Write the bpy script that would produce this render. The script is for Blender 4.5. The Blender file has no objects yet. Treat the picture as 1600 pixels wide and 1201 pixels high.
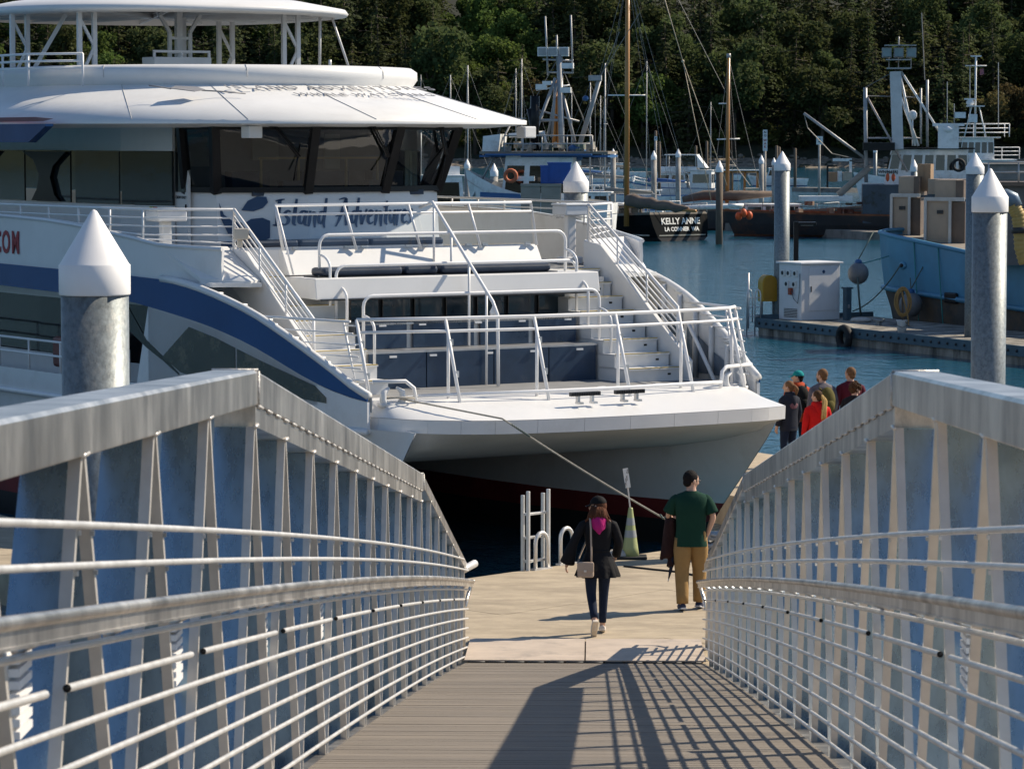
import bpy, bmesh, math, random
from mathutils import Vector, Matrix, noise as mnoise
rad = math.radians
random.seed(7)
S = bpy.context.scene
COL = S.collection

# ------------------------------------------------------------------ camera
F_PX, CX, CY, HORIZON = 5000.0, 800.0, 600.5, 215.0
CAM = Vector((0.08, 0.0, 5.84))
PITCH = math.atan((CY - HORIZON) / F_PX)
YAW = math.atan(127 / F_PX * math.cos(PITCH))
FWD = Vector((-math.sin(YAW) * math.cos(PITCH), math.cos(YAW) * math.cos(PITCH), -math.sin(PITCH)))
RGT = Vector((math.cos(YAW), math.sin(YAW), 0))
UPV = RGT.cross(FWD)
cam_data = bpy.data.cameras.new('camera')
cam_data.sensor_width = 36.0
cam_data.lens = 36.0 * F_PX / 1600.0
cam_data.clip_start = 0.1
cam_data.clip_end = 6000.0
cam = bpy.data.objects.new('camera', cam_data)
COL.objects.link(cam)
M = Matrix((RGT, UPV, -FWD)).transposed().to_4x4()
M.translation = CAM
cam.matrix_world = M
cam_data.dof.use_dof = True
cam_data.dof.focus_distance = 46.0
cam_data.dof.aperture_fstop = 16.0
S.camera = cam

# ------------------------------------------------------------------ daylight
SUN_EL, SUN_AZ = rad(40.5), math.atan2(0.90, 0.44)      # azimuth from +Y towards +X
world = bpy.data.worlds.new('World')
S.world = world
world.use_nodes = True
wn = world.node_tree
bg = wn.nodes['Background']
sky = wn.nodes.new('ShaderNodeTexSky')
sky.sky_type = 'NISHITA'
sky.sun_disc = False
sky.sun_elevation = SUN_EL
sky.sun_rotation = SUN_AZ
sky.air_density = 0.9
sky.dust_density = 0.0
sky.ozone_density = 1.5
wn.links.new(sky.outputs[0], bg.inputs[0])
bg.inputs[1].default_value = 0.098
sun_data = bpy.data.lights.new('sun', 'SUN')
sun_data.energy = 5.0
sun_data.angle = rad(0.53)
sun_data.color = (1.0, 0.875, 0.70)
sun = bpy.data.objects.new('sun', sun_data)
COL.objects.link(sun)
SUN_DIR = Vector((math.sin(SUN_AZ) * math.cos(SUN_EL), math.cos(SUN_AZ) * math.cos(SUN_EL), math.sin(SUN_EL)))
sun.rotation_euler = (-SUN_DIR).to_track_quat('-Z', 'Y').to_euler()
S.view_settings.view_transform = 'Standard'
S.view_settings.look = 'None'
S.view_settings.exposure = 0.44
S.view_settings.gamma = 1.0
S.view_settings.use_curve_mapping = False

# ------------------------------------------------------------------ helpers
def ray(px, py):
    return FWD + RGT * ((px - CX) / F_PX) - UPV * ((py - CY) / F_PX)

def at(px, py, y):
    """point of the place seen at a pixel of the photo, at distance y"""
    d = ray(px, py)
    return CAM + d * ((y - CAM.y) / d.y)

def atz(px, py, z):
    d = ray(px, py)
    return CAM + d * ((z - CAM.z) / d.z)

def V3(*a):
    return Vector(a)

class MB:
    def __init__(self):
        self.v, self.f, self.m, self.s = [], [], [], []
        self.cur = 0
        self.smooth = False
    def add(self, vs, fs):
        o = len(self.v)
        self.v += [tuple(p) for p in vs]
        for f in fs:
            self.f.append([i + o for i in f])
            self.m.append(self.cur)
            self.s.append(self.smooth)
        return self
    def box(self, c, s, rz=0.0, mat3=None):
        c = Vector(c)
        R = mat3 if mat3 is not None else Matrix.Rotation(rz, 3, 'Z')
        vs = [c + R @ Vector((x * s[0] / 2, y * s[1] / 2, z * s[2] / 2)) for x in (-1, 1) for y in (-1, 1) for z in (-1, 1)]
        return self.add(vs, [(0, 1, 3, 2), (4, 6, 7, 5), (0, 4, 5, 1), (2, 3, 7, 6), (0, 2, 6, 4), (1, 5, 7, 3)])
    def bar(self, p0, p1, w, h, up=(0, 0, 1)):
        p0, p1 = Vector(p0), Vector(p1)
        d = (p1 - p0).normalized()
        up = Vector(up)
        if abs(d.dot(up)) > 0.99:
            up = Vector((0, 1, 0))
        x = d.cross(up).normalized()
        z = x.cross(d)
        vs = [p + x * (a * w / 2) + z * (b * h / 2) for p in (p0, p1) for a, b in ((-1, -1), (1, -1), (1, 1), (-1, 1))]
        return self.add(vs, [(0, 1, 2, 3), (7, 6, 5, 4), (0, 4, 5, 1), (1, 5, 6, 2), (2, 6, 7, 3), (3, 7, 4, 0)])
    def tube(self, pts, r, n=6, caps=True, radii=None, flat=1.0):
        pts = [Vector(p) for p in pts]
        sm = self.smooth
        self.smooth = n > 4
        rings, last = [], None
        for i, p in enumerate(pts):
            a = pts[max(i - 1, 0)]
            b = pts[min(i + 1, len(pts) - 1)]
            d = (b - a)
            d = d.normalized() if d.length > 1e-9 else Vector((0, 0, 1))
            if last is None:
                ref = Vector((0, 0, 1)) if abs(d.z) < 0.9 else Vector((0, 1, 0))
                x = d.cross(ref).normalized()
            else:
                x = (last - d * last.dot(d))
                x = x.normalized() if x.length > 1e-6 else d.orthogonal().normalized()
            last = x
            y = d.cross(x)
            rr = radii[i] if radii else r
            rings.append([p + x * (rr * math.cos(t)) + y * (rr * flat * math.sin(t)) for t in [2 * math.pi * k / n for k in range(n)]])
        self.loft(rings, caps=caps)
        self.smooth = sm
        return self
    def loft(self, rings, closed=True, caps=False):
        n = len(rings[0])
        vs = [p for r in rings for p in r]
        fs = []
        for i in range(len(rings) - 1):
            for j in range(n if closed else n - 1):
                k = (j + 1) % n
                fs.append((i * n + j, i * n + k, (i + 1) * n + k, (i + 1) * n + j))
        if caps:
            fs.append(tuple(range(n - 1, -1, -1)))
            fs.append(tuple(range((len(rings) - 1) * n, len(rings) * n)))
        return self.add(vs, fs)
    def lathe(self, prof, c, n=24, caps=True):
        c = Vector(c)
        sm = self.smooth
        self.smooth = True
        rings = [[c + Vector((r * math.cos(2 * math.pi * k / n), r * math.sin(2 * math.pi * k / n), z)) for k in range(n)] for r, z in prof]
        self.loft(rings, caps=caps)
        self.smooth = sm
        return self
    def poly(self, pts):
        return self.add(pts, [tuple(range(len(pts)))])
    def prism(self, pts, vec):
        pts = [Vector(p) for p in pts]
        vec = Vector(vec)
        n = len(pts)
        vs = pts + [p + vec for p in pts]
        fs = [tuple(range(n - 1, -1, -1)), tuple(range(n, 2 * n))]
        fs += [(i, (i + 1) % n, n + (i + 1) % n, n + i) for i in range(n)]
        return self.add(vs, fs)
    def ball(self, c, r, n=10, m=7, lo=-1.0, hi=1.0, R=None):
        c = Vector(c)
        r = (r, r, r) if not hasattr(r, '__len__') else r
        rings = []
        for i in range(m + 1):
            z = lo + (hi - lo) * i / m
            a = math.asin(max(-1, min(1, math.sin(math.pi * (z) / 2))))
            cr, cz = math.cos(a), math.sin(a)
            cr = max(cr, 0.02)
            ring = [Vector((r[0] * cr * math.cos(2 * math.pi * k / n), r[1] * cr * math.sin(2 * math.pi * k / n), r[2] * cz)) for k in range(n)]
            if R is not None:
                ring = [R @ q for q in ring]
            rings.append([c + q for q in ring])
        sm = self.smooth
        self.smooth = True
        self.loft(rings, caps=True)
        self.smooth = sm
        return self
    def grid(self, rows):
        return self.loft(rows, closed=False)
    def build(self, name, mats, parent=None, base=None, bevel=0.0, solid=0.0):
        me = bpy.data.meshes.new(name)
        b = Vector(base) if base is not None else Vector((0, 0, 0))
        me.from_pydata([(p[0] - b.x, p[1] - b.y, p[2] - b.z) for p in self.v], [], self.f)
        if not isinstance(mats, (list, tuple)):
            mats = [mats]
        for m in mats:
            me.materials.append(m)
        me.polygons.foreach_set('material_index', self.m)
        me.polygons.foreach_set('use_smooth', self.s)
        bm = bmesh.new()
        bm.from_mesh(me)
        bmesh.ops.recalc_face_normals(bm, faces=bm.faces)
        bm.to_mesh(me)
        bm.free()
        me.update()
        o = bpy.data.objects.new(name, me)
        COL.objects.link(o)
        if parent is not None:
            o.parent = parent
        elif base is not None:
            o.location = b
        if solid:
            md = o.modifiers.new('solid', 'SOLIDIFY')
            md.thickness = solid
            md.offset = -1
            if any(self.s):
                es = o.modifiers.new('edges', 'EDGE_SPLIT')
                es.split_angle = rad(40)
        if bevel:
            md = o.modifiers.new('bevel', 'BEVEL')
            md.width = bevel
            md.segments = 2
            md.limit_method = 'ANGLE'
            md.angle_limit = rad(50)
        return o

def build_each(mb, name, mats, parent=None, base=None, **kw):
    """one object for every connected piece of the builder"""
    par = list(range(len(mb.v)))
    def find(i):
        while par[i] != i:
            par[i] = par[par[i]]; i = par[i]
        return i
    for f in mb.f:
        for j in f[1:]: par[find(j)] = find(f[0])
    groups = {}
    for fi, f in enumerate(mb.f): groups.setdefault(find(f[0]), []).append(fi)
    out = []
    for fis in groups.values():
        m = MB(); idx = {}
        for fi in fis:
            g = []
            for j in mb.f[fi]:
                if j not in idx: idx[j] = len(m.v); m.v.append(mb.v[j])
                g.append(idx[j])
            m.f.append(g); m.m.append(mb.m[fi]); m.s.append(mb.s[fi])
        out.append(m.build(name, mats, parent, base, **kw))
    return out

def tag(o, label=None, cat=None, group=None, kind=None):
    if label: o['label'] = label
    if cat: o['category'] = cat
    if group: o['group'] = group
    if kind: o['kind'] = kind
    return o

def thing(name, loc, label, cat, rz=0.0, group=None):
    o = bpy.data.objects.new(name, None)
    o.empty_display_size = 0.2
    COL.objects.link(o)
    o.location = loc
    o.rotation_euler = (0, 0, rz)
    return tag(o, label, cat, group)

def copy_tree(o, parent=None):
    c = o.copy()
    COL.objects.link(c)
    if parent is not None:
        c.parent = parent
    for ch in o.children:
        copy_tree(ch, c)
    return c

def catenary(a, b, sag, n=14):
    a, b = Vector(a), Vector(b)
    return [a.lerp(b, t / n) - Vector((0, 0, sag * 4 * (t / n) * (1 - t / n))) for t in range(n + 1)]

def text_mesh(name, body, size, mat, parent, origin, xdir, ydir, extrude=0.004, align='CENTER', shear=0.0, bold=0.0, space=1.0, xs=1.0):
    cu = bpy.data.curves.new(name, 'FONT')
    cu.body = body
    cu.size = size
    cu.align_x = align
    cu.align_y = 'CENTER'
    cu.extrude = extrude
    cu.shear = shear
    cu.offset = bold
    cu.space_character = space
    cu.resolution_u = 3
    tmp = bpy.data.objects.new(name, cu)
    COL.objects.link(tmp)
    dg = bpy.context.evaluated_depsgraph_get()
    me = bpy.data.meshes.new_from_object(tmp.evaluated_get(dg))
    bpy.data.objects.remove(tmp)
    me.name = name
    x = Vector(xdir).normalized()
    z = x.cross(Vector(ydir)).normalized()
    y = z.cross(x)
    T = Matrix((x, y, z)).transposed().to_4x4()
    T.translation = Vector(origin)
    if xs != 1.0: me.transform(Matrix.Diagonal((xs, 1, 1, 1)))
    me.transform(T)
    me.materials.clear()
    me.materials.append(mat)
    o = bpy.data.objects.new(name, me)
    COL.objects.link(o)
    o.parent = parent
    return o

# ------------------------------------------------------------------ materials
def mat(name, col, rough=0.5, metal=0.0, var=0.12, scale=2.0, bump=0.0, bscale=30.0, stretch=(1, 1, 1), spec=0.5, dirt=None, dscale=0.8, dlim=(0.5, 0.7), randobj=0.0):
    m = bpy.data.materials.new(name)
    m.use_nodes = True
    nt = m.node_tree
    N, L = nt.nodes, nt.links
    p = N['Principled BSDF']
    p.inputs['Roughness'].default_value = rough
    p.inputs['Metallic'].default_value = metal
    p.inputs['Specular IOR Level'].default_value = spec
    tc = N.new('ShaderNodeTexCoord')
    mp = N.new('ShaderNodeMapping')
    mp.inputs['Scale'].default_value = stretch
    L.new(tc.outputs['Object'], mp.inputs['Vector'])
    nz = N.new('ShaderNodeTexNoise')
    nz.inputs['Scale'].default_value = scale
    nz.inputs['Detail'].default_value = 6
    nz.inputs['Roughness'].default_value = 0.65
    L.new(mp.outputs[0], nz.inputs['Vector'])
    mr = N.new('ShaderNodeMapRange')
    mr.inputs['From Min'].default_value = 0.3
    mr.inputs['From Max'].default_value = 0.7
    mr.inputs['To Min'].default_value = 1 - var
    mr.inputs['To Max'].default_value = 1 + var
    L.new(nz.outputs['Fac'], mr.inputs['Value'])
    mx = N.new('ShaderNodeMix')
    mx.data_type = 'RGBA'
    mx.blend_type = 'MULTIPLY'
    mx.inputs[0].default_value = 1.0
    mx.inputs[6].default_value = (*col, 1)
    L.new(mr.outputs[0], mx.inputs[7])
    out = mx.outputs[2]
    if dirt is not None:
        n2 = N.new('ShaderNodeTexNoise')
        n2.inputs['Scale'].default_value = dscale
        n2.inputs['Detail'].default_value = 8
        n2.inputs['Roughness'].default_value = 0.7
        L.new(mp.outputs[0], n2.inputs['Vector'])
        m2 = N.new('ShaderNodeMapRange')
        m2.inputs['From Min'].default_value = dlim[0]
        m2.inputs['From Max'].default_value = dlim[1]
        L.new(n2.outputs['Fac'], m2.inputs['Value'])
        mx2 = N.new('ShaderNodeMix')
        mx2.data_type = 'RGBA'
        L.new(m2.outputs[0], mx2.inputs[0])
        L.new(out, mx2.inputs[6])
        mx2.inputs[7].default_value = (*dirt, 1)
        out = mx2.outputs[2]
    if randobj:
        oi = N.new('ShaderNodeObjectInfo')
        hs = N.new('ShaderNodeHueSaturation')
        r1 = N.new('ShaderNodeMapRange')
        r1.inputs['To Min'].default_value = 1 - randobj
        r1.inputs['To Max'].default_value = 1 + randobj
        L.new(oi.outputs['Random'], r1.inputs['Value'])
        L.new(r1.outputs[0], hs.inputs['Value'])
        r2 = N.new('ShaderNodeMapRange')
        r2.inputs['To Min'].default_value = 0.5 - randobj * 0.06
        r2.inputs['To Max'].default_value = 0.5 + randobj * 0.06
        L.new(oi.outputs['Random'], r2.inputs['Value'])
        L.new(r2.outputs[0], hs.inputs['Hue'])
        L.new(out, hs.inputs['Color'])
        out = hs.outputs[0]
    L.new(out, p.inputs['Base Color'])
    if bump:
        n3 = N.new('ShaderNodeTexNoise')
        n3.inputs['Scale'].default_value = bscale
        n3.inputs['Detail'].default_value = 5
        L.new(mp.outputs[0], n3.inputs['Vector'])
        bp = N.new('ShaderNodeBump')
        bp.inputs['Strength'].default_value = bump
        bp.inputs['Distance'].default_value = 0.02
        L.new(n3.outputs['Fac'], bp.inputs['Height'])
        L.new(bp.outputs[0], p.inputs['Normal'])
    rr = N.new('ShaderNodeMapRange')
    rr.inputs['To Min'].default_value = max(0.0, rough - 0.08)
    rr.inputs['To Max'].default_value = min(1.0, rough + 0.08)
    L.new(nz.outputs['Fac'], rr.inputs['Value'])
    L.new(rr.outputs[0], p.inputs['Roughness'])
    return m

def glass_mat(name, tint, gloss_rough=0.02, dark=0.5):
    m = bpy.data.materials.new(name)
    m.use_nodes = True
    nt = m.node_tree
    N, L = nt.nodes, nt.links
    for n in list(N):
        if n.type != 'OUTPUT_MATERIAL':
            N.remove(n)
    out = [n for n in N if n.type == 'OUTPUT_MATERIAL'][0]
    tr = N.new('ShaderNodeBsdfTransparent')
    tr.inputs[0].default_value = (*tint, 1)
    gl = N.new('ShaderNodeBsdfGlossy')
    gl.inputs['Roughness'].default_value = gloss_rough
    fr = N.new('ShaderNodeFresnel')
    fr.inputs['IOR'].default_value = 1.42
    mr = N.new('ShaderNodeMapRange')
    mr.inputs['To Min'].default_value = 0.03
    mr.inputs['To Max'].default_value = 1.0
    tc = N.new('ShaderNodeTexCoord')
    nz = N.new('ShaderNodeTexNoise')
    nz.inputs['Scale'].default_value = 1.3
    bp = N.new('ShaderNodeBump')
    bp.inputs['Strength'].default_value = 0.12
    bp.inputs['Distance'].default_value = 0.05
    L.new(tc.outputs['Object'], nz.inputs['Vector'])
    L.new(nz.outputs['Fac'], bp.inputs['Height'])
    L.new(bp.outputs[0], gl.inputs['Normal'])
    L.new(fr.outputs[0], mr.inputs['Value'])
    mx = N.new('ShaderNodeMixShader')
    L.new(mr.outputs[0], mx.inputs[0])
    L.new(tr.outputs[0], mx.inputs[1])
    L.new(gl.outputs[0], mx.inputs[2])
    L.new(mx.outputs[0], out.inputs[0])
    return m

ALU = mat('aluminium', (0.60, 0.60, 0.60), 0.36, 0.85, 0.22, 3.0, 0.08, 60, (1, 1, 0.25), dirt=(0.42, 0.40, 0.38), dscale=2.2, dlim=(0.52, 0.8))
ALU_CHORD = mat('aluminium_chord', (0.66, 0.62, 0.57), 0.33, 0.93, 0.36, 1.9, 0.06, 50, (1.5, 1.6, 0.6), dirt=(0.30, 0.285, 0.27), dscale=1.5, dlim=(0.47, 0.66))
ALU_RAIL = mat('aluminium_rail', (0.66, 0.65, 0.63), 0.42, 0.55, 0.15, 6.0)
ALU_STRIP = mat('aluminium_strip', (0.70, 0.66, 0.60), 0.38, 0.55, 0.1, 5.0)
ALU_SHEET_SKYTINT = mat('aluminium_sheet_sky_tint', (0.33, 0.47, 0.58), 0.28, 0.95, 0.12, 3.0, 0, 30, (6, 6, 0.5))  # blue of the reflected sky is mixed into the metal colour
WELD = mat('weld', (0.6, 0.58, 0.55), 0.5, 0.6, 0.25, 60, 0.5, 120)
GALV = mat('galvanised_steel', (0.17, 0.195, 0.205), 0.5, 0.35, 0.40, 20, 0.1, 30, (1, 1, 0.8), dirt=(0.22, 0.235, 0.235), dscale=16, dlim=(0.52, 0.60))
CAP = mat('white_cone_plastic', (0.78, 0.77, 0.76), 0.5, 0, 0.05, 2.5, dirt=(0.62, 0.61, 0.60), dscale=2.0, dlim=(0.55, 0.85))
CONC = mat('dock_concrete', (0.40, 0.33, 0.235), 0.85, 0, 0.2, 2.2, 0.35, 70, (1, 2.2, 1), dirt=(0.25, 0.205, 0.145), dscale=0.7, dlim=(0.46, 0.70))
PLATE = mat('landing_plate', (0.48, 0.40, 0.325), 0.7, 0.1, 0.12, 3, 0.1, 60, dirt=(0.3, 0.26, 0.22), dscale=2)
DECKG = mat('gangway_grating', (0.185, 0.158, 0.128), 0.8, 0, 0.22, 2.0, 0.3, 90, (0.4, 2.5, 1), dirt=(0.145, 0.128, 0.11), dscale=1.2, dlim=(0.45, 0.75))
WHITE = mat('white_paint', (0.70, 0.70, 0.69), 0.38, 0, 0.04, 0.8, 0.01, 2.0, dirt=(0.59, 0.585, 0.57), dscale=0.9, dlim=(0.52, 0.85))
WHITE2 = mat('white_gelcoat', (0.70, 0.705, 0.71), 0.24, 0, 0.05, 1.2, 0.22, 1.6, dirt=(0.56, 0.55, 0.53), dscale=0.8, dlim=(0.52, 0.8))
RAILW = mat('white_rail_paint', (0.76, 0.76, 0.76), 0.4, 0, 0.05, 4)
NAVY = mat('navy_paint', (0.012, 0.062, 0.20), 0.2, 0, 0.1, 1.0)
NAVYSEAT = mat('navy_vinyl', (0.018, 0.032, 0.06), 0.4, 0, 0.2, 3, 0.1, 20)
NAVYPANEL = mat('navy_panel', (0.022, 0.045, 0.085), 0.3, 0, 0.25, 2.0, dirt=(0.05, 0.07, 0.1), dscale=3, dlim=(0.6, 0.75))
GREYDECK = mat('grey_nonskid', (0.20, 0.205, 0.21), 0.8, 0, 0.15, 3, 0.2, 80)
BLACKP = mat('black_paint', (0.010, 0.010, 0.011), 0.35, 0, 0.2, 3, spec=0.25)
BLACKR = mat('black_rubber', (0.012, 0.012, 0.012), 0.75, 0, 0.2, 8, 0.2, 40)
REDP = mat('red_antifouling', (0.16, 0.018, 0.018), 0.6, 0, 0.25, 2)
MAROON = mat('maroon_stripe', (0.14, 0.02, 0.05), 0.4)
REDTXT = mat('red_lettering', (0.30, 0.02, 0.03), 0.5)
NAVYTXT = mat('navy_lettering', (0.015, 0.05, 0.12), 0.4)
GREYTXT = mat('grey_lettering', (0.22, 0.22, 0.23), 0.5)
YELLOWN = mat('yellow_nosing', (0.45, 0.33, 0.08), 0.6)
GLASS = glass_mat('tinted_glass', (0.52, 0.56, 0.57))
DARKGLASS = mat('dark_window', (0.008, 0.010, 0.012), 0.06, 0, 0.3, 1.2, 0.02, 1.0, spec=0.8)
CLEAR = glass_mat('clear_panel', (0.80, 0.86, 0.9))
GREYB = mat('underdeck_grey', (0.5, 0.49, 0.47), 0.5, 0, 0.1, 1)
TAN = mat('tan_wood_frame', (0.45, 0.30, 0.13), 0.5)
ROPE = mat('rope', (0.48, 0.44, 0.37), 0.85, 0, 0.2, 30, 0.3, 80)
ROPED = mat('rope_dark', (0.10, 0.13, 0.12), 0.9, 0, 0.3, 30)
STEELD = mat('dark_steel', (0.03, 0.032, 0.035), 0.5, 0.3, 0.2, 5)
# ------------------------------------------------------------------ water
def make_water():
    m = bpy.data.materials.new('harbour_water')
    m.use_nodes = True
    nt = m.node_tree
    N, L = nt.nodes, nt.links
    p = N['Principled BSDF']
    p.inputs['Base Color'].default_value = (0.006, 0.075, 0.125, 1)
    p.inputs['Roughness'].default_value = 0.06
    p.inputs['IOR'].default_value = 1.33
    tc = N.new('ShaderNodeTexCoord')
    hs = []
    for sc, st, k in ((0.9, (1, 0.55, 1), 0.45), (3.2, (1, 0.6, 1), 0.40), (11, (1, 0.8, 1), 0.15)):
        mp = N.new('ShaderNodeMapping')
        mp.inputs['Scale'].default_value = st
        mp.inputs['Rotation'].default_value = (0, 0, 0.5)
        nz = N.new('ShaderNodeTexNoise')
        nz.inputs['Scale'].default_value = sc
        nz.inputs['Detail'].default_value = 4
        nz.inputs['Distortion'].default_value = 0.4
        L.new(tc.outputs['Object'], mp.inputs[0])
        L.new(mp.outputs[0], nz.inputs['Vector'])
        mu = N.new('ShaderNodeMath')
        mu.operation = 'MULTIPLY'
        mu.inputs[1].default_value = k
        L.new(nz.outputs['Fac'], mu.inputs[0])
        hs.append(mu)
    a = N.new('ShaderNodeMath'); b = N.new('ShaderNodeMath')
    L.new(hs[0].outputs[0], a.inputs[0]); L.new(hs[1].outputs[0], a.inputs[1])
    L.new(a.outputs[0], b.inputs[0]); L.new(hs[2].outputs[0], b.inputs[1])
    bp = N.new('ShaderNodeBump')
    bp.inputs['Strength'].default_value = 0.9
    bp.inputs['Distance'].default_value = 0.16
    L.new(b.outputs[0], bp.inputs['Height'])
    L.new(bp.outputs[0], p.inputs['Normal'])
    return m
WATER = make_water()
WZ = -0.5
tag(MB().poly([(-800, -800, WZ), (800, -800, WZ), (800, 690, WZ), (-800, 690, WZ)]).build('water', WATER), kind='structure')

# ------------------------------------------------------------------ landing dock
e0, e1 = atz(740, 902, 0), atz(1036, 860, 0)
ed = (e1 - e0).normalized()
ed.z = 0
en = Vector((ed.y, -ed.x, 0))             # towards the gangway
DOCK_ANG = math.atan2(ed.y, ed.x)
dock = bpy.data.objects.new('dock', None)
COL.objects.link(dock)
tag(dock, kind='structure')
k = 0
for i in range(-3, 5):                     # concrete float units, joints left open
    for j in range(0, 4):
        a = e0 + ed * (i * 3.05 + 0.9) + en * (j * 2.6)
        b = a + ed * 3.04
        c2 = b + en * 2.59
        d2 = a + en * 2.59
        mb = MB()
        mb.prism([a - V3(0, 0, 0.5), b - V3(0, 0, 0.5), c2 - V3(0, 0, 0.5), d2 - V3(0, 0, 0.5)], (0, 0, 0.5 + 0.0007 * ((i * 7 + j * 3) % 5)))
        mb.build('float_unit', CONC, dock)
# edge waler and skirt of the float
w = MB()
w.bar(e0 - ed * 8.2 - en * 0.06 - V3(0, 0, 0.17), e0 + ed * 16 - en * 0.06 - V3(0, 0, 0.17), 0.1, 0.3)
w.build('waler', mat('waler_timber', (0.16, 0.13, 0.10), 0.8, 0, 0.25, 3, stretch=(1, 1, 5)), dock)

# boarding float where the passengers queue
boarding = bpy.data.objects.new('dock', None)
COL.objects.link(boarding)
tag(boarding, kind='structure')
THF = rad(33)
FU, FV = Vector((math.cos(THF), math.sin(THF), 0)), Vector((-math.sin(THF), math.cos(THF), 0))
FO = Vector((0.25, 46.2, 0))
def ferry_world(u, v, w):
    return FO + FU * u + FV * v + Vector((0, 0, w))
for i in range(9):
    mb = MB()
    v0 = 0.6 + i * 3.05
    mb.prism([ferry_world(5.0, v0, -0.5), ferry_world(9.6, v0, -0.5), ferry_world(9.6, v0 + 3.03, -0.5), ferry_world(5.0, v0 + 3.03, -0.5)], (0, 0, 0.503))
    mb.build('float_unit', CONC, boarding)
side_float = bpy.data.objects.new('dock', None)
COL.objects.link(side_float)
tag(side_float, kind='structure')
for i in range(9):
    mb = MB()
    v0 = -6 + i * 3.05
    mb.prism([ferry_world(-8.6, v0, -0.5), ferry_world(-6.2, v0, -0.5), ferry_world(-6.2, v0 + 3.03, -0.5), ferry_world(-8.6, v0 + 3.03, -0.5)], (0, 0, 0.495))
    mb.build('float_unit', CONC, side_float)

# ------------------------------------------------------------------ gangway
def zh(y):
    return 4.66 - 0.1299 * (y - 7.76) - 0.000333 * (y - 7.76) * (y - 18.69)
def zf(y):
    return zh(y) - 0.92
CH = [(3.0, 5.40), (13.74, 4.84), (27.18, 2.98), (36.6, 0.96)]
def zc(y):
    for (a, za), (b, zb) in zip(CH, CH[1:]):
        if y <= b:
            return za + (zb - za) * (y - a) / (b - a)
    return CH[-1][1]
GW = 1.375
gang = thing('gangway', (0, 3, zf(3)), 'long sloping aluminium gangway with high truss sides and grid railings leading down to the dock', 'gangway')
GB = (0, 3, zf(3))
ys = [3.07 + 0.75 * i for i in range(0, 45)]
# deck panels
Y0, Y1 = 3.07, 35.15
n = 22
for i in range(n):
    a, b = Y0 + (Y1 - Y0) * i / n, Y0 + (Y1 - Y0) * (i + 1) / n - 0.012
    mb = MB()
    for k in range(10):                     # ribbed boards of one panel
        p, q = a + (b - a) * k / 10, a + (b - a) * (k + 1) / 10 - 0.006
        mb.prism([(-1.33, p, zf(p) - 0.05), (1.33, p, zf(p) - 0.05), (1.33, q, zf(q) - 0.05), (-1.33, q, zf(q) - 0.05)], (0, 0, 0.05 + random.uniform(-.001, .0015)))
    mb.build('deck_panel', DECKG, gang, GB)
mb = MB()
for s in (-1, 1):
    mb = MB()
    for p, q in zip(ys, ys[1:]):
        if q > 35.4: break
        mb.prism([(s * 1.36, p, zf(p) - 0.30), (s * 1.58, p, zf(p) - 0.30), (s * 1.58, p, zf(p) - 0.03), (s * 1.36, p, zf(p) - 0.03)], (0, q - p, zf(q) - zf(p)))
    mb.build('bottom_chord', ALU_CHORD, gang, GB)
mb = MB()
for i in range(22):
    y = Y0 + 1.5 * i
    mb.box((0, y, zf(y) - 0.16), (2.7, 0.1, 0.16))
build_each(mb, 'cross_beam', ALU, gang, GB)
for a, b in ((-1.34, -0.008), (0.008, 1.34)):      # hinged toe plate, two halves
    mb = MB()
    mb.prism([(a, 35.17, 0.05), (b, 35.17, 0.05), (b, 36.9, 0.018), (a, 36.9, 0.018)], (0, 0, 0.014))
    mb.build('toe_plate', PLATE, gang, GB)
mb = MB()
for i in range(12):
    mb.tube([(-1.3 + i * 0.218, 35.16, 0.04), (-1.3 + i * 0.218 + 0.19, 35.16, 0.04)], 0.012, 8)
tag(mb.build('hinge', STEELD, gang, GB), kind='stuff')

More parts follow.
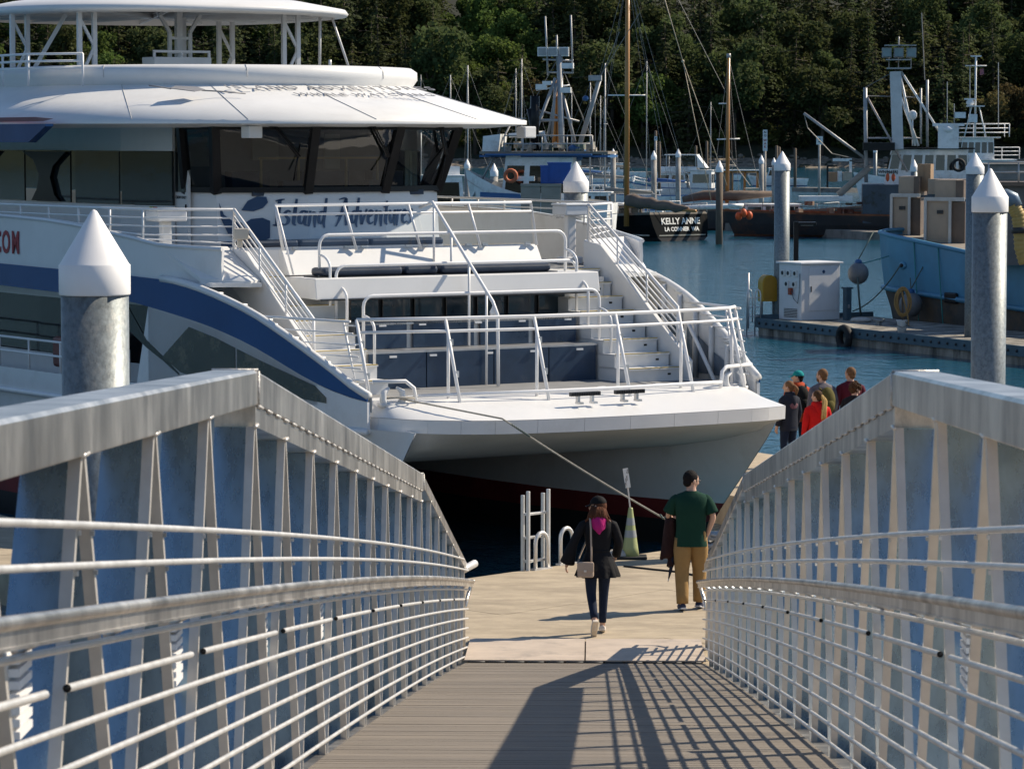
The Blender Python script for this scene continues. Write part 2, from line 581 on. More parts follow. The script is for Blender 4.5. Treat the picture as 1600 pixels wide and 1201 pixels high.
for s in (-1, 1):
    # top chord: box tube, with a second plate under the middle length
    cuts = [3.0, 13.74, 27.18, 36.6]
    for idx, (a, b) in enumerate(zip(cuts, cuts[1:])):
        mb = MB()
        h = 0.15 if idx < 2 else 0.105
        x0, x1 = s * (GW - 0.01), s * (GW + 0.19)
        pa, pb = zc(a), zc(b)
        r = 0.012
        mb.prism([(x0, a, pa - h), (x1, a, pa - h), (x1, a, pa - r), (x1 - s * r, a, pa), (x0 + s * r, a, pa), (x0, a, pa - r)], (0, b - a, pb - pa))
        mb.build('top_chord', ALU_CHORD, gang, GB, bevel=0.006)
        if idx == 1:
            mb = MB()
            mb.prism([(s * (GW + 0.002), a, pa - 0.245), (x1 - s * 0.01, a, pa - 0.245), (x1 - s * 0.01, a, pa - 0.153), (s * (GW + 0.002), a, pa - 0.153)], (0, b - a, pb - pa))
            mb.build('chord_doubler', ALU_CHORD, gang, GB)
            wm = MB()
            L_ = 34
            for q in range(L_):
                t0, t1 = (q + 0.15) / L_, (q + 0.6) / L_
                y0, y1 = a + (b - a) * t0, a + (b - a) * t1
                wm.tube([(s * (GW - 0.004), y0, zc(y0) - 0.152), (s * (GW - 0.004), y1, zc(y1) - 0.152)], 0.008, 6)
            tag(wm.build('stitch_weld', WELD, gang, GB), kind='stuff')
    # cover plates at the kinks
    mb = MB()
    for a in cuts[1:3]:
        mb.tube([(s * (GW - 0.012), a, zc(a) - 0.004), (s * (GW - 0.012), a, zc(a) - 0.15)], 0.007, 5)
        mb.tube([(s * (GW - 0.012), a, zc(a) + 0.001), (s * (GW + 0.19), a, zc(a) + 0.001)], 0.006, 5)
    tag(mb.build('corner_weld', WELD, gang, GB), kind='stuff')
    # folded A posts
    for k in range(-4, 19):
        y = 9.07 + 1.5 * k
        if y > 36.2: break
        if k == 3: y = 13.72
        top = zc(y) - (0.15 if (y < 13.6 or y > 27.3) else 0.245)
        if y > 27.3: top = zc(y) - 0.105
        bot = zf(y) - 0.05
        H = top - bot
        if H < 0.12: continue
        mb = MB()
        hb = 0.035 + 0.66 * min(1, H / 1.35)
        for d in (-1, 1):
            ty, by = y + d * 0.028, y + d * hb
            if by > 36.5: by = 36.5
            sb = zf(by) - bot - 0.05
            P, Q = Vector((s * (GW + 0.018), ty, top)), Vector((s * (GW + 0.018), by, bot + sb))
            mb.cur = 0
            mb.bar(P, Q, 0.03, 0.036, up=(1, 0, 0))
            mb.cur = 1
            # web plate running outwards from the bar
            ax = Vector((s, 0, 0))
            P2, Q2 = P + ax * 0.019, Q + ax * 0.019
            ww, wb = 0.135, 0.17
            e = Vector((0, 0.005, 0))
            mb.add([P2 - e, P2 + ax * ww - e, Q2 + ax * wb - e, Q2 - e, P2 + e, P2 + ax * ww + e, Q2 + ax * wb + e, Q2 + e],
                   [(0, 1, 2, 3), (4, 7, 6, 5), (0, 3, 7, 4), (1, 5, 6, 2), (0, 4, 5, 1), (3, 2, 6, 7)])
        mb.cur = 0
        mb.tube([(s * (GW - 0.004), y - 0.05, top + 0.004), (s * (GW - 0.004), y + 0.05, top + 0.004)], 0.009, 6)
        mb.build('post', [ALU_STRIP, ALU_SHEET_SKYTINT], gang, GB)
    # rails
    xr = s * (GW - 0.022)
    def path(off, a, b):
        yy = [a] + [y for y in ys if a + 0.05 < y < b - 0.05] + [b]
        return [(xr, y, zh(y) + off) for y in yy]
    def yend(off):
        y = 36.5
        while y > 5 and zh(y) + off > zc(y) - 0.06: y -= 0.1
        return y
    for off in (0.24, 0.125, -0.10, -0.32, -0.43, -0.54, -0.65, -0.76, -0.86):
        mb = MB()
        mb.tube(path(off, 3.1, yend(off)), 0.0112, 8)
        mb.build('rail', ALU_RAIL, gang, GB)
    a = 2.55
    while a < 36:
        mb = MB()
        b = min(a + 2.68, 36.45)
        if b - a > 0.5:
            a2 = max(a, 3.1)
            mb.tube(path(-0.21, a2, b), 0.0125, 8, caps=False)
            mb.cur = 1
            for yy in (a2 + 0.004, b - 0.004):      # dark open ends of the pipe
                mb.tube([(xr, yy - 0.002, zh(yy) - 0.21), (xr, yy + 0.002, zh(yy) - 0.21)], 0.0105, 8)
            o = mb.build('rail', [ALU_RAIL, BLACKR], gang, GB)
        a += 3.03
    # rail clips (small bolts on the bars)
    mb = MB()
    for k in range(-3, 18):
        y = 9.07 + 1.5 * k
        if y > 30: break
        top = zc(y) - 0.15
        H = top - zf(y)
        for off in (0.24, 0.125):
            z = zh(y) + off
            hb = 0.03 + 0.62 * (top - z) / 1.35
            for d in (-1, 1):
                mb.box((s * (GW - 0.004), y + d * hb, zh(y + d * hb) + off - 0.022), (0.012, 0.02, 0.014))
    tag(mb.build('rail_clips', ALU, gang, GB), kind='stuff')
    # handrail: round top with a recessed lip below
    yy = [3.1] + [y for y in ys if 3.2 < y < 36.2] + [36.5]
    mb = MB()
    xh = s * (GW - 0.085)
    mb.tube([(xh, y, zh(y)) for y in yy], 0.019, 10)
    for (x0, x1, z0, z1) in ((xh + s * 0.004, xh + s * 0.010, -0.058, -0.014), (xh - s * 0.004, xh + s * 0.02, -0.066, -0.058)):
        rows = [[Vector((x, y, zh(y) + z)) for x, z in ((x0, z0), (x1, z0), (x1, z1), (x0, z1))] for y in yy]
        mb.loft(rows, caps=True)
    mb.tube([(xh, 36.5, zh(36.5)), (xh + s * 0.02, 36.75, zh(36.7) - 0.01), (xh + s * 0.07, 36.62, zh(36.6) - 0.18), (xh + s * 0.09, 36.4, zh(36.4) - 0.3)], 0.022, 8)
    mb.build('handrail', ALU_CHORD, gang, GB)
    mb = MB()
    for k in range(-4, 18):
        y = 9.07 + 1.5 * k + 0.4
        mb.tube([(xh + s * 0.014, y, zh(y) - 0.055), (s * (GW + 0.01), y, zh(y) - 0.09)], 0.012, 6)
    tag(mb.build('handrail_brackets', ALU, gang, GB), kind='stuff')
    # louvred step lights
    for y in (8.30, 11.42, 14.45, 17.48):
        mb = MB()
        z = zh(y) - 0.30
        mb.box((s * (GW + 0.075), y + 0.03, z + 0.09), (0.008, 0.2, 0.24))
        for q in range(7):
            mb.box((s * (GW + 0.055), y + 0.03, z - 0.01 + q * 0.033), (0.03, 0.19, 0.021))
        mb.build('step_light', RAILW, gang, GB)
mb = MB()
mb.tube([(-1.52, 36.3, 0.85), (-1.28, 36.75, 0.93)], 0.045, 10)
mb.build('bumper_pipe', ALU_RAIL, gang, GB)
# landing the gangway hangs from
ab = MB()
ab.box((0, -1.0, zf(3) - 0.35), (7, 8.0, 0.6))
tag(ab.build('pier', CONC), kind='structure')
# rock bank added under the upper gangway, giving the post plates tan reflections
mb = MB(); mb.smooth = True
rows = []
for j in range(18):
    y = -6 + j * 1.9
    rows.append([Vector((x, y, 3.3 - 0.155 * (y + 6) + (0.35 if j else 0) * mnoise.noise(Vector((x * .7, y * .7, 2))))) for x in [-16 + i * 0.8 for i in range(41)]])
mb.grid(rows)
tag(mb.build('reflection_bank', mat('reflection_bank_rock', (0.30, 0.235, 0.17), 0.9, 0, 0.5, 0.8, 0.6, 3)), kind='structure')
# ------------------------------------------------------------------ ferry (local: u to the viewer's right, v towards the stern, w up)
ferry = thing('ferry', FO, 'large white catamaran tour ferry with navy swoosh stripe moored bow first at the dock', 'ferry', THF)
HV = [-0.7, 0, 1, 2, 4, 6, 8, 10, 12, 16, 20, 40]
HH = [3.0, 3.2, 3.45, 3.68, 4.05, 4.35, 4.55, 4.7, 4.8, 4.9, 4.9, 4.9]
def interp(x, X, Y):
    if x <= X[0]: return Y[0]
    for i in range(len(X) - 1):
        if x <= X[i + 1]:
            t = (x - X[i]) / (X[i + 1] - X[i])
            return Y[i] + (Y[i + 1] - Y[i]) * t
    return Y[-1]
def smooth_interp(x, X, Y):
    h = 0.35
    return (interp(x - h, X, Y) + interp(x, X, Y) * 2 + interp(x + h, X, Y)) / 4
def hw(v): return smooth_interp(v, HV, HH)
BT = ([0.9, 1.6, 2.37, 3.5, 4.58, 5.45, 6.7, 11, 34], [2.13, 2.50, 2.84, 3.28, 3.54, 3.67, 3.71, 3.76, 3.8])
BB = ([0.9, 1.5, 2.09, 3.5, 4.45, 5.46, 6.7, 11, 34], [2.10, 2.20, 2.34, 2.81, 3.02, 3.17, 3.32, 3.40, 3.44])
def bt(v): return smooth_interp(v, *BT)
def bb(v): return smooth_interp(v, *BB)
VS = [0.9 + 0.35 * i for i in range(0, 22)] + [9, 10, 11, 12, 14, 16, 20, 24, 28, 32]

HULLGLASS = mat('hull_glass', (0.03, 0.028, 0.024), 0.04, 0, 0.5, 2.5, 0.25, 2.0, spec=1.0, dirt=(0.10, 0.085, 0.06), dscale=1.6, dlim=(.52, .6))
SIDEGLASS = mat('side_glass', (0.02, 0.026, 0.03), 0.03, 0, 0.3, 1.5, 0.12, 0.7, spec=1.0)
for s in (-1, 1):
    # demihull: outer and inner faces in horizontal levels
    lev = [(1.72, 0.0, 0.02, 0.02), (1.30, 0.35, 0.10, 0.25), (0.8, 0.85, 0.16, 0.6), (0.22, 1.45, 0.22, 0.85), (-0.10, 1.75, 0.26, 0.95), (-0.5, 2.1, 0.30, 1.0), (-1.0, 2.5, 0.5, 1.1)]
    ts = [0, 0.15, 0.4, 0.8, 1.4, 2.2, 3.5, 5, 7, 10, 14, 20, 30]
    def stem_u(v): return s * (hw(max(v, 0)) - 0.06)
    outer, inner = [], []
    for w, v0, do, di in lev:
        ro, ri = [], []
        for t in ts:
            v = v0 + t
            f = 1 - math.exp(-t / 2.2)
            uo = 3.16 + (hw(v) - 0.03 - 3.16) * f - do * f
            if w > 1.7: uo = hw(v) - 0.02 if v > 0.3 else 3.16
            ui = 3.14 - (0.55 + di) * (1 - math.exp(-t / 3.0)) * 1.15
            ro.append(Vector((s * uo, v, w)))
            ri.append(Vector((s * ui, v, w)))
        outer.append(ro)
        inner.append(ri)
    for nm, rows, mt in (('demihull', outer, 0), ('tunnel_side', inner, 0)):
        mb = MB(); mb.smooth = True
        mb.grid(rows[:4])
        mb.cur = 1
        mb.grid(rows[3:5])
        mb.cur = 2
        mb.grid(rows[4:])
        mb.build(nm, [WHITE2, REDP, BLACKR], ferry)
    # lower topside between the hull knuckle and the navy band
    mb = MB(); mb.smooth = True
    r0, r1, r2, r3 = [], [], [], []
    for v in VS:
        u = s * hw(v)
        low = 1.70
        r0.append(Vector((u - s * 0.03, v, low)))
        r1.append(Vector((u, v, low + 0.04)))
    # forward of the side-deck opening the shell is closed up to the band
    fw = [v for v in VS if v <= 6.3]
    rows = [[Vector((s * (hw(v) - 0.03), v, 1.66)) for v in VS], [Vector((s * hw(v), v, 1.74)) for v in VS],
            [Vector((s * hw(v), v, min(bb(v) - 0.01, 2.05 if v > 6.3 else 9))) for v in VS]]
    mb.grid(rows)
    mb.grid([[Vector((s * hw(v), v, 2.0)) for v in fw if bb(v) > 2.25], [Vector((s * hw(v), v, bb(v))) for v in fw if bb(v) > 2.25]])
    mb.build('topside', WHITE2, ferry, solid=0.05)
    # rub strake along the knuckle
    mb = MB()
    mb.tube([(s * (hw(v) + 0.01), v, 1.68) for v in VS], 0.05, 6)
    mb.build('rub_rail', WHITE2, ferry)
    # navy band
    mb = MB(); mb.smooth = True
    e = s * 0.008
    mb.grid([[Vector((s * hw(v) + e, v, bb(v))) for v in VS], [Vector((s * hw(v) + e, v, (bb(v) + bt(v)) / 2)) for v in VS], [Vector((s * hw(v) + e, v, bt(v))) for v in VS]])
    mb.build('navy_band', [NAVY], ferry, solid=0.02)
    # white inner face and cap rail following the top of the band
    mb = MB(); mb.smooth = True
    cv = [v for v in VS if v <= 6.0]
    mb.grid([[Vector((s * (hw(v) - 0.08), v, max(1.95, bt(v) - 1.4))) for v in cv], [Vector((s * (hw(v) - 0.08), v, bt(v))) for v in cv]])
    mb.tube([(s * (hw(v) - 0.03), v, bt(v) + 0.01) for v in cv], 0.06, 8)
    for v in (1.3, 1.9, 2.5, 3.1, 3.7, 4.3):
        mb.box((s * (hw(v) - 0.13), v, (bt(v) + 2.0) / 2), (0.08, 0.05, bt(v) - 2.0))
        mb.box((s * (hw(v) - 0.05), v + 0.1, bt(v) + 0.05), (0.14, 0.14, 0.03))
    mb.build('cap_rail', WHITE, ferry)
    # upper bulwark: follows the side, then turns in to the stair flank
    def bul_u(v):
        if v >= 6.0: return hw(v) - 0.02
        t = (6.0 - v) / 2.2
        return hw(6.0) - 0.02 - (hw(6.0) - 3.32) * min(1, t) ** 1.3
    def bul_top(v): return interp(v, [3.8, 4.6, 5.2, 5.8, 6.7, 8.9, 11, 34], [4.1, 4.16, 4.18, 4.2, 4.30, 4.50, 4.55, 4.6])
    bv = [4.7, 5.0, 5.3, 5.6, 5.9, 6.2, 6.6, 7, 7.6, 8.4, 9.4, 11, 13, 16, 20, 26, 32]
    mb = MB(); mb.smooth = True
    mb.grid([[Vector((s * bul_u(v), v, bt(v) - 0.01 if v > 5.6 else 3.66)) for v in bv],
             [Vector((s * (bul_u(v) + 0.015), v, (bul_top(v) + 3.68) / 2)) for v in bv],
             [Vector((s * bul_u(v), v, bul_top(v))) for v in bv]])
    mb.tube([(s * bul_u(v), v, bul_top(v)) for v in bv], 0.035, 6)
    mb.build('bulwark', WHITE2, ferry, solid=0.06)
    # side deck ledge under the bulwark, forward opening
    mb = MB()
    mb.prism([(s * 3.32, 4.35, 3.6), (s * (hw(4.6) - 0.12), 4.6, 3.6), (s * (hw(6) - 0.12), 6.0, 3.6), (s * (hw(8) - 0.12), 8, 3.6), (s * 2.3, 8, 3.6), (s * 3.3, 5.2, 3.6)], (0, 0, 0.06))
    mb.build('side_ledge', WHITE, ferry)
    mb = MB()
    q_ = [Vector((s * bul_u(5.9), 5.9, 4.20)), Vector((s * 3.27, 5.6, 4.17)), Vector((s * 3.27, 4.5, 3.70)), Vector((s * 3.48, 4.40, 3.68)), Vector((s * bul_u(5.2), 4.95, 3.72))]
    mb.prism(q_, (0, 0, -0.06)); mb.prism([Vector((s * 3.27, 4.5, 3.64)), Vector((s * 3.5, 4.42, 3.64)), Vector((s * bul_u(5.9), 5.9, 3.64)), Vector((s * 3.27, 5.9, 3.64))], (0, 0, -.05))
    mb.build('flank_panel', WHITE, ferry)
    # main deck house wall seen through the side opening
    mb = MB()
    iv = [4.6, 5.5, 6.5, 8, 10, 12, 16, 20, 26, 32]
    mb.grid([[Vector((s * (hw(v) - 1.15), v, 1.6)) for v in iv], [Vector((s * (hw(v) - 1.15), v, 2.2)) for v in iv]])
    mb.cur = 1
    mb.grid([[Vector((s * (hw(v) - 1.15), v, 2.2)) for v in iv], [Vector((s * (hw(v) - 1.15), v, 3.15)) for v in iv]])
    mb.cur = 0
    mb.grid([[Vector((s * (hw(v) - 1.15), v, 3.15)) for v in iv], [Vector((s * (hw(v) - 1.15), v, 3.6)) for v in iv]])
    mb.cur = 2
    mb.grid([[Vector((s * (hw(v) - 0.06), v, 1.62)) for v in iv], [Vector((s * (hw(v) - 1.15), v, 1.62)) for v in iv]])
    mb.build('cabin_side', [WHITE, DARKGLASS, GREYDECK], ferry)
    mb = MB()
    for hgt in (2.32, 2.55):
        mb.tube([(s * (hw(v) - 0.04), v, hgt) for v in VS if v > 6.6], 0.022, 6)
    for v in (6.8, 7.9, 9.0, 10.1, 11.2, 12.3, 13.4, 14.5):
        mb.tube([(s * (hw(v) - 0.04), v, 2.05), (s * (hw(v) - 0.04), v, 2.55)], 0.02, 6)
    mb.build('side_deck_rail', RAILW, ferry)
    # dark hull windows with a white mullion
    def wl(v): return interp(v, [1.75, 2.0, 3.3, 4.34, 5.03, 5.73], [2.12, 2.28, 2.59, 2.86, 2.99, 2.51])
    def wb(v): return interp(v, [1.75, 3.0, 4.4, 5.26, 5.73], [2.04, 2.12, 2.20, 2.29, 2.50])
    wv = [1.75, 2.0, 2.4, 2.9, 3.3, 3.8, 4.34, 4.7, 5.03, 5.26, 5.5, 5.73]
    for a, b in ((0, 5), (5, 11)):
        mb = MB(); mb.smooth = True
        q = wv[a:b + 1]
        q = [q[0] + (0.05 if a else 0)] + q[1:]
        mb.grid([[Vector((s * (hw(v) + 0.012), v, wb(v))) for v in q], [Vector((s * (hw(v) + 0.012), v, wl(v))) for v in q]])
        mb.build('hull_window', HULLGLASS, ferry, solid=0.03)
    mb = MB(); mb.smooth = True
    q = [5.3, 5.73, 6.2, 6.8]
    mb.grid([[Vector((s * (hw(v) + 0.006), v, t)) for v, t in zip(q, (2.24, 2.44, 2.62, 2.90))], [Vector((s * (hw(v) + 0.006), v, t)) for v, t in zip(q, (2.27, 2.51, 2.74, 3.28))]])
    mb.build('dark_chevron', DARKGLASS, ferry, solid=0.02)

# inner glazing of the bow wings (the hull windows seen from the deck)
mb = MB()
for s in (-1, 1):
    for a, b in ((1.75, 2.5), (2.62, 3.5), (3.65, 4.6)):
        mb.grid([[Vector((s * (hw(v) - 0.095), v, 2.12)) for v in (a, b)], [Vector((s * (hw(v) - 0.095), v, bt(v) - (0.28 if v < 2 else 0.4))) for v in (a, b)]])
build_each(mb, 'wing_window', mat('wing_pane', (0.10, 0.14, 0.19), 0.06, 0, 0.25, 2, spec=0.9), ferry)
mb = MB()
for s in (-1, 1):
    mb.tube([(s * (hw(2.1) - 0.2), 2.2, 2.05), (s * (hw(3) - 0.25), 3.1, 2.9)], 0.035, 6)
    mb.tube([(s * (hw(3.4) - 0.25), 3.4, 2.05), (s * (hw(3.8) - 0.25), 4.0, 2.9)], 0.035, 6)
build_each(mb, 'wing_brace', RAILW, ferry)

# bow platform
edge0 = [(-3.38, 1.25), (-3.2, 0.75), (-2.95, 0.28), (-2.5, -0.15), (-1.9, -0.44), (-1, -0.62), (0, -0.69), (1, -0.70), (2, -0.66), (2.5, -0.6), (2.88, -0.5), (3.06, 0.1), (3.42, 1.0)]
edge = []
for i in range(len(edge0) - 1):
    p0, p1, p2, p3 = (edge0[max(0, i - 1)], edge0[i], edge0[i + 1], edge0[min(len(edge0) - 1, i + 2)])
    if i >= 9: p0, p3 = p1, p2
    for t in (0, .25, .5, .75):
        edge.append(tuple(0.5 * (2 * b + (c - a) * t + (2 * a - 5 * b + 4 * c - d) * t * t + (3 * b - a - 3 * c + d) * t ** 3) for a, b, c, d in zip(p0, p1, p2, p3)))
edge.append(edge0[-1])
mb = MB(); mb.smooth = True
inner_e = [(max(-3.38, min(3.4, u * 0.985)), 1.3 if abs(u) > 3.15 else 1.0, 2.09) for u, v in edge]
mb.grid([[Vector((u, v, 1.88)) for u, v in edge], [Vector(((u + a[0]) / 2, (v + a[1]) / 2, 2.0)) for (u, v), a in zip(edge, inner_e)], [Vector(a) for a in inner_e]])
mb.grid([[Vector(a) for a in inner_e], [Vector((a[0], 1.9, 2.07)) for a in inner_e]])
mb.build('foredeck', WHITE, ferry)
# fascia plates with open joints
import bisect
def edge_pt(t):
    i = min(int(t), len(edge) - 2)
    f = t - i
    return Vector((edge[i][0] + (edge[i + 1][0] - edge[i][0]) * f, edge[i][1] + (edge[i + 1][1] - edge[i][1]) * f, 0))
NP = 16
for i in range(NP):
    a, b = i * 48 / NP + 0.010, (i + 1) * 48 / NP - 0.010
    pts = [edge_pt(a)] + [edge_pt(t) for t in range(math.ceil(a), math.floor(b) + 1)] + [edge_pt(b)]
    mb = MB(); mb.smooth = True
    mb.grid([[p + V3(0, 0.012, 1.685) for p in pts], [p + V3(0, 0, 1.875) for p in pts]])
    mb.build('fascia_plate', WHITE2, ferry, solid=0.02)
mb = MB(); mb.smooth = True
back = [(u * 0.92, 14.0, 1.0) for u, v in edge]
mid = [(u * 0.97, 3.5, 1.42) for u, v in edge]
low = [(u * 0.99, max(v, v + 0.03), 1.68) for u, v in edge]
mb.grid([[Vector(p) for p in low]] + [[Vector((p[0] * fx, max(p[1] + .02, vv), ww)) for p in low] for fx, vv, ww in ((.985, .3, 1.46), (.97, 1.2, 1.24), (.93, 2.2, 1.07), (.88, 4, .95))] + [[Vector((p[0] * .95, p[1], .8)) for p in back]])
mb.build('wet_deck', GREYB, ferry)
mb = MB()
mb.prism([(-3.4, 1.5, 1.98), (3.4, 1.5, 1.98), (3.85, 4.5, 1.98), (-3.85, 4.5, 1.98)], (0, 0, 0.07))
mb.build('bow_deck', GREYDECK, ferry)
mb = MB()
mb.box((0, 20, 1.3), (7.4, 26, 0.5))
mb.build('under_structure', GREYB, ferry)

# seating tiers between the stairs
mb = MB()
for x0, x1 in ((-2.0, -1.02), (-1.0, 0.18), (0.2, 1.18), (1.2, 2.06)):
    mb.box(((x0 + x1) / 2, 3.42, 2.32), (x1 - x0, 0.04, 0.54))
    mb.box(((x0 + x1) / 2, 3.92, 2.83), (x1 - x0 - 0.1, 0.04, 0.40))
build_each(mb, 'tier_panel', NAVYPANEL, ferry)
mb = MB()
mb.box((0.03, 3.69, 2.31), (4.1, 0.48, 0.56))
mb.box((0.03, 3.66, 2.605), (4.12, 0.52, 0.03))
mb.box((0.03, 4.27, 2.5), (3.9, 0.64, 0.98))
mb.box((0.03, 4.24, 3.005), (3.94, 0.68, 0.03))
mb.build('tier_step', mat('tier_alu', (0.5, 0.5, 0.5), 0.35, 0.6, 0.1, 4), ferry)
mb = MB()
for x in (-1.6, -0.9, 0.1, 0.9, 1.75):
    mb.box((x, 3.385, 2.54), (0.12, 0.02, 0.03)); mb.box((x + .1, 3.885, 2.98), (0.12, 0.02, 0.025))
for x in (-2.4, -1.3, -0.1, 0.9, 1.9, 2.7):
    mb.box((x, 1.45, 2.10), (0.12, 0.05, 0.04))
tag(mb.build('latches', RAILW, ferry), kind='stuff')
# main cabin front windows
mb = MB()
mb.box((0.3, 4.66, 3.19), (3.9, 0.05, 0.42))
mb.build('cabin_front', BLACKP, ferry)
for i in range(7):
    x = -1.42 + i * 0.57
    mb = MB()
    mb.box((x, 4.615, 3.19), (0.50, 0.03, 0.31))
    mb.build('cabin_window', mat('window_teal', (0.012, 0.03, 0.045), 0.05, 0, 0.3, 2, spec=0.9) if i == 0 else bpy.data.materials['window_teal'], ferry, bevel=0.01)
mb = MB()
mb.prism([(-2.62, 3.92, 3.40), (-2.62, 3.98, 3.72), (-2.62, 5.4, 3.72), (-2.62, 5.4, 3.44), (-2.62, 4.6, 3.41)], (5.1, 0, 0))
mb.build('brow', WHITE, ferry, bevel=0.015)
mb = MB()
mb.box((-0.05, 3.95, 3.395), (5.0, 0.14, 0.022))
mb.build('brow_trim', STEELD, ferry)
# lower white block walls beside the windows
mb = MB()
mb.box((-1.95, 4.68, 3.0), (0.7, 0.08, 0.9)); mb.box((2.2, 4.68, 3.0), (0.3, 0.08, 0.9))
build_each(mb, 'cabin_front_wall', WHITE, ferry)
# bench rolls
for x0, x1 in ((-2.35, -0.95), (-0.9, -0.32), (-0.26, 1.75)):
    mb = MB()
    mb.box(((x0 + x1) / 2, 4.42, 3.80), (x1 - x0, 0.42, 0.13))
    mb.build('seat_cushion', NAVYSEAT, ferry, bevel=0.05)
mb = MB()
mb.box((-0.3, 4.42, 3.725), (4.3, 0.46, 0.02))
mb.build('bench_base', STEELD, ferry)
mb = MB()
mb.prism([(-2.62, 4.80, 3.74), (-2.62, 5.06, 4.13), (-2.62, 5.16, 4.13), (-2.62, 5.16, 3.74)], (4.62, 0, 0))
mb.build('seat_back', WHITE, ferry, bevel=0.01)
mb = MB()
mb.prism([(-3.25, 5.0, 3.66), (3.25, 5.0, 3.66), (4.2, 6, 3.66), (4.5, 9.5, 3.66), (-4.5, 9.5, 3.66), (-4.2, 6, 3.66)], (0, 0, 0.05))
mb.build('upper_deck', GREYDECK, ferry)

# stairs each side
for s in (-1, 1):
    ui, uo = 2.12, 3.14
    mb = MB()
    nst = 8
    for i in range(nst):
        v0 = 2.62 + i * 0.335
        w1 = 2.05 + (i + 1) * 0.208
        mb.cur = 0
        mb.box((s * (ui + uo) / 2, (v0 + 5.4) / 2 , w1 - 0.104 - 0.012), (uo - ui, 5.4 - v0, 0.208 - 0.024 + 0.02))
        mb.box((s * (ui + uo) / 2, (v0 + 5.4) / 2 - 0.02, w1 - 0.012), (uo - ui, 5.4 - v0 + 0.04, 0.024))
        mb.cur = 1
        mb.box((s * (ui + uo) / 2, v0 - 0.018, w1 + 0.003), (uo - ui - 0.02, 0.045, 0.012))
        mb.cur = 2
        mb.box((s * (uo - 0.22), v0 - 0.004, w1 - 0.1), (0.05, 0.02, 0.03))
    mb.build('stairs', [WHITE, YELLOWN, BLACKP], ferry)
    mb = MB()
    mb.prism([(s * 3.18, 2.45, 2.04), (s * 3.18, 2.78, 2.04), (s * 3.18, 5.5, 3.55), (s * 3.18, 5.5, 4.16), (s * 3.18, 5.0, 4.1), (s * 3.18, 2.45, 2.36)], (s * 0.08, 0, 0))
    mb.build('stair_stringer', WHITE, ferry, bevel=0.01)
    # stair guard with parallel bars
    mb = MB()
    A, B = Vector((s * 3.24, 5.42, 4.74)), Vector((s * 3.24, 2.85, 3.18))
    down = Vector((0, 0, -1))
    mb.tube([A + V3(0, 0, -0.7), A, B, B + V3(0, 0.0, -0.75)], 0.026, 8)
    for k in range(1, 7):
        o = down * (0.105 * k)
        mb.tube([A + o, B + o], 0.013, 6)
    for t in (0.33, 0.66):
        P = A.lerp(B, t)
        mb.tube([P, P + down * 0.75], 0.02, 6)
    mb.build('stair_guard', RAILW, ferry)

# upper deck side rails
for s in (-1, 1):
    mb = MB()
    pv = [5.45, 6.4, 7.4, 8.4, 9.4, 10.4, 11.4, 12.4, 13.4, 15, 17]
    P = lambda v, z: Vector((s * (bul_u(v) - 0.05) if v > 5.6 else s * 3.24, v, z))
    for dz in (0.0, -0.13, -0.26, -0.39, -0.52):
        mb.tube([P(v, max(4.74 + dz, bul_top(v) + 0.02) if v > 5.5 else 4.74 + dz) for v in pv], 0.022 if dz == 0 else 0.013, 6)
    for v in pv:
        mb.tube([P(v, 4.74), P(v, bul_top(v) - 0.02)], 0.02, 6)
    mb.build('upper_rail', RAILW, ferry)

# guard on the seat back, with clear panel
mb = MB()
top = [(-2.62, 5.0, 4.12), (-2.66, 5.2, 4.80), (1.98, 5.2, 4.80), (1.96, 5.0, 4.12)]
mb.tube(top, 0.026, 8)
mb.tube([(-2.64, 5.16, 4.66), (1.97, 5.16, 4.66)], 0.02, 6)
for x in (-1.45, -0.3, 0.8):
    mb.tube([(x + 0.1, 4.98, 4.10), (x, 5.2, 4.80)], 0.024, 6)
mb.tube([(-2.6, 4.7, 3.75), (-2.64, 5.18, 4.78)], 0.018, 6)
mb.build('seat_guard', RAILW, ferry)
mb = MB()
mb.poly([(-2.58, 5.04, 4.16), (1.92, 5.04, 4.16), (1.94, 5.15, 4.63), (-2.60, 5.15, 4.63)])
mb.build('clear_panel', CLEAR, ferry)
mb = MB()
for x in (-2.4, -1.5, -1.2, -0.4, -0.1, 0.7, 1.0, 1.8):
    mb.box((x, 5.02, 4.15), (0.1, 0.05, 0.03))
tag(mb.build('panel_clamps', ALU, ferry), kind='stuff')

def hoop(x0, x1, v, z0, z1, r=0.12, r0=0.025):
    pts = [Vector((x0, v, z0)), Vector((x0, v, z1 - r))]
    for k in range(1, 5):
        a = math.pi - k * math.pi / 2 / 4
        pts.append(Vector((x0 + r + r * math.cos(a), v, z1 - r + r * math.sin(a))))
    for k in range(0, 5):
        a = math.pi / 2 - k * math.pi / 2 / 4
        pts.append(Vector((x1 - r + r * math.cos(a), v, z1 - r + r * math.sin(a))))
    pts.append(Vector((x1, v, z0)))
    m = MB()
    m.tube(pts, r0, 8)
    return m
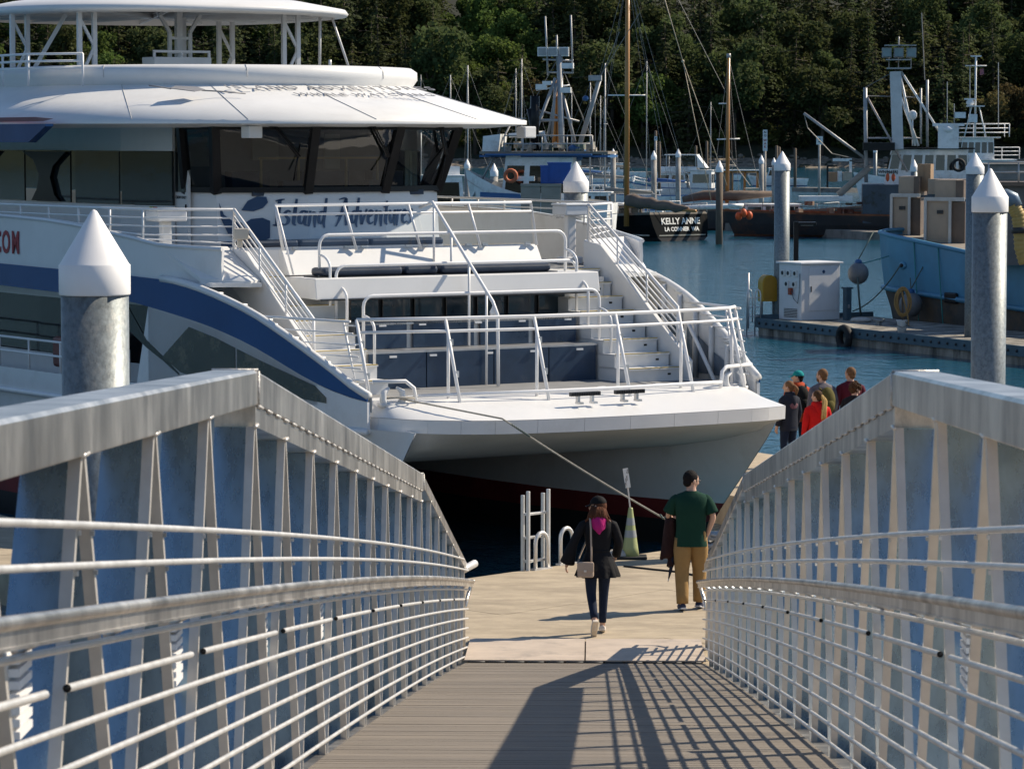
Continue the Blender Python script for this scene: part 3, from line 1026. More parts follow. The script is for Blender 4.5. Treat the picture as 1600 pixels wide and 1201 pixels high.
# stepped handrails across the tiers, with the short stair hoops at their ends
for (x0, x1, v, z1, zl) in ((-2.30, 2.14, 4.42, 4.36, 3.55), (-2.16, 2.18, 4.15, 3.90, 3.05), (-2.02, 2.22, 3.55, 3.46, 2.6)):
    mb = hoop(x0, x1, v, zl, z1, 0.16)
    for s, xx in ((-1, x0), (1, x1)):
        pts = [Vector((xx, v, z1 - 0.3))]
        for k in range(1, 7):
            a = math.pi / 2 - k * math.pi / 12
            pts.append(Vector((xx, v - 0.34 * math.cos(a), z1 - 0.3 - 0.2 + 0.2 * math.sin(a))))
        pts.append(Vector((xx, v - 0.34, zl - 0.25)))
        mb.tube(pts, 0.022, 8)
    mb.build('tier_handrail', RAILW, ferry)
mb = MB()
mb.tube([(0, 5.35, 4.74), (0, 4.95, 4.83), (0, 3.12, 3.34), (0, 2.98, 3.15), (0, 2.96, 2.06)], 0.027, 8)
for v, z, zb in ((4.91, 4.8, 3.7), (4.37, 4.36, 3.42), (3.83, 3.92, 2.63), (3.31, 3.50, 2.06)):
    mb.tube([(0, v, z), (0, v, zb)], 0.022, 6)
mb.lathe([(0.0, 0), (0.05, 0.01), (0.06, 0.07), (0.03, 0.12), (0.02, 0.16)], (0, 3.1, 3.12), 10)
mb.build('aisle_handrail', RAILW, ferry)

# bow guard rail
fr = [(-3.36, 1.35), (-3.28, 1.05), (-2.0, 0.72), (-0.6, 0.55), (0.8, 0.52), (2.0, 0.62), (3.1, 0.85), (3.42, 1.15)]
mb = MB()
T = [Vector((u, v + 0.42, 3.24)) for u, v in fr[1:]]
Md = [Vector((u, v + 0.36, 3.06)) for u, v in fr[1:]]
Bt = [Vector((u, v + 0.04, 2.17)) for u, v in fr[2:-1]]
mb.tube(T, 0.027, 8)
mb.tube(Md, 0.022, 8)
mb.tube([Vector((-2.65, 0.86, 2.08)), Vector((-2.68, 0.87, 2.28)), Vector((-2.8, .9, 2.38)), Vector((-3.28, 1.0, 2.38))], 0.03, 8)
mb.tube([Vector((2.62, 0.80, 2.08)), Vector((2.65, 0.80, 2.32)), Vector((2.75, .84, 2.38)), Vector((3.4, 1.1, 2.38))], 0.03, 8)
mb.tube([Vector((-2.62, 0.87, 2.16))] + Bt[1:-1] + [Vector((2.62, 0.78, 2.16))], 0.026, 8)
for u, v in fr[1:]:
    mb.tube([(u, v, 2.03), (u, v + 0.42, 3.24)], 0.026, 8)
for u, v in fr[2:-1]:
    mb.tube([(u, v + 0.34, 2.06), (u, v + 0.34, 3.02)], 0.024, 8)
mb.build('bow_rail', RAILW, ferry)
mb = MB()
for (u, v), (u2, v2) in zip(fr[1:-1], fr[2:]):
    for zz in (2.45, 2.9):
        mb.box((u + 0.03, v + 0.2 + (zz - 2.6) * 0.35, zz), (0.05, 0.04, 0.09))
tag(mb.build('panel_clamps', ALU, ferry), kind='stuff')
for s in (-1, 1):                      # side wings of the bow rail with thin bars and a ladder-like end frame
    mb = MB()
    for k in range(7):
        z = 3.22 - 0.165 * k
        v_end = 3.9 - 0.42 * k * 0.9
        v_st = 1.0 + 0.42 * (z - 2.03) / 1.2
        if v_end - v_st > 0.2:
            mb.tube([(s * (hw(v_st) - 0.13), v_st, z), (s * (hw((v_st + v_end) / 2) - 0.1), (v_st + v_end) / 2, z), (s * (hw(v_end) - 0.06), v_end, z)], 0.021 if k == 0 else 0.012, 6)
    a0, a1 = Vector((s * 3.30, 1.36, 2.05)), Vector((s * 3.36, 1.72, 3.22))
    mb.tube([a0, a1], 0.02, 6)
    b0, b1 = Vector((s * 3.28, 1.03, 2.05)), Vector((s * 3.28, 1.45, 3.22))
    for k in range(9):
        t = (k + 0.5) / 9
        mb.tube([a0.lerp(a1, t), b0.lerp(b1, t)], 0.011, 5)
    mb.build('bow_side_rail', RAILW, ferry)
# horned bollards
for s in (-1, 1):
    mb = MB()
    u0 = s * 2.98
    mb.smooth = True
    for d in (-1, 1):
        mb.tube([(u0 + d * 0.12, 0.95, 2.03), (u0 + d * 0.16, 0.95, 2.12), (u0 + d * 0.15, 0.95, 2.23), (u0 + d * 0.06, 0.95, 2.29)], 0.045, 8, radii=[0.06, 0.055, 0.045, 0.02])
    mb.box((u0, 0.95, 2.05), (0.42, 0.14, 0.05))
    mb.build('bollard', WHITE, ferry)
# light bars
for u in (-0.35, 0.42):
    mb = MB()
    mb.box((u, -0.02, 2.16), (0.5, 0.07, 0.055))
    for q in range(12):
        mb.box((u - 0.22 + q * 0.04, -0.06, 2.16), (0.012, 0.02, 0.05))
    mb.cur = 1
    for d in (-0.12, 0.12):
        mb.box((u + d, -0.02, 2.08), (0.04, 0.06, 0.12)); mb.box((u + d, -0.06, 2.035), (0.07, 0.12, 0.03))
    mb.build('light_bar', [STEELD, ALU], ferry)

# ---- wheelhouse
fac = [(-2.36, 8.9), (-2.15, 8.25), (-0.72, 7.78), (0.72, 7.78), (2.0, 8.25), (2.3, 9.2)]
mb = MB()
mb.grid([[Vector((u, v - 0.12, 3.7)) for u, v in fac], [Vector((u, v, 4.96)) for u, v in fac]])
mb.build('wheelhouse_wall', WHITE, ferry, solid=0.08)
# mullioned windows raked forwards
def wp(i, w, t=0.0):
    a, b = Vector((*fac[i], 0)), Vector((*fac[i + 1], 0))
    p = a.lerp(b, t)
    f = (w - 4.96) / 1.06
    c = Vector((0.0, 12, 0))
    out = (p - c).normalized()
    p = p + out * 0.42 * f
    return Vector((p.x, p.y, w))
mb = MB()
for i in range(5):
    mb.bar(wp(i, 4.99, 0.0), wp(i, 4.99, 1.0), 0.1, 0.09)
    mb.bar(wp(i, 6.0, 0.0), wp(i, 6.0, 1.0), 0.1, 0.07)
for i in range(6):
    k, t = (i, 0.0) if i < 5 else (4, 1.0)
    mb.bar(wp(k, 4.94, t), wp(k, 6.03, t), 0.15, 0.12, up=(0, 1, 0))
mb.build('window_frame', BLACKP, ferry)
for i in range(5):
    mb = MB()
    mb.poly([wp(i, 5.0, 0.02), wp(i, 5.0, 0.98), wp(i, 6.0, 0.98), wp(i, 6.0, 0.02)])
    mb.build('windscreen', GLASS, ferry)
# wipers
for i, t in ((1, 0.55), (2, 0.62), (3, 0.62)):
    mb = MB()
    a = wp(i, 6.04, t) + V3(0, -0.1, 0)
    b = wp(i, 5.52, min(1, t + 0.28)) + V3(0, -0.12, 0)
    mb.tube([a, b], 0.022, 5)
    mb.tube([a + V3(0.05, 0, 0), b + V3(0.03, 0, 0.02)], 0.012, 5)
    mb.tube([b + V3(0.05, 0.03, 0.25), b + V3(-0.08, 0.03, -0.38)], 0.014, 5)
    mb.box(a, (0.12, 0.08, 0.07))
    mb.build('wiper', BLACKP, ferry)
# bridge interior seen through the glass
mb = MB()
mb.cur = 0
mb.box((0.0, 10.6, 4.9), (5.0, 0.05, 2.4))
mb.box((0.0, 9.4, 3.9), (5.0, 2.4, 0.04))
mb.cur = 1
for x in (-1.1, -0.4, 0.5, 1.1):
    mb.box((x, 8.7, 5.25), (0.035, 0.035, 0.5))
mb.box((0.0, 8.7, 5.5), (2.3, 0.035, 0.035))
mb.cur = 2
mb.box((-1.2, 9.0, 5.1), (0.7, 0.25, 0.35)); mb.box((0.2, 9.0, 5.1), (0.9, 0.25, 0.35)); mb.box((1.4, 9.0, 5.1), (0.6, 0.25, 0.35))
mb.cur = 3
mb.box((-1.4, 10.5, 5.6), (0.9, 0.04, 0.5)); mb.box((-0.1, 10.5, 5.65), (0.5, 0.04, 0.4)); mb.box((1.2, 10.5, 5.6), (0.3, 0.04, 0.6))
mb.cur = 2
mb.box((0, 8.3, 4.93), (3.2, 0.6, 0.08)); mb.box((-0.7, 8.4, 5.06), (0.4, 0.2, 0.14)); mb.box((0.9, 8.4, 5.06), (0.35, 0.2, 0.14))
mb.build('bridge_interior', [mat('bridge_lining', (0.20, 0.215, 0.22), 0.7), TAN, NAVYSEAT, mat('bridge_paper', (0.4, 0.39, 0.33), 0.7)], ferry)
# bench against the wheelhouse
mb = MB()
for x0, x1 in ((-2.3, -1.3), (-1.27, 0.0), (0.03, 1.4)):
    mb.box(((x0 + x1) / 2, 7.2, 4.14), (x1 - x0, 0.42, 0.12))
mb.build('seat_cushion', NAVYSEAT, ferry, bevel=0.04)
mb = MB()
mb.box((-0.45, 7.25, 3.9), (3.7, 0.5, 0.38))
mb.build('bench_base', WHITE, ferry)

# lettering and whale emblem on the wheelhouse front
ln = Vector((0.72 - -0.72, 0, 0)).normalized()
def front_v(u):
    return interp(u, [q[0] for q in fac], [q[1] for q in fac])
# brush-script glyphs: strokes of (x, y, half width)
G = {
 'I': (.30, [[(.16, .98, .05), (.15, .5, .06), (.12, .02, .035)], [(.02, .93, .03), (.2, .97, .045), (.32, .99, .02)], [(.0, .05, .02), (.12, .02, .045), (.27, .06, .03)]]),
 's': (.30, [[(.26, .52, .03), (.16, .58, .045), (.06, .48, .045), (.12, .36, .045), (.22, .26, .05), (.2, .10, .045), (.08, .03, .04), (.0, .10, .02)]]),
 'l': (.20, [[(.12, 1.0, .03), (.10, .5, .055), (.08, .08, .05), (.18, .02, .02)]]),
 'a': (.36, [[(.26, .54, .035), (.14, .56, .045), (.05, .36, .05), (.07, .12, .05), (.18, .08, .04), (.26, .3, .03)], [(.29, .56, .04), (.25, .25, .055), (.27, .04, .04), (.35, .02, .02)]]),
 'n': (.36, [[(.06, .56, .035), (.07, .25, .055), (.04, -.02, .03)], [(.08, .34, .03), (.18, .52, .045), (.27, .46, .05), (.26, .2, .055), (.29, -.06, .025)]]),
 'd': (.37, [[(.24, .50, .03), (.13, .54, .045), (.05, .34, .05), (.08, .1, .05), (.18, .08, .04), (.26, .3, .03)], [(.31, 1.02, .035), (.28, .5, .055), (.25, .1, .05), (.31, -.08, .02)]]),
 ' ': (.42, []),
 'A': (.50, [[(-.04, -.04, .02), (.08, .2, .045), (.22, .7, .055), (.30, 1.0, .04)], [(.30, 1.0, .045), (.34, .5, .06), (.38, .0, .04)], [(-.08, .34, .02), (.14, .40, .045), (.42, .46, .025)], [(.02, .96, .02), (.2, 1.02, .04), (.32, 1.0, .03)]]),
 'v': (.31, [[(.03, .56, .04), (.09, .25, .05), (.12, .02, .04)], [(.12, .02, .04), (.2, .3, .04), (.29, .60, .03)]]),
 'e': (.31, [[(.04, .28, .035), (.2, .36, .04), (.23, .5, .04), (.13, .57, .045), (.05, .38, .05), (.06, .12, .05), (.16, .03, .04), (.28, .12, .02)]]),
 't': (.26, [[(.12, .90, .035), (.11, .4, .055), (.10, .08, .05), (.18, .0, .025)], [(-.02, .66, .025), (.12, .69, .045), (.27, .74, .02)]]),
 'u': (.36, [[(.05, .56, .04), (.05, .25, .055), (.12, .04, .05), (.22, .16, .035), (.28, .56, .035)], [(.29, .56, .04), (.27, .2, .055), (.30, -.04, .025)]]),
 'r': (.28, [[(.06, .57, .035), (.07, .25, .055), (.05, -.05, .03)], [(.08, .36, .03), (.17, .54, .05), (.27, .53, .03)]]),
}
random.seed(11)
letters = 'Island Adventures'
tot = sum(G[c][0] for c in letters)
U0, U1, LH = -1.30, 1.36, 0.44
x = U0
for c in letters:
    adv, strokes = G[c]
    sc = (U1 - U0) / tot
    mb = MB()
    for st_ in strokes:
        pts = []
        for i in range(len(st_) - 1):
            for t in (0, .25, .5, .75): pts.append([st_[i][k] + (st_[i + 1][k] - st_[i][k]) * t for k in range(3)])
        pts.append(list(st_[-1]))
        for _ in range(2):
            pts = [pts[0]] + [[(pts[i - 1][k] + 2 * pts[i][k] + pts[i + 1][k]) / 4 for k in range(3)] for i in range(1, len(pts) - 1)] + [pts[-1]]
        rows = [[], []]
        for i, (px_, py_, hw_) in enumerate(pts):
            a_, b_ = pts[max(0, i - 1)], pts[min(len(pts) - 1, i + 1)]
            dx, dy = b_[0] - a_[0], b_[1] - a_[1]
            l_ = math.hypot(dx, dy) or 1
            nx, ny = -dy / l_, dx / l_
            for k, sg in enumerate((-1, 1)):
                gx, gy = px_ + sg * nx * hw_ * 1.25, py_ + sg * ny * hw_ * .8
                uu = x + (gx + .13 * gy) * sc * 1.0
                z = 4.40 + gy * LH
                rows[k].append(Vector((uu, front_v(uu) - 0.012 - 0.12 * (4.96 - z) / 1.26, z)))
        mb.grid(rows)
    x += adv * sc
    if strokes: mb.build('lettering', NAVYTXT, ferry, solid=0.004)
def blade(pts, u0, z0, sx, sz, name='emblem'):
    m = MB()
    out = []
    for a, b in pts:
        u, z = u0 + a * sx, z0 + b * sz
        out.append(Vector((u, front_v(u) - 0.02 - 0.12 * (4.96 - z) / 1.26, z)))
    m.prism(out, (0, -0.006, 0))
    m.build(name, NAVYTXT, ferry)
blade([(0, 0), (0.25, 0.42), (0.6, 0.62), (0.95, 0.6), (1.0, 0.35), (0.8, 0.1), (0.45, -0.05), (0.2, -0.02)], -1.78, 4.66, 0.42, 0.36)
blade([(0, 1.0), (0.08, 0.55), (0.25, 0.3), (0.5, 0.22), (0.62, 0.38), (0.85, 0.42), (1.0, 0.3), (0.98, -0.35), (0.75, -0.6), (0.4, -0.6), (0.15, -0.2), (0.02, 0.4)], -2.12, 4.36, 0.78, 0.42)
blade([(0, 0), (1, .04), (1, .5), (0.5, 0.46), (0, 0.5)], -2.12, 4.06, 0.9, 0.2)

# ---- upper cabin behind the wheelhouse
mb = MB()
mb.cur = 0
cab = [(-2.95, 34), (-2.95, 12.0), (-2.85, 10.4), (-2.5, 9.15)]
cabR = [(2.35, 9.4), (2.75, 10.6), (2.8, 12.0), (2.8, 34)]
for q in (cab, cabR):
    mb.cur = 0
    mb.grid([[Vector((u, v, 5.62)) for u, v in q], [Vector((u, v, 6.12)) for u, v in q]])
    mb.grid([[Vector((u, v, 3.7)) for u, v in q], [Vector((u, v, 4.72)) for u, v in q]])
mb.build('cabin_wall', WHITE, ferry, solid=0.06)
for q in (cab, cabR):
    for a, b in zip(q, q[1:]):
        seg = max(1, int((Vector(b) - Vector(a)).length / 1.9))
        for k in range(seg):
            p0 = Vector((*a, 0)).lerp(Vector((*b, 0)), k / seg + 0.012)
            p1 = Vector((*a, 0)).lerp(Vector((*b, 0)), (k + 1) / seg - 0.012)
            mb = MB()
            mb.poly([p0 + V3(0, 0, 4.73), p1 + V3(0, 0, 4.73), p1 + V3(0, 0, 5.61), p0 + V3(0, 0, 5.61)])
            mb.build('cabin_glazing', SIDEGLASS, ferry, solid=0.03)
mb = MB()                               # shaped dark mullions on the side glazing
for v0 in (13.2, 16.2, 19.2):
    pts = [(-2.99, v0 - 0.9, 5.60), (-2.99, v0 - 0.35, 5.35), (-2.99, v0 - 0.22, 5.15), (-2.99, v0 - 0.4, 4.85), (-2.99, v0 - 0.6, 4.74), (-2.99, v0 + 0.6, 4.74), (-2.99, v0 + 0.35, 4.95), (-2.99, v0 + 0.25, 5.2), (-2.99, v0 + 0.5, 5.45), (-2.99, v0 + 1.0, 5.60)]
    mb.prism(pts, (-0.03, 0, 0))
build_each(mb, 'mullion', BLACKP, ferry)
# door beside the wheelhouse
mb = MB()
mb.box((-2.40, 8.98, 4.66), (0.05, 0.5, 1.9))
dr = mb.build('door', WHITE, ferry)
mb = MB(); mb.box((-2.432, 8.98, 5.28), (0.03, 0.36, 0.66)); mb.build('window', DARKGLASS, dr)
mb = MB(); mb.tube([(-2.44, 8.78, 4.6), (-2.44, 8.78, 4.75)], 0.014, 6); mb.build('handle', BLACKP, dr)
text_mesh('lettering', 'CREW ONLY', 0.07, BLACKP, dr, (-2.43, 8.98, 4.86), (0, -1, 0), (0, 0, 1), 0.002)
mb = MB()
for i, cc in enumerate(range(5)):
    mb.cur = i
    mb.box((-2.62 - .03 * i, 9.75 - 0.11 * i + .0, 4.66), (0.03, 0.1, 0.09))
build_each(mb, 'safety_sticker', [mat('sticker_red', (0.4, 0.03, 0.03)), mat('sticker_yellow', (0.5, 0.4, 0.05)), mat('sticker_green', (0.1, 0.25, 0.1)), bpy.data.materials['sticker_yellow'], bpy.data.materials['sticker_red']], ferry)
# ---- roof visor
NR = 36
def outline(k, hwid, vf, power=2.6, vback=34):
    """half-superellipse front closing onto straight sides"""
    pts = []
    for i in range(NR + 1):
        a = math.pi * i / NR
        c, s_ = math.cos(a), math.sin(a)
        pts.append((-hwid * math.copysign(abs(c) ** (2 / power), c), vf - 0.0 + k * (1 - abs(s_) ** (2 / power))))
    return [(-hwid, vback)] + pts + [(hwid, vback)]
o1 = outline(4.3, 4.68, 6.75, 2.2)
o2 = outline(3.9, 3.55, 9.2, 2.2)
omid = [((a[0] * 0.45 + b[0] * 0.55), a[1] * 0.45 + b[1] * 0.55) for a, b in zip(o1, o2)]
mb = MB(); mb.smooth = True
mb.grid([[Vector((u, v, 6.06)) for u, v in o1], [Vector((u, v, 6.13)) for u, v in o1], [Vector((u, v, 6.45)) for u, v in omid], [Vector((u, v, 6.72)) for u, v in o2]])
mb.grid([[Vector((u, v, 6.058)) for u, v in o1], [Vector((u * 0.9, v + 0.7, 6.0)) for u, v in o1], [Vector((u * 0.5, v + 2.5, 6.0)) for u, v in o1]])
mb.build('roof_visor', WHITE, ferry)
mb = MB(); mb.smooth = True
o3 = outline(3.9, 3.35, 9.45, 2.2)
mb.grid([[Vector((u, v, 6.72)) for u, v in o2], [Vector((u * 1.02, v - 0.06, 6.84)) for u, v in o2], [Vector((u * 1.02, v - 0.05, 6.98)) for u, v in o2], [Vector((u, v + 0.05, 7.05)) for u, v in o2], [Vector((u, v, 7.06)) for u, v in o3], [Vector((u * .98, v + .1, 6.9)) for u, v in o3]])
mb.build('coaming', WHITE, ferry)
mb = MB()
mb.prism([(u * .98, v + .1, 6.7) for u, v in o3], (0, 0, 0.05))
mb.build('sun_deck', GREYDECK, ferry)
# roof lettering, laid flat on the sloping visor
def roof_w(v):
    return interp(v, [6.75, 8.1, 9.2], [6.13, 6.45, 6.72])
for body, u0, v0, sz in (('ISLAND ADVENTURES', 0.35, 8.92, 0.36), ('WHALE WATCHING', 0.75, 8.45, 0.26)):
    tag(text_mesh('roof_lettering', body, sz, GREYTXT, ferry, (u0, v0, roof_w(v0) + 0.02), (1, 0, 0), (0, 1, 0.24), 0.003, bold=0.0, space=1.15), kind='stuff')
mb = MB()
mb.prism([(-2.75, 8.7, 6.63), (-2.4, 8.5, 6.58), (-2.15, 8.62, 6.61), (-2.2, 8.85, 6.66), (-2.55, 8.9, 6.67)], (0, 0, 0.012))
for a, b in (((-2.2, 8.65), (-1.5, 8.45)), ((-2.7, 8.75), (-3.0, 8.95))):
    mb.tube([(a[0], a[1], roof_w(a[1]) + .02), ((a[0] + b[0]) / 2, (a[1] + b[1]) / 2 + .08, roof_w((a[1] + b[1]) / 2) + .03), (b[0], b[1], roof_w(b[1]) + .02)], 0.012, 5)
mb.build('roof_emblem', GREYTXT, ferry)
# panel seams of the visor and coaming
mb = MB()
for i in (9, 14, 19, 24, 29):
    mb.tube([(o1[i][0], o1[i][1], 6.135), (omid[i][0], omid[i][1], 6.456), (o2[i][0], o2[i][1], 6.725)], 0.006, 4)
for i in (8, 16, 24, 31):
    mb.tube([(o2[i][0] * 1.02, o2[i][1] - .065, 6.84), (o2[i][0] * 1.02, o2[i][1] - .055, 6.98), (o2[i][0], o2[i][1] + .05, 7.055)], 0.007, 4)
tag(mb.build('panel_seams', GREYB, ferry), kind='stuff')
# side eyebrow with maroon stripe and blue panel
mb = MB()
mb.prism([(-4.72, 9.2, 6.02), (-4.72, 9.9, 5.76), (-4.72, 30, 5.76), (-4.72, 30, 6.06), (-4.72, 9.2, 6.06)], (0.14, 0, 0))
mb.build('eyebrow', NAVY, ferry)
mb = MB()
mb.prism([(-4.70, 8.9, 6.14), (-4.71, 9.6, 6.17), (-4.71, 30, 6.17), (-4.71, 30, 6.10), (-4.71, 9.3, 6.10)], (-0.012, 0, 0))
mb.build('stripe', MAROON, ferry)
vv_ = 10.28
for c in reversed('ISLANDADVENTURES.COM'):
    vv_ += {'M': .19, '.': .09, 'I': .09, 'C': .155, 'O': .165}.get(c, .15)
    text_mesh('side_lettering', c, 0.52, REDTXT, ferry, (-(hw(vv_) - 0.02) - 0.022, vv_, 4.10), (hw(vv_ + .2) - hw(vv_ - .2), -0.4, 0), (0.0, 0, 1), 0.004, bold=0.010, xs=.72)
    vv_ += {'M': .19, '.': .09, 'I': .09, 'C': .155, 'O': .165}.get(c, .15)
# floodlight boxes
for (u, v, z) in ((-1.9, 7.45, 5.93), (3.75, 8.2, 5.93)):
    mb = MB()
    mb.box((u, v, z), (0.3, 0.2, 0.2), rz=0.3)
    mb.build('floodlight', WHITE2, ferry, bevel=0.02)
mb = MB()
mb.box((-3.35, 4.98, 4.38), (0.22, 0.14, 0.17), rz=-0.3)
mb.box((-3.35, 5.02, 4.24), (0.08, 0.06, 0.14))
mb.build('floodlight', mat('flood_tan', (0.55, 0.5, 0.42), 0.5), ferry, bevel=0.015)
# life raft boxes on the upper side deck
for s in (-1, 1):
    mb = MB()
    mb.box((s * 3.75, 6.75, 4.62), (0.5, 0.45, 0.16)); mb.box((s * 3.75, 6.75, 4.72), (0.54, 0.48, 0.04))
    mb.box((s * 3.75, 6.8, 4.15), (0.16, 0.14, 0.8))
    mb.box((s * 3.75, 6.8, 3.78), (0.34, 0.3, 0.12))
    mb.build('deck_console', WHITE2, ferry, bevel=0.02)
# engine hatch seen in the side opening
mb = MB()
mb.box((-4.1, 9.5, 2.35), (0.5, 0.8, 0.5))
mb.build('winch_cover', mat('winch_red', (0.18, 0.07, 0.06), 0.6, 0, 0.3, 6), ferry, bevel=0.06)
# ---- sun canopy
o4 = [(3.25 * math.copysign(abs(math.cos(a)) ** 0.8, math.cos(a)) - 0.25, 14.6 + 3.6 * math.copysign(abs(math.sin(a)) ** 0.8, math.sin(a))) for a in [2 * math.pi * i / 56 for i in range(56)]]
cu, cv_ = -0.25, 14.6
def sc_o(f, w): return [Vector((cu + (u - cu) * f, cv_ + (v - cv_) * f, w)) for u, v in o4]
mb = MB(); mb.smooth = True
mb.loft([sc_o(0.93, 7.98), sc_o(0.99, 8.0), sc_o(1.0, 8.05), sc_o(0.985, 8.12), sc_o(0.75, 8.28), sc_o(0.4, 8.36), sc_o(0.02, 8.38)])
mb.cur = 1
mb.loft([sc_o(0.93, 7.98), sc_o(0.7, 8.08), sc_o(0.02, 8.1)])
mb.build('sun_canopy', [WHITE, GREYB], ferry)
mb = MB()
for k in range(8):
    a = math.pi * k / 8
    p = Vector((math.cos(a) * 2.9, math.sin(a) * 3.2, 0))
    mb.bar(Vector((cu, cv_, 8.03)) - p, Vector((cu, cv_, 8.03)) + p, 0.05, 0.07)
build_each(mb, 'canopy_rib', WHITE2, ferry)
for (u, v) in ((-2.55, 12.4), (1.3, 12.2), (-2.9, 16.0), (1.9, 16.0), (-3.2, 13.8), (-0.4, 13.2)):
    mb = MB()
    if (u, v) == (-0.4, 13.2):
        for d in (-0.2, 0.2):
            mb.bar((u + d, v, 6.75), (u + d, v, 7.7), 0.06, 0.06)
            mb.bar((u + d, v, 7.7), (u + d * 2.2, v, 8.08), 0.06, 0.06)
        for z in (7.35, 7.6):
            mb.bar((u - .2, v, z), (u + .2, v, z), 0.05, 0.05)
        mb.bar((u, v + .05, 6.75), (u, v + .05, 8.1), 0.11, 0.11)
        mb.bar((u + .45, v + .8, 6.75), (u + .45, v + .8, 8.1), 0.09, 0.09)
        mb.bar((u + .05, v + .1, 7.7), (u + .45, v + .8, 7.1), 0.05, 0.05)
    else:
        for d in (-0.14, 0.14):
            mb.bar((u + d, v, 6.75), (u + d, v, 8.06), 0.075, 0.075)
        mb.bar((u - .14, v, 6.85), (u + .14, v, 7.4), 0.045, 0.045)
        mb.bar((u + .14, v, 7.4), (u - .14, v, 7.9), 0.045, 0.045)
        if u == -3.2:
            mb.bar((u + .14, v, 6.85), (u + .75, v - .3, 8.0), 0.07, 0.07)
    mb.build('canopy_post', WHITE2, ferry)
mb = MB()
mb.box((-0.75, 12.6, 7.17), (1.1, 0.5, 0.14))
for x in (-1.28, -0.75, -0.22):
    mb.bar((x, 12.4, 7.2), (x, 12.4, 7.33), 0.04, 0.04)
mb.bar((-1.3, 12.4, 7.34), (-0.2, 12.4, 7.34), 0.04, 0.04)
mb.build('deck_box', WHITE2, ferry)
mb = MB()
for z in (7.12, 7.0, 6.88):
    mb.tube([(-3.3, 10.9, z + .12), (-3.9, 11.8, z + .12), (-3.9, 14, z + .12)], 0.022, 6)
for v in (11.8, 12.9, 14): mb.tube([(-3.9, v, 6.7), (-3.9, v, 7.25)], 0.022, 6)
mb.tube([(-3.3, 10.9, 6.7), (-3.3, 10.9, 7.24)], 0.022, 6)
mb.build('sun_deck_rail', RAILW, ferry)
mb = MB()
mb.tube([(2.3, 13.0, 6.9), (2.32, 13.0, 8.2)], 0.03, 6)
mb.tube([(2.75, 12.6, 6.95), (2.4, 12.7, 8.0)], 0.025, 6)
mb.tube([(1.55, 11.2, 7.05), (1.55, 11.2, 7.2)], 0.03, 6)
build_each(mb, 'aerial', RAILW, ferry)
# ------------------------------------------------------------------ far shore, hillside and forest
def foliage(name, col, vs=0.35, tr=0.25):
    m = mat(name, col, 0.8, 0, vs, 0.35, randobj=0.28, spec=0.15)
    N, L = m.node_tree.nodes, m.node_tree.links
    p = N['Principled BSDF']
    out = [n for n in N if n.type == 'OUTPUT_MATERIAL'][0]
    src = p.inputs['Base Color'].links[0].from_socket
    tl = N.new('ShaderNodeBsdfTranslucent'); L.new(src, tl.inputs[0])
    ms = N.new('ShaderNodeMixShader'); ms.inputs[0].default_value = 0.42
    L.new(p.outputs[0], ms.inputs[1]); L.new(tl.outputs[0], ms.inputs[2]); L.new(ms.outputs[0], out.inputs[0])
    return m
FIR = foliage('fir_needles', (0.064, 0.082, 0.032))
FIR2 = foliage('cedar_needles', (0.082, 0.092, 0.036))
LEAF = foliage('broad_leaves', (0.095, 0.135, 0.034), 0.4)
LEAF2 = foliage('madrona_leaves', (0.11, 0.09, 0.04), 0.4)
LEAF3 = foliage('dark_leaves', (0.070, 0.088, 0.032), 0.45)
SHRUB = foliage('shrub_leaves', (0.10, 0.115, 0.035), 0.4)
BARK = mat('bark', (0.07, 0.052, 0.04), 0.9, 0, 0.3, 1.0)
def ground_z(x, y):
    d = y - 676
    base = -0.7 + min(d, 9) * 0.24 + max(0, min(d - 9, 6)) * 0.55 + max(0, d - 15) * 0.42
    return base + (2.2 * mnoise.noise(Vector((x * 0.02, y * 0.02, 0))) if d > 12 else 0)
mb = MB(); mb.smooth = True
rows = []
for j in range(30):
    y = 670 + j * 1.2 if j < 16 else 689.2 + (j - 15) * 14
    rows.append([Vector((x, y + 2.0 * mnoise.noise(Vector((x * 0.03, 3, 1))) * (1 if j < 16 else 0), ground_z(x, y))) for x in range(-260, 261, 5)])
mb.grid(rows)
tag(mb.build('hillside', mat('forest_floor', (0.022, 0.026, 0.013), 0.95, 0, 0.5, 0.2)), kind='structure')
mb = MB(); mb.smooth = True
rows = []
for j in range(9):
    y = 672 + j * 1.5
    rows.append([Vector((x, y + 1.5 * mnoise.noise(Vector((x * 0.03, 3, 1))), ground_z(x, y) + 0.12 + 0.35 * mnoise.noise(Vector((x * 0.35, y * 0.4, 5))))) for x in [-220 + 1.6 * i for i in range(275)]])
mb.grid(rows)
tag(mb.build('beach', mat('shingle', (0.20, 0.165, 0.125), 0.9, 0, 0.55, 1.2, 0.8, 2.0)), kind='structure')
# bare hill ring added out of view to darken what the ferry glass reflects
mb = MB(); mb.smooth = True
rows = [[], [], [], []]
for i in range(0, 61):
    a = rad(12 + 336 * i / 60)
    for j, (r, z) in enumerate(((560, -1), (590, 6), (680, 36), (900, 70))):
        q = r + 40 * mnoise.noise(Vector((math.cos(a) * 3, math.sin(a) * 3, j)))
        rows[j].append(Vector((math.sin(a) * q, 80 + math.cos(a) * q, z * (1 + .35 * mnoise.noise(Vector((math.cos(a) * 9, math.sin(a) * 9, j * 2))) if j > 1 else 1))))
mb.grid(rows)
tag(mb.build('reflection_hills', mat('reflection_hill_green', (0.03, 0.042, 0.02), 0.95, 0, 0.6, 0.05)), kind='structure')
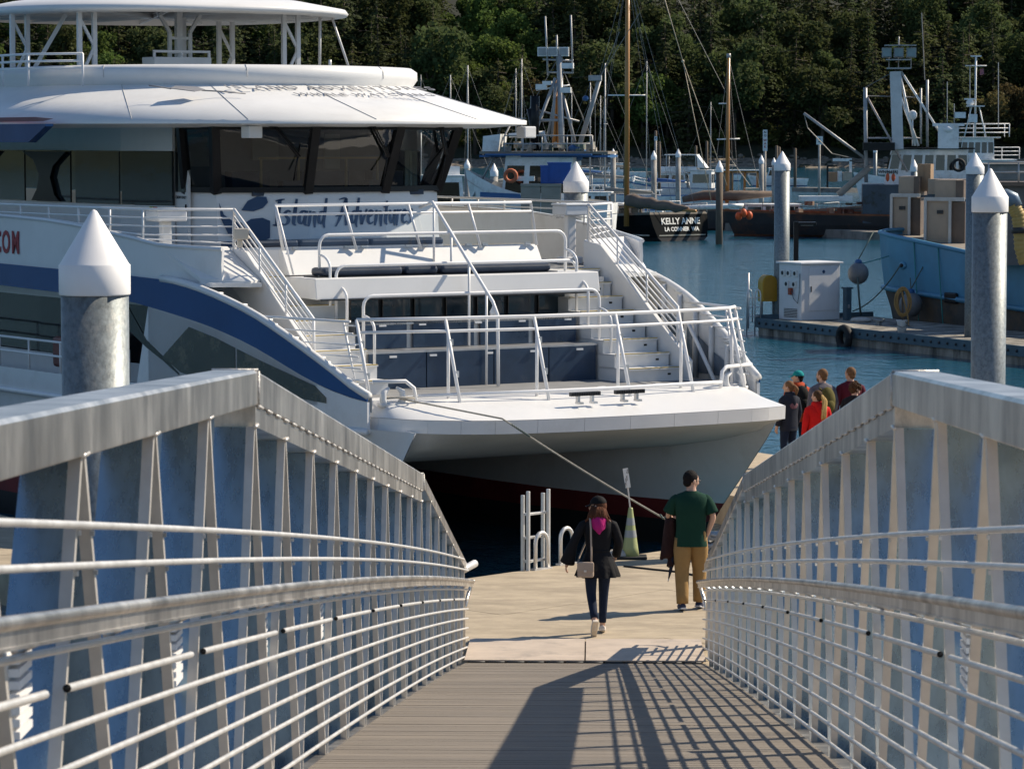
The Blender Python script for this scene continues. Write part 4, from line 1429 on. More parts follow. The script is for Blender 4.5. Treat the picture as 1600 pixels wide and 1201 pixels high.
# driftwood and boulders along the tide line
mb = MB()
random.seed(5)
for i in range(420):
    x = random.uniform(-150, 120); y = random.uniform(676, 686)
    mb.ball((x, y, ground_z(x, y) + 0.2), (random.uniform(.3, .9), random.uniform(.3, .7), random.uniform(.2, .55)), 6, 4)
tag(mb.build('boulders', mat('boulder', (0.17, 0.15, 0.12), 0.9, 0, 0.5, 0.6)), 'grey brown rocks scattered along the far shoreline', 'rocks', kind='stuff')

def clump(mb, c, size, nrm=None):
    c = Vector(c)
    n = nrm if nrm is not None else Vector((random.gauss(0, 1), random.gauss(0, 1), random.gauss(0, 1)))
    n = n.normalized()
    a = n.orthogonal().normalized()
    a.rotate(Matrix.Rotation(random.uniform(0, 6.28), 3, n))
    b = n.cross(a)
    k = [random.uniform(0.55, 1.0) * size for _ in range(5)]
    vs = [c + (a * math.cos(t) + b * math.sin(t)) * kk + n * random.uniform(-.18, .18) * size for t, kk in zip([0, 1.25, 2.5, 3.75, 5.0], k)]
    mb.add(vs, [(0, 1, 2), (0, 2, 3), (0, 3, 4)])

def conifer_meshes(seed, H, R, dens):
    random.seed(seed)
    c = MB()
    z = H * 0.05
    while z < H * 0.985:
        f = (z - H * 0.05) / (H * 0.95)
        env = R * min(1, (1 - f) * 1.9) ** 0.8 * (0.75 + 0.25 * (1 - f)) + 0.2
        nb = max(3, int(6 * dens * (1 - f * 0.45)))
        a0 = random.uniform(0, 6.283)
        for b in range(nb):
            a = a0 + 6.283 * b / nb + random.uniform(-.45, .45)
            lobe = 0.72 + 0.75 * mnoise.noise(Vector((math.cos(a) * 1.3, math.sin(a) * 1.3 + seed, z * 0.22)))
            L = env * max(0.2, lobe) * random.uniform(0.7, 1.15)
            d = Vector((math.cos(a), math.sin(a), 0))
            sd_ = Vector((-d.y, d.x, 0))
            rise = random.uniform(-.12, .22)
            st = max(2, int(L / 0.42))
            for k in range(1, st + 1):
                t = k / st
                wdt = 0.42 * L * (1 - abs(t - 0.55) * 1.3)
                for q in range(1 if t < .3 else 2):
                    p = d * (L * t) + sd_ * random.uniform(-wdt, wdt) * .6 + Vector((0, 0, z + rise * L * t - 0.26 * L * t * t + random.uniform(-.22, .12)))
                    nn = Vector((random.gauss(0, .5), random.gauss(0, .5), 1)) + d * 0.4
                    clump(c, p, random.uniform(0.30, 0.62) * (1.1 - 0.35 * t), nn)
        z += random.uniform(0.55, 1.05)
    t = MB()
    t.tube([(0, 0, -1), (0.05, 0, H * 0.5), (0, 0.05, H * 0.97)], 0.3, 7, radii=[0.42, 0.26, 0.04])
    for k in range(10):
        z = H * (0.2 + 0.07 * k); a = k * 2.4
        t.tube([(0, 0, z), (math.cos(a) * R * 0.6, math.sin(a) * R * 0.6, z - 0.25)], 0.06, 4)
    return c, t
def leafy_meshes(seed, H, R):
    random.seed(seed)
    c, t = MB(), MB()
    t.tube([(0, 0, -1), (0.2, 0.1, H * 0.35), (0.1, -0.1, H * 0.75)], 0.3, 7, radii=[0.4, 0.28, 0.08])
    lobes = []
    for k in range(13):
        a = random.uniform(0, 6.28); rr = R * random.uniform(0.15, 0.78)
        p = Vector((math.cos(a) * rr, math.sin(a) * rr, H * random.uniform(0.34, 0.92)))
        p.xy *= 1 - 0.5 * max(0, p.z / H - 0.55)
        lobes.append((p, R * random.uniform(0.28, 0.52)))
        t.tube([(0, 0, H * 0.3), p], 0.08, 4)
    for p, r in lobes:
        for i in range(int(62 * r * r / 1.2) + 40):
            d = Vector((random.gauss(0, 1), random.gauss(0, 1), random.gauss(0, 1))).normalized()
            clump(c, p + Vector((d.x * r, d.y * r, d.z * r * 0.8)) * random.uniform(0.5, 1.12), random.uniform(0.22, 0.5))
    return c, t
GT = 'trees of the wooded hillside'
def proto_tree(name, label, cat, parts, fm):
    root = thing(name, (0, 0, -300), label, cat, group=GT)
    parts[0].build('crown', fm, root)
    parts[1].build('trunk', BARK, root)
    return root
conif = [proto_tree('conifer_tree', ('tall broad dark green conifer', 'bushy olive green conifer of middle height', 'very tall dark conifer with drooping boughs', 'short wide olive green conifer', 'slim pointed dark green conifer', 'wide spreading olive green conifer')[i], 'tree', conifer_meshes(20 + i, H, R, dn), fm)
         for i, (H, R, dn, fm) in enumerate(((25, 6.0, 1.1, FIR), (21, 6.2, 1.0, FIR2), (29, 6.6, 1.1, FIR), (17, 5.8, 1.2, FIR2), (24, 4.6, 1.0, FIR), (23, 7.0, 1.1, FIR2)))]
leafy = [proto_tree('leafy_tree', 'bright green broadleaf tree between dark conifers', 'tree', leafy_meshes(40 + i, H, R), fm)
         for i, (H, R, fm) in enumerate(((14, 5.2, LEAF), (17, 5.6, LEAF), (12, 4.8, LEAF)))]
madr = [proto_tree('madrona_tree', 'olive brown broadleaf tree', 'tree', leafy_meshes(50, 13, 5.0), LEAF2)]
dark_leafy = [proto_tree('leafy_tree', 'rounded dark olive broadleaf tree', 'tree', leafy_meshes(60 + i, H, R), LEAF3) for i, (H, R) in enumerate(((17, 6.4), (20, 6.0)))]
shrubs = [thing('shrub', (0, 0, -300), 'low yellow green shrub on the bank above the beach', 'shrub', group='shrubs on the far bank')]
random.seed(70)
c = MB()
for i in range(420):
    d = Vector((random.gauss(0, 1), random.gauss(0, 1), random.gauss(0, 1))).normalized()
    c.cur = 0
    clump(c, Vector((d.x * 2.6, d.y * 2.0, 1.5 + d.z * 1.5)) * random.uniform(0.6, 1.05), random.uniform(0.2, 0.42))
c.build('foliage', SHRUB, shrubs[0])
used = {}
kinds_ = {o.name: o['label'] for o in conif + leafy + dark_leafy + madr + shrubs}
def plant(protos, x, y, sc, rz, where=''):
    p = random.choice(protos)
    if p.name not in used:
        used[p.name] = True
        o = p
    else:
        o = copy_tree(p)
    o.location = (x, y, ground_z(x, y) - 0.2)
    if where: o['label'] = kinds_[p.name] + ' ' + where
    o.rotation_euler = (random.uniform(-.03, .03), random.uniform(-.03, .03), rz)
    o.scale = (sc * random.uniform(.9, 1.1), sc * random.uniform(.9, 1.1), sc * random.uniform(0.88, 1.12))
    return o
def rowsay(r, px):
    return ('in the front row', 'in the second row', 'in the middle rows', 'in the middle rows', 'in the upper rows', 'in the top row')[r] + (', left of the tall mast' if px < 980 else ', right of the tall mast')
random.seed(99)
# bright broadleaf stands seen in the photo: px ranges on the hillside
def px_of(x, y): return CX + F_PX * ((Vector((x, y, 0)) - CAM).dot(RGT)) / ((Vector((x, y, 0)) - CAM).dot(FWD))
for r in range(6):
    y0 = 690 + r * 11
    x = -158 + random.uniform(0, 5)
    while x < 122:
        y = y0 + random.uniform(-5, 5)
        px = px_of(x, y)
        pl = 0.05
        if r >= 1 and (690 < px < 830): pl = 0.75
        if r >= 1 and (30 < px < 190): pl = 0.6
        if r >= 2 and (900 < px < 960): pl = 0.4
        if random.random() < pl:
            plant(leafy, x, y - 3, random.uniform(.9, 1.25), random.uniform(0, 6.28), rowsay(r, px))
        elif random.random() < 0.24:
            plant(dark_leafy, x, y, random.uniform(.9, 1.45), random.uniform(0, 6.28), rowsay(r, px))
        elif r == 0 and random.random() < 0.22:
            plant(madr, x, y, random.uniform(.8, 1.2), random.uniform(0, 6.28), rowsay(r, px))
        else:
            plant(conif, x, y, random.uniform(.72, 1.12), random.uniform(0, 6.28), rowsay(r, px))
        x += random.uniform(4.0, 7.0)
for i in range(34):
    x = -110 + i * 6.2 + random.uniform(-2, 2)
    plant(shrubs, x, 690 + random.uniform(-2.5, 1.5), random.uniform(0.7, 1.5), random.uniform(0, 6.28))
for o in conif + leafy + dark_leafy + madr + shrubs:
    if o.name not in used:
        for ch in list(o.children): bpy.data.objects.remove(ch)
        bpy.data.objects.remove(o)

# ------------------------------------------------------------------ piles
WOODP = mat('pile_timber', (0.12, 0.09, 0.065), 0.9, 0, 0.35, 2, 0.3, 20, (4, 4, 0.6))
CONCP = mat('pile_concrete', (0.36, 0.34, 0.31), 0.8, 0, 0.2, 1.5, dirt=(0.14, 0.12, 0.10), dscale=0.5, dlim=(0.45, 0.65))
def pile(px, D, ztip, r, label, shaft=GALV, group=None, cone=0.40, collar=0.23, cap=CAP, n=28):
    p = at(px, 300, D)
    t = thing('mooring_pile', (p.x, p.y, WZ - 1.5), label, 'pile', group=group)
    base = (p.x, p.y, WZ - 1.5)
    z0 = ztip - cone - collar
    mb = MB()
    mb.lathe([(r, WZ - 1.5), (r, z0 + 0.02)], (p.x, p.y, 0), n)
    mb.build('shaft', shaft, t, base)
    mb = MB()
    mb.lathe([(r + 0.012, z0), (r + 0.014, z0 + 0.01), (r + 0.014, z0 + collar - 0.008), (r + 0.004, z0 + collar), (0.022, ztip - 0.012), (0.003, ztip)], (p.x, p.y, 0), n)
    mb.build('cone_cap', cap, t, base)
    return t
tz = 5.39
pile(146.5, 23.6, 5.31, 0.25, 'thick galvanised pile with a white cone cap behind the left gangway side, before the ferry', n=48)
pile(1547, 46.3, 5.40, 0.25, 'large galvanised pile with a white cone cap just beyond the right gangway side', n=40)
pile(1222, 104, 5.40, 0.25, 'tall steel pile with a white cone cap beside the yellow box on the service float')
pile(1523, 94.3, 5.40, 0.26, 'steel pile with a white cone cap directly behind the large right hand pile')
pile(900, 65.8, 5.35, 0.25, 'galvanised pile with a white cone cap behind the ferry bow stair rail')
for px, yt, wd, lab, sh in ((772, 255, 12, 'rust streaked pile with white cone in front of the blue and white fishing boat', CONCP),
                        (730, 248, 9, 'grey pile between the wheelhouse and the blue and white fishing boat', CONCP),
                        (958, 232, 8.5, 'slender concrete pile with white cone just left of the tall wooden mast', CONCP),
                        (1021.5, 235, 8.5, 'slender concrete pile with white cone just right of the tall wooden mast', CONCP),
                        (1059.5, 232, 8, 'concrete pile with white cone behind the cabin cruiser', CONCP),
                        (1124, 250, 11, 'dark weathered pile with white cone above the black schooner stern', WOODP),
                        (1189.5, 242, 8, 'concrete pile with white cone left of the narrow sign post', CONCP),
                        (1209, 246, 7, 'grey pile with white cone partly behind the tall service float pile', CONCP),
                        (1428, 249, 11, 'short galvanised pile with white cone in front of the dark tender wheelhouse', GALV),
                        (1367, 228, 6, 'thin pile with white cone beside the derrick post of the dark tender', GALV)):
    D = 5000 * 0.42 / wd
    z = CAM.z - (yt - HORIZON) * D / F_PX
    pile(px, D, z, 0.21, lab, sh, cone=0.42, collar=0.3, n=14)
for px, yt, wd, D in ((1024, 205, 5, 330), (1030, 222, 5, 330), (1242, 232, 5, 400), (975.6, 226, 4, 420), (1087, 228, 4.5, 380), (1104, 221, 4.5, 380), (1213, 228, 5, 390), (1217, 230, 5, 392)):
    p = at(px, 300, D)
    z = CAM.z - (yt - HORIZON) * D / F_PX
    mb = MB()
    mb.lathe([(wd * D / F_PX / 2, WZ - 1), (wd * D / F_PX / 2 * .9, z), (0.05, z + 0.05)], (p.x, p.y, 0), 9)
    o = mb.build('timber_pile', WOODP, None, (p.x, p.y, WZ - 1))
    tag(o, 'bare dark timber pile in the far water ' + {1024: 'under the small blue notice board', 1030: 'just right of the small blue notice board', 1242: 'left of the square white number sign', 975.6: 'beside the foot of the tall varnished mast', 1087: 'behind the cruiser', 1104: 'close left of the short varnished mast', 1213: 'right of the tall narrow sign', 1217: 'second right of the tall narrow sign'}[px], 'pile', 'timber piles in the far water')
# sign posts
SIGNW = mat('sign_white', (0.7, 0.7, 0.68), 0.5)
def signpost(px, D, yt, yb_sign, w, label, lines, ybase):
    p = at(px, 300, D)
    zt = CAM.z - (yt - HORIZON) * D / F_PX
    zb = CAM.z - (yb_sign - HORIZON) * D / F_PX
    b = (p.x, p.y, WZ)
    t = thing('sign_post', b, label, 'sign')
    mb = MB(); mb.lathe([(0.13, WZ - 1), (0.12, zb + 0.2)], (p.x, p.y + 0.16, 0), 10); mb.build('post', CONCP, t, b)
    mb = MB(); mb.box((p.x, p.y, (zt + zb) / 2), (w, 0.04, zt - zb)); mb.build('board', SIGNW, t, b)
    for k, (txt, size, dz, m_) in enumerate(lines):
        text_mesh('lettering', txt, size, m_, t, (p.x - b[0], p.y - 0.024 - b[1], (zt + zb) / 2 + dz - b[2]), (1, 0, 0), (0, 0, 1), 0.002, bold=0.01)
signpost(1280, 330, 213, 226, 0.66, 'square white number sign on a pole standing in the water by the far float', (('5', 0.6, 0.0, BLACKP),), 290)
signpost(1195, 300, 203, 236, 0.42, 'tall narrow white sign with red lettering on a pile at the far docks', (('N', .3, .75, BLACKP), ('O', .3, .45, BLACKP), ('W', .3, .0, REDTXT), ('A', .3, -.3, REDTXT), ('K', .3, -.6, REDTXT)), 250)
signpost(1024.3, 328, 213, 220, 0.30, 'small blue and white notice board on a timber pile beyond the cruiser', (('P', 0.3, 0.0, NAVYTXT),), 250)

# ------------------------------------------------------------------ far floats
def float_dock(pa, pb, width, label_name, z=0.0, depth=0.5, m=CONC):
    a, b = Vector(pa), Vector(pb)
    d = (b - a).normalized()
    nn = Vector((-d.y, d.x, 0))
    root = bpy.data.objects.new(label_name, None)
    COL.objects.link(root)
    tag(root, kind='structure')
    L = (b - a).length
    n = max(1, int(L / 6))
    for i in range(n):
        p = a + d * (L * i / n + 0.02); q = a + d * (L * (i + 1) / n)
        mb = MB()
        mb.prism([p + V3(0, 0, z - depth - .2), q + V3(0, 0, z - depth - .2), q + nn * width + V3(0, 0, z - depth - .2), p + nn * width + V3(0, 0, z - depth - .2)], (0, 0, depth + .2))
        mb.build('float_unit', m, root)
    return d, nn, root
OLDC = mat('old_float', (0.24, 0.215, 0.185), 0.9, 0, 0.3, 0.8, dirt=(0.09, 0.08, 0.07), dscale=0.6, dlim=(0.5, 0.65))
float_dock(atz(1400, 362, 0), atz(1120, 345, 0), 1.8, 'dock', m=OLDC)
float_dock(atz(1400, 362, 0), atz(1760, 372, 0), 1.8, 'dock', m=OLDC)
float_dock(atz(1345, 294, 0), atz(1262, 292.5, 0), 2.5, 'dock', m=OLDC)
float_dock(atz(980, 268, 0), atz(830, 268, 0), 2.5, 'dock', m=OLDC)
float_dock(atz(1200, 270, 0), atz(1000, 268, 0), 2.5, 'dock', m=OLDC)
float_dock((-14, 127, 0), (3.2, 132, 0), 2.5, 'dock', m=OLDC)

# ------------------------------------------------------------------ service float on the right
E0 = atz(1185, 499, 0); E1 = atz(1519.5, 534.6, 0)
sd = (E1 - E0).normalized(); sd.z = 0
sn = Vector((-sd.y, sd.x, 0))
if sn.x < 0: sn = -sn
sf = bpy.data.objects.new('dock', None); COL.objects.link(sf); tag(sf, kind='structure')
BLUEW = mat('blue_grey_waler', (0.055, 0.10, 0.13), 0.55, 0.1, 0.25, 2)
STAINC = mat('stained_float', (0.30, 0.28, 0.24), 0.9, 0, 0.3, 1.5, 0.2, 20, (1, 1, 0.25), dirt=(0.07, 0.065, 0.055), dscale=1.4, dlim=(0.42, 0.6))
for i in range(9):
    a = E0 + sd * (i * 3.0 + 0.01); b = E0 + sd * (i * 3.0 + 2.99)
    mb = MB()
    mb.prism([a + V3(0, 0, -.8), b + V3(0, 0, -.8), b + sn * 4.2 + V3(0, 0, -.8), a + sn * 4.2 + V3(0, 0, -.8)], (0, 0, 0.8))
    mb.build('float_unit', STAINC, sf)
mb = MB()
o_ = -sn * 0.05
mb.bar(E0 - sd * .1 + o_ + V3(0, 0, -0.10), E0 + sd * 27 + o_ + V3(0, 0, -0.10), 0.1, 0.3)
mb.bar(E0 - sd * .06 + o_, E0 - sd * .06 + sn * 4.3 + V3(0, 0, -0.0), 0.1, 0.3)
wl_ = mb.build('waler', BLUEW, sf)
mb = MB()
for i in range(60):
    p = E0 + sd * (0.25 + i * 0.45) - sn * 0.11 + V3(0, 0, -0.1)
    mb.ball(p, 0.045, 6, 4)
tag(mb.build('bolts', STEELD, wl_), kind='stuff')

# service cabinet
cb = atz(1278, 500, 0)
ca = rad(33)
cx_, cy_ = Vector((math.cos(ca), math.sin(ca), 0)), Vector((-math.sin(ca), math.cos(ca), 0))
cabt = thing('electrical_cabinet', cb, 'white electrical cabinet with meters and a side door on the service float', 'cabinet', ca)
CW = mat('cabinet_white', (0.66, 0.67, 0.68), 0.45, 0, 0.06, 2)
mb = MB(); mb.box((0.1, 0.6, 0.9), (1.55, 1.2, 1.8)); mb.build('body', CW, cabt, bevel=0.02)
mb = MB(); mb.box((0.1, 0.6, 1.83), (1.7, 1.35, 0.06)); mb.build('lid', CW, cabt, bevel=0.01)
mb = MB(); mb.box((0.2, -0.012, 1.0), (1.15, 0.02, 1.4)); d_ = mb.build('door', CW, cabt, bevel=0.008)
mb = MB(); mb.box((-0.3, -0.03, 1.0), (0.03, 0.03, 0.18)); mb.build('handle', STEELD, d_)
mb = MB(); mb.ball((0.2, -0.025, 1.55), (0.06, 0.01, 0.06), 10, 4); mb.build('round_emblem', NAVYTXT, d_)
for k, (yy, zz) in enumerate(((0.3, 1.5), (0.65, 1.5), (0.95, 1.5), (0.35, 1.15), (0.75, 1.15))):
    mb = MB(); mb.box((-0.70, yy, zz), (0.06, 0.2, 0.2)); mb.cur = 1; mb.ball((-0.735, yy, zz), (0.02, .07, .07), 8, 4)
    mb.build('meter', [SIGNW, STEELD], cabt)
mb = MB(); mb.box((-0.72, 0.5, 0.92), (0.14, 0.12, 0.22)); mb.build('socket', mat('socket_red', (0.3, 0.06, 0.03)), cabt)
mb = MB(); mb.tube([(-0.73, 0.44, 0.95), (-0.76, .3, .7), (-.74, 0.1, .55), (-.72, 0.05, .9), (-.7, .05, 1.5)], 0.015, 5); mb.build('cable_or_shadow', GALV, cabt)
mb = MB()
for k in range(6): mb.box((-0.685, 0.55, 0.1 + k * .05), (0.02, 0.7, 0.02))
mb.build('vent', STEELD, cabt)
# yellow hose box on a stand
YEL = mat('yellow_box', (0.42, 0.24, 0.015), 0.5, 0, 0.15, 3)
yb = atz(1199, 497, 0)
yt = thing('hose_station', yb, 'yellow round topped box on a metal stand beside the white cabinet', 'box', rad(20))
mb = MB()
prof = [(-0.26, 0.55), (0.26, 0.55), (0.26, 1.15)] + [(0.26 * math.cos(a), 1.15 + 0.26 * math.sin(a)) for a in [math.pi * k / 10 for k in range(1, 10)]] + [(-0.26, 1.15)]
mb.prism([(x, -0.2, z) for x, z in prof], (0, 0.4, 0)); mb.build('box', YEL, yt, bevel=0.02)
mb = MB(); mb.prism([(x * .8, -0.215, 0.95 + (z - .95) * .85) for x, z in prof], (0, 0.014, 0)); mb.build('lid', mat('yellow_lid', (0.36, 0.19, 0.012), 0.5), yt)
for x in (-.2, .2):
    mb = MB(); mb.bar((x, 0, 0), (x, 0, 0.56), 0.06, 0.06); mb.build('leg', GALV, yt)
mb = MB(); mb.tube([(0.32 + .13 * math.cos(a), 0.0, 0.95 + .38 * math.sin(a)) for a in [6.3 * k / 60 * 3 for k in range(61)]], 0.035, 6)
tag(mb.build('coiled_hose', mat('hose_rust', (0.30, 0.14, 0.04), 0.7), None, None), 'rust coloured hose coiled on the side of the yellow box', 'hose')
h_ = bpy.data.objects['coiled_hose']; h_.location = yb; h_.rotation_euler = (0, 0, rad(20))
# dock ladder with hoops at the end of the service float
lp = atz(1177, 499, 0)
lt = thing('dock_ladder', lp, 'small metal ladder with hoop handles at the end of the service float', 'ladder')
for x in (-.12, .14):
    mb = MB()
    mb.tube([(x - .09, 0, -0.6), (x - .09, 0, 0.8), (x - .06, 0, .92), (x, 0, 0.97), (x + .06, 0, .92), (x + .09, 0, 0.8), (x + .09, 0, -0.1)], 0.022, 6)
    mb.build('hoop', ALU_RAIL, lt)
for z in (0.1, 0.4, 0.7):
    mb = MB(); mb.tube([(-.2, 0, z), (.2, 0, z)], 0.02, 6); mb.build('rung', ALU_RAIL, lt)
mb = MB(); mb.tube([(-.16, 0, -.3), (-.16, 0, 1.5)], 0.03, 6); mb.build('side_rail', ALU_RAIL, lt)
# blue pedestal, lamp, bucket, hose, tyre, cleat
pb_ = atz(1323.5, 500, 0)
pt = thing('power_pedestal', pb_, 'narrow blue grey utility pedestal at the right corner of the white cabinet', 'pedestal', rad(30))
mb = MB(); mb.box((0, 0, 0.5), (0.22, 0.2, 1.0)); mb.build('body', BLUEW, pt, bevel=0.02)
mb = MB(); mb.box((0, 0, 1.03), (0.28, 0.26, 0.06)); mb.build('cap', BLUEW, pt)
mb = MB(); mb.box((-.02, -.115, 0.45), (0.06, 0.05, 0.12)); mb.build('outlet', ALU, pt)
lb = at(1243, 500, 107)
lt2 = thing('dock_lamp', (lb.x, lb.y, 0), 'black lamp post with a flat square lamp head behind the white cabinet', 'lamp')
mb = MB(); mb.bar((0, 0, 0), (0, 0, 3.05), 0.16, 0.16); mb.build('post', BLACKP, lt2)
mb = MB(); mb.box((0.36, 0, 2.98), (0.62, 0.4, 0.1)); mb.build('lamp_head', BLACKP, lt2, bevel=0.02)
mb = MB(); mb.box((0.36, 0, 2.925), (0.4, 0.3, 0.012)); mb.build('lens', SIGNW, lt2)
lb = at(1246, 372, 178)
bk = atz(1409, 519, 0)
bt_ = thing('bucket', bk, 'white plastic bucket standing on the service float', 'bucket')
mb = MB(); mb.lathe([(0.13, 0), (0.17, 0.36), (0.175, 0.37), (0.16, 0.372), (0.125, 0.03)], (0, 0, 0), 14); mb.build('pail', SIGNW, bt_)
mb = MB(); mb.tube([(-.17, 0, .34), (-.15, -.1, .2), (0, -.16, .15), (.15, -.1, .2), (.17, 0, .34)], 0.008, 5); mb.build('handle', STEELD, bt_)
hs = thing('hose_coil', bk, 'yellow brown hose hanging in loops on a stake above the white bucket', 'hose')
mb = MB(); mb.bar((0.02, 0.02, 0.02), (0.02, 0.02, 1.32), 0.06, 0.06); mb.build('stake', WOODP, hs)
mb = MB()
pts = []
for k in range(150):
    a = 6.283 * k / 25
    pts.append((0.02 + (0.20 + 0.05 * math.sin(k * .17)) * math.sin(a), -0.06 - 0.012 * math.sin(k * .4), 0.92 + (0.40 + 0.04 * math.sin(k * .11)) * math.cos(a)))
pts += [(0.16, -.1, 0.5), (0.2, -.15, 0.2), (0.05, -.1, 0.38)]
mb.tube(pts, 0.026, 6); mb.build('loops', mat('hose_ochre', (0.30, 0.17, 0.05), 0.6, 0, 0.2, 5), hs)
tp = E0 + (E1 - E0) * ((1352 - 1185) / 334.5 * 0.93)
tr = thing('tyre_fender', (tp.x, tp.y, -0.15), 'black car tyre hung as a fender on the service float edge', 'tyre', math.atan2(sd.y, sd.x))
mb = MB(); mb.smooth = True
rings = []
for k in range(20):
    a = 6.2832 * k / 20
    rings.append([Vector(((0.3 + 0.115 * math.cos(b)) * math.cos(a), -0.26 + 0.12 * math.sin(b), (0.3 + 0.115 * math.cos(b)) * math.sin(a) - .1)) for b in [6.2832 * j / 9 for j in range(9)]])
rings.append(rings[0]); mb.loft(rings); mb.build('tyre', BLACKR, tr)
mb = MB(); mb.tube([(0, -.2, 0.25), (0, 0.05, 0.22)], 0.02, 5); mb.build('lashing', ROPE, tr)
if True:
    md = sn
for px, py, lab in ((1373, 508, 'galvanised mooring cleat near the tyre on the service float edge'),):
    p = atz(px, py, 0)
    t = thing('cleat', p, lab, 'cleat', math.atan2(sd.y, sd.x))
    mb = MB(); mb.tube([(-.3, 0, .17), (-.1, 0, .14), (.1, 0, .14), (.3, 0, .17)], 0.045, 8); mb.build('horn', GALV, t)
    mb = MB(); mb.box((0, 0, .06), (.22, .1, .12)); mb.build('foot', GALV, t)
sbp = atz(1345, 503, 0)
mb = MB(); mb.ball((0, 0, 0.06), (0.35, 0.22, 0.1), 12, 6); o = mb.build('sack', mat('sack_grey', (0.45, 0.43, 0.4), 0.9, 0, 0.2, 6, 0.4, 15)); o.location = sbp
tag(o, 'pale grey sack lying on the service float by the cleat', 'sack')
# ------------------------------------------------------------------ boats
TEAL = mat('teal_hull', (0.02, 0.13, 0.17), 0.4, 0, 0.2, 1.0, dirt=(0.03, 0.07, 0.08), dscale=1, dlim=(.5, .7))
BARGE = mat('barge_blue', (0.07, 0.24, 0.38), 0.45, 0, 0.12, 0.6, 0.03, 3, dirt=(0.06, 0.16, 0.24), dscale=0.5, dlim=(0.48, 0.75))
BARGELOW = mat('barge_lower', (0.06, 0.055, 0.05), 0.8, 0, 0.4, 1.2, dirt=(0.12, 0.08, 0.05), dscale=1, dlim=(.45, .65))
BLKHULL = mat('black_hull', (0.006, 0.008, 0.009), 0.7, 0, 0.3, 1.5, dirt=(0.025, 0.018, 0.014), dscale=0.9, dlim=(.60, .75), spec=0.06)
RUST = mat('rust', (0.20, 0.07, 0.03), 0.85, 0, 0.4, 2)
RUSTHULL = mat('rusty_dark_hull', (0.035, 0.033, 0.033), 0.7, 0, 0.3, 0.8, dirt=(0.12, 0.055, 0.03), dscale=0.7, dlim=(.52, .7))
CAMO = mat('blue_grey_hull', (0.045, 0.065, 0.085), 0.6, 0, 0.3, 0.7, dirt=(0.03, 0.035, 0.03), dscale=0.5, dlim=(.48, .54))
BWHITE = mat('boat_white', (0.78, 0.78, 0.76), 0.45, 0, 0.1, 2, dirt=(0.45, 0.42, 0.37), dscale=1.4, dlim=(.5, .75))
BBLUE = mat('boat_blue', (0.02, 0.10, 0.26), 0.45, 0, 0.15, 2)
VARN = mat('varnished_spar', (0.42, 0.20, 0.055), 0.35, 0, 0.15, 1.5, stretch=(3, 3, .3))
CANVAS = mat('brown_canvas', (0.15, 0.11, 0.085), 0.9, 0, 0.25, 1.5, 0.4, 3)
GCANVAS = mat('grey_canvas', (0.22, 0.21, 0.19), 0.9, 0, 0.25, 1.5, 0.4, 3)
DECKT = mat('boat_deck', (0.22, 0.19, 0.155), 0.8, 0, 0.3, 2)
WIRE = mat('rigging_wire', (0.22, 0.215, 0.20), 0.5, 0.3)
ROPEW = mat('pale_line', (0.5, 0.42, 0.30), 0.7)
ORANGE = mat('orange_float', (0.55, 0.09, 0.02), 0.55, 0, 0.15, 3)
TOTE = mat('blue_tote', (0.015, 0.08, 0.33), 0.5, 0, 0.12, 3)
PLY = mat('plywood_grey', (0.30, 0.26, 0.215), 0.85, 0, 0.2, 1.5, stretch=(1, 1, 4))
MASTG = mat('grey_mast', (0.36, 0.36, 0.36), 0.5, 0.3, 0.2, 2)
CONT = mat('insulated_panel', (0.37, 0.29, 0.215), 0.5, 0.2, 0.15, 1.2, dirt=(0.26, 0.20, .15), dscale=1.2, dlim=(.5, .8))
TEALF = mat('teal_line', (0.05, 0.25, 0.25), 0.8)

def at_wl(px, D):
    p = at(px, 300, D)
    return Vector((p.x, p.y, WZ))
def boat(name, px, D, ang, label, cat, group=None):
    return thing(name, at_wl(px, D), label, cat, ang, group)

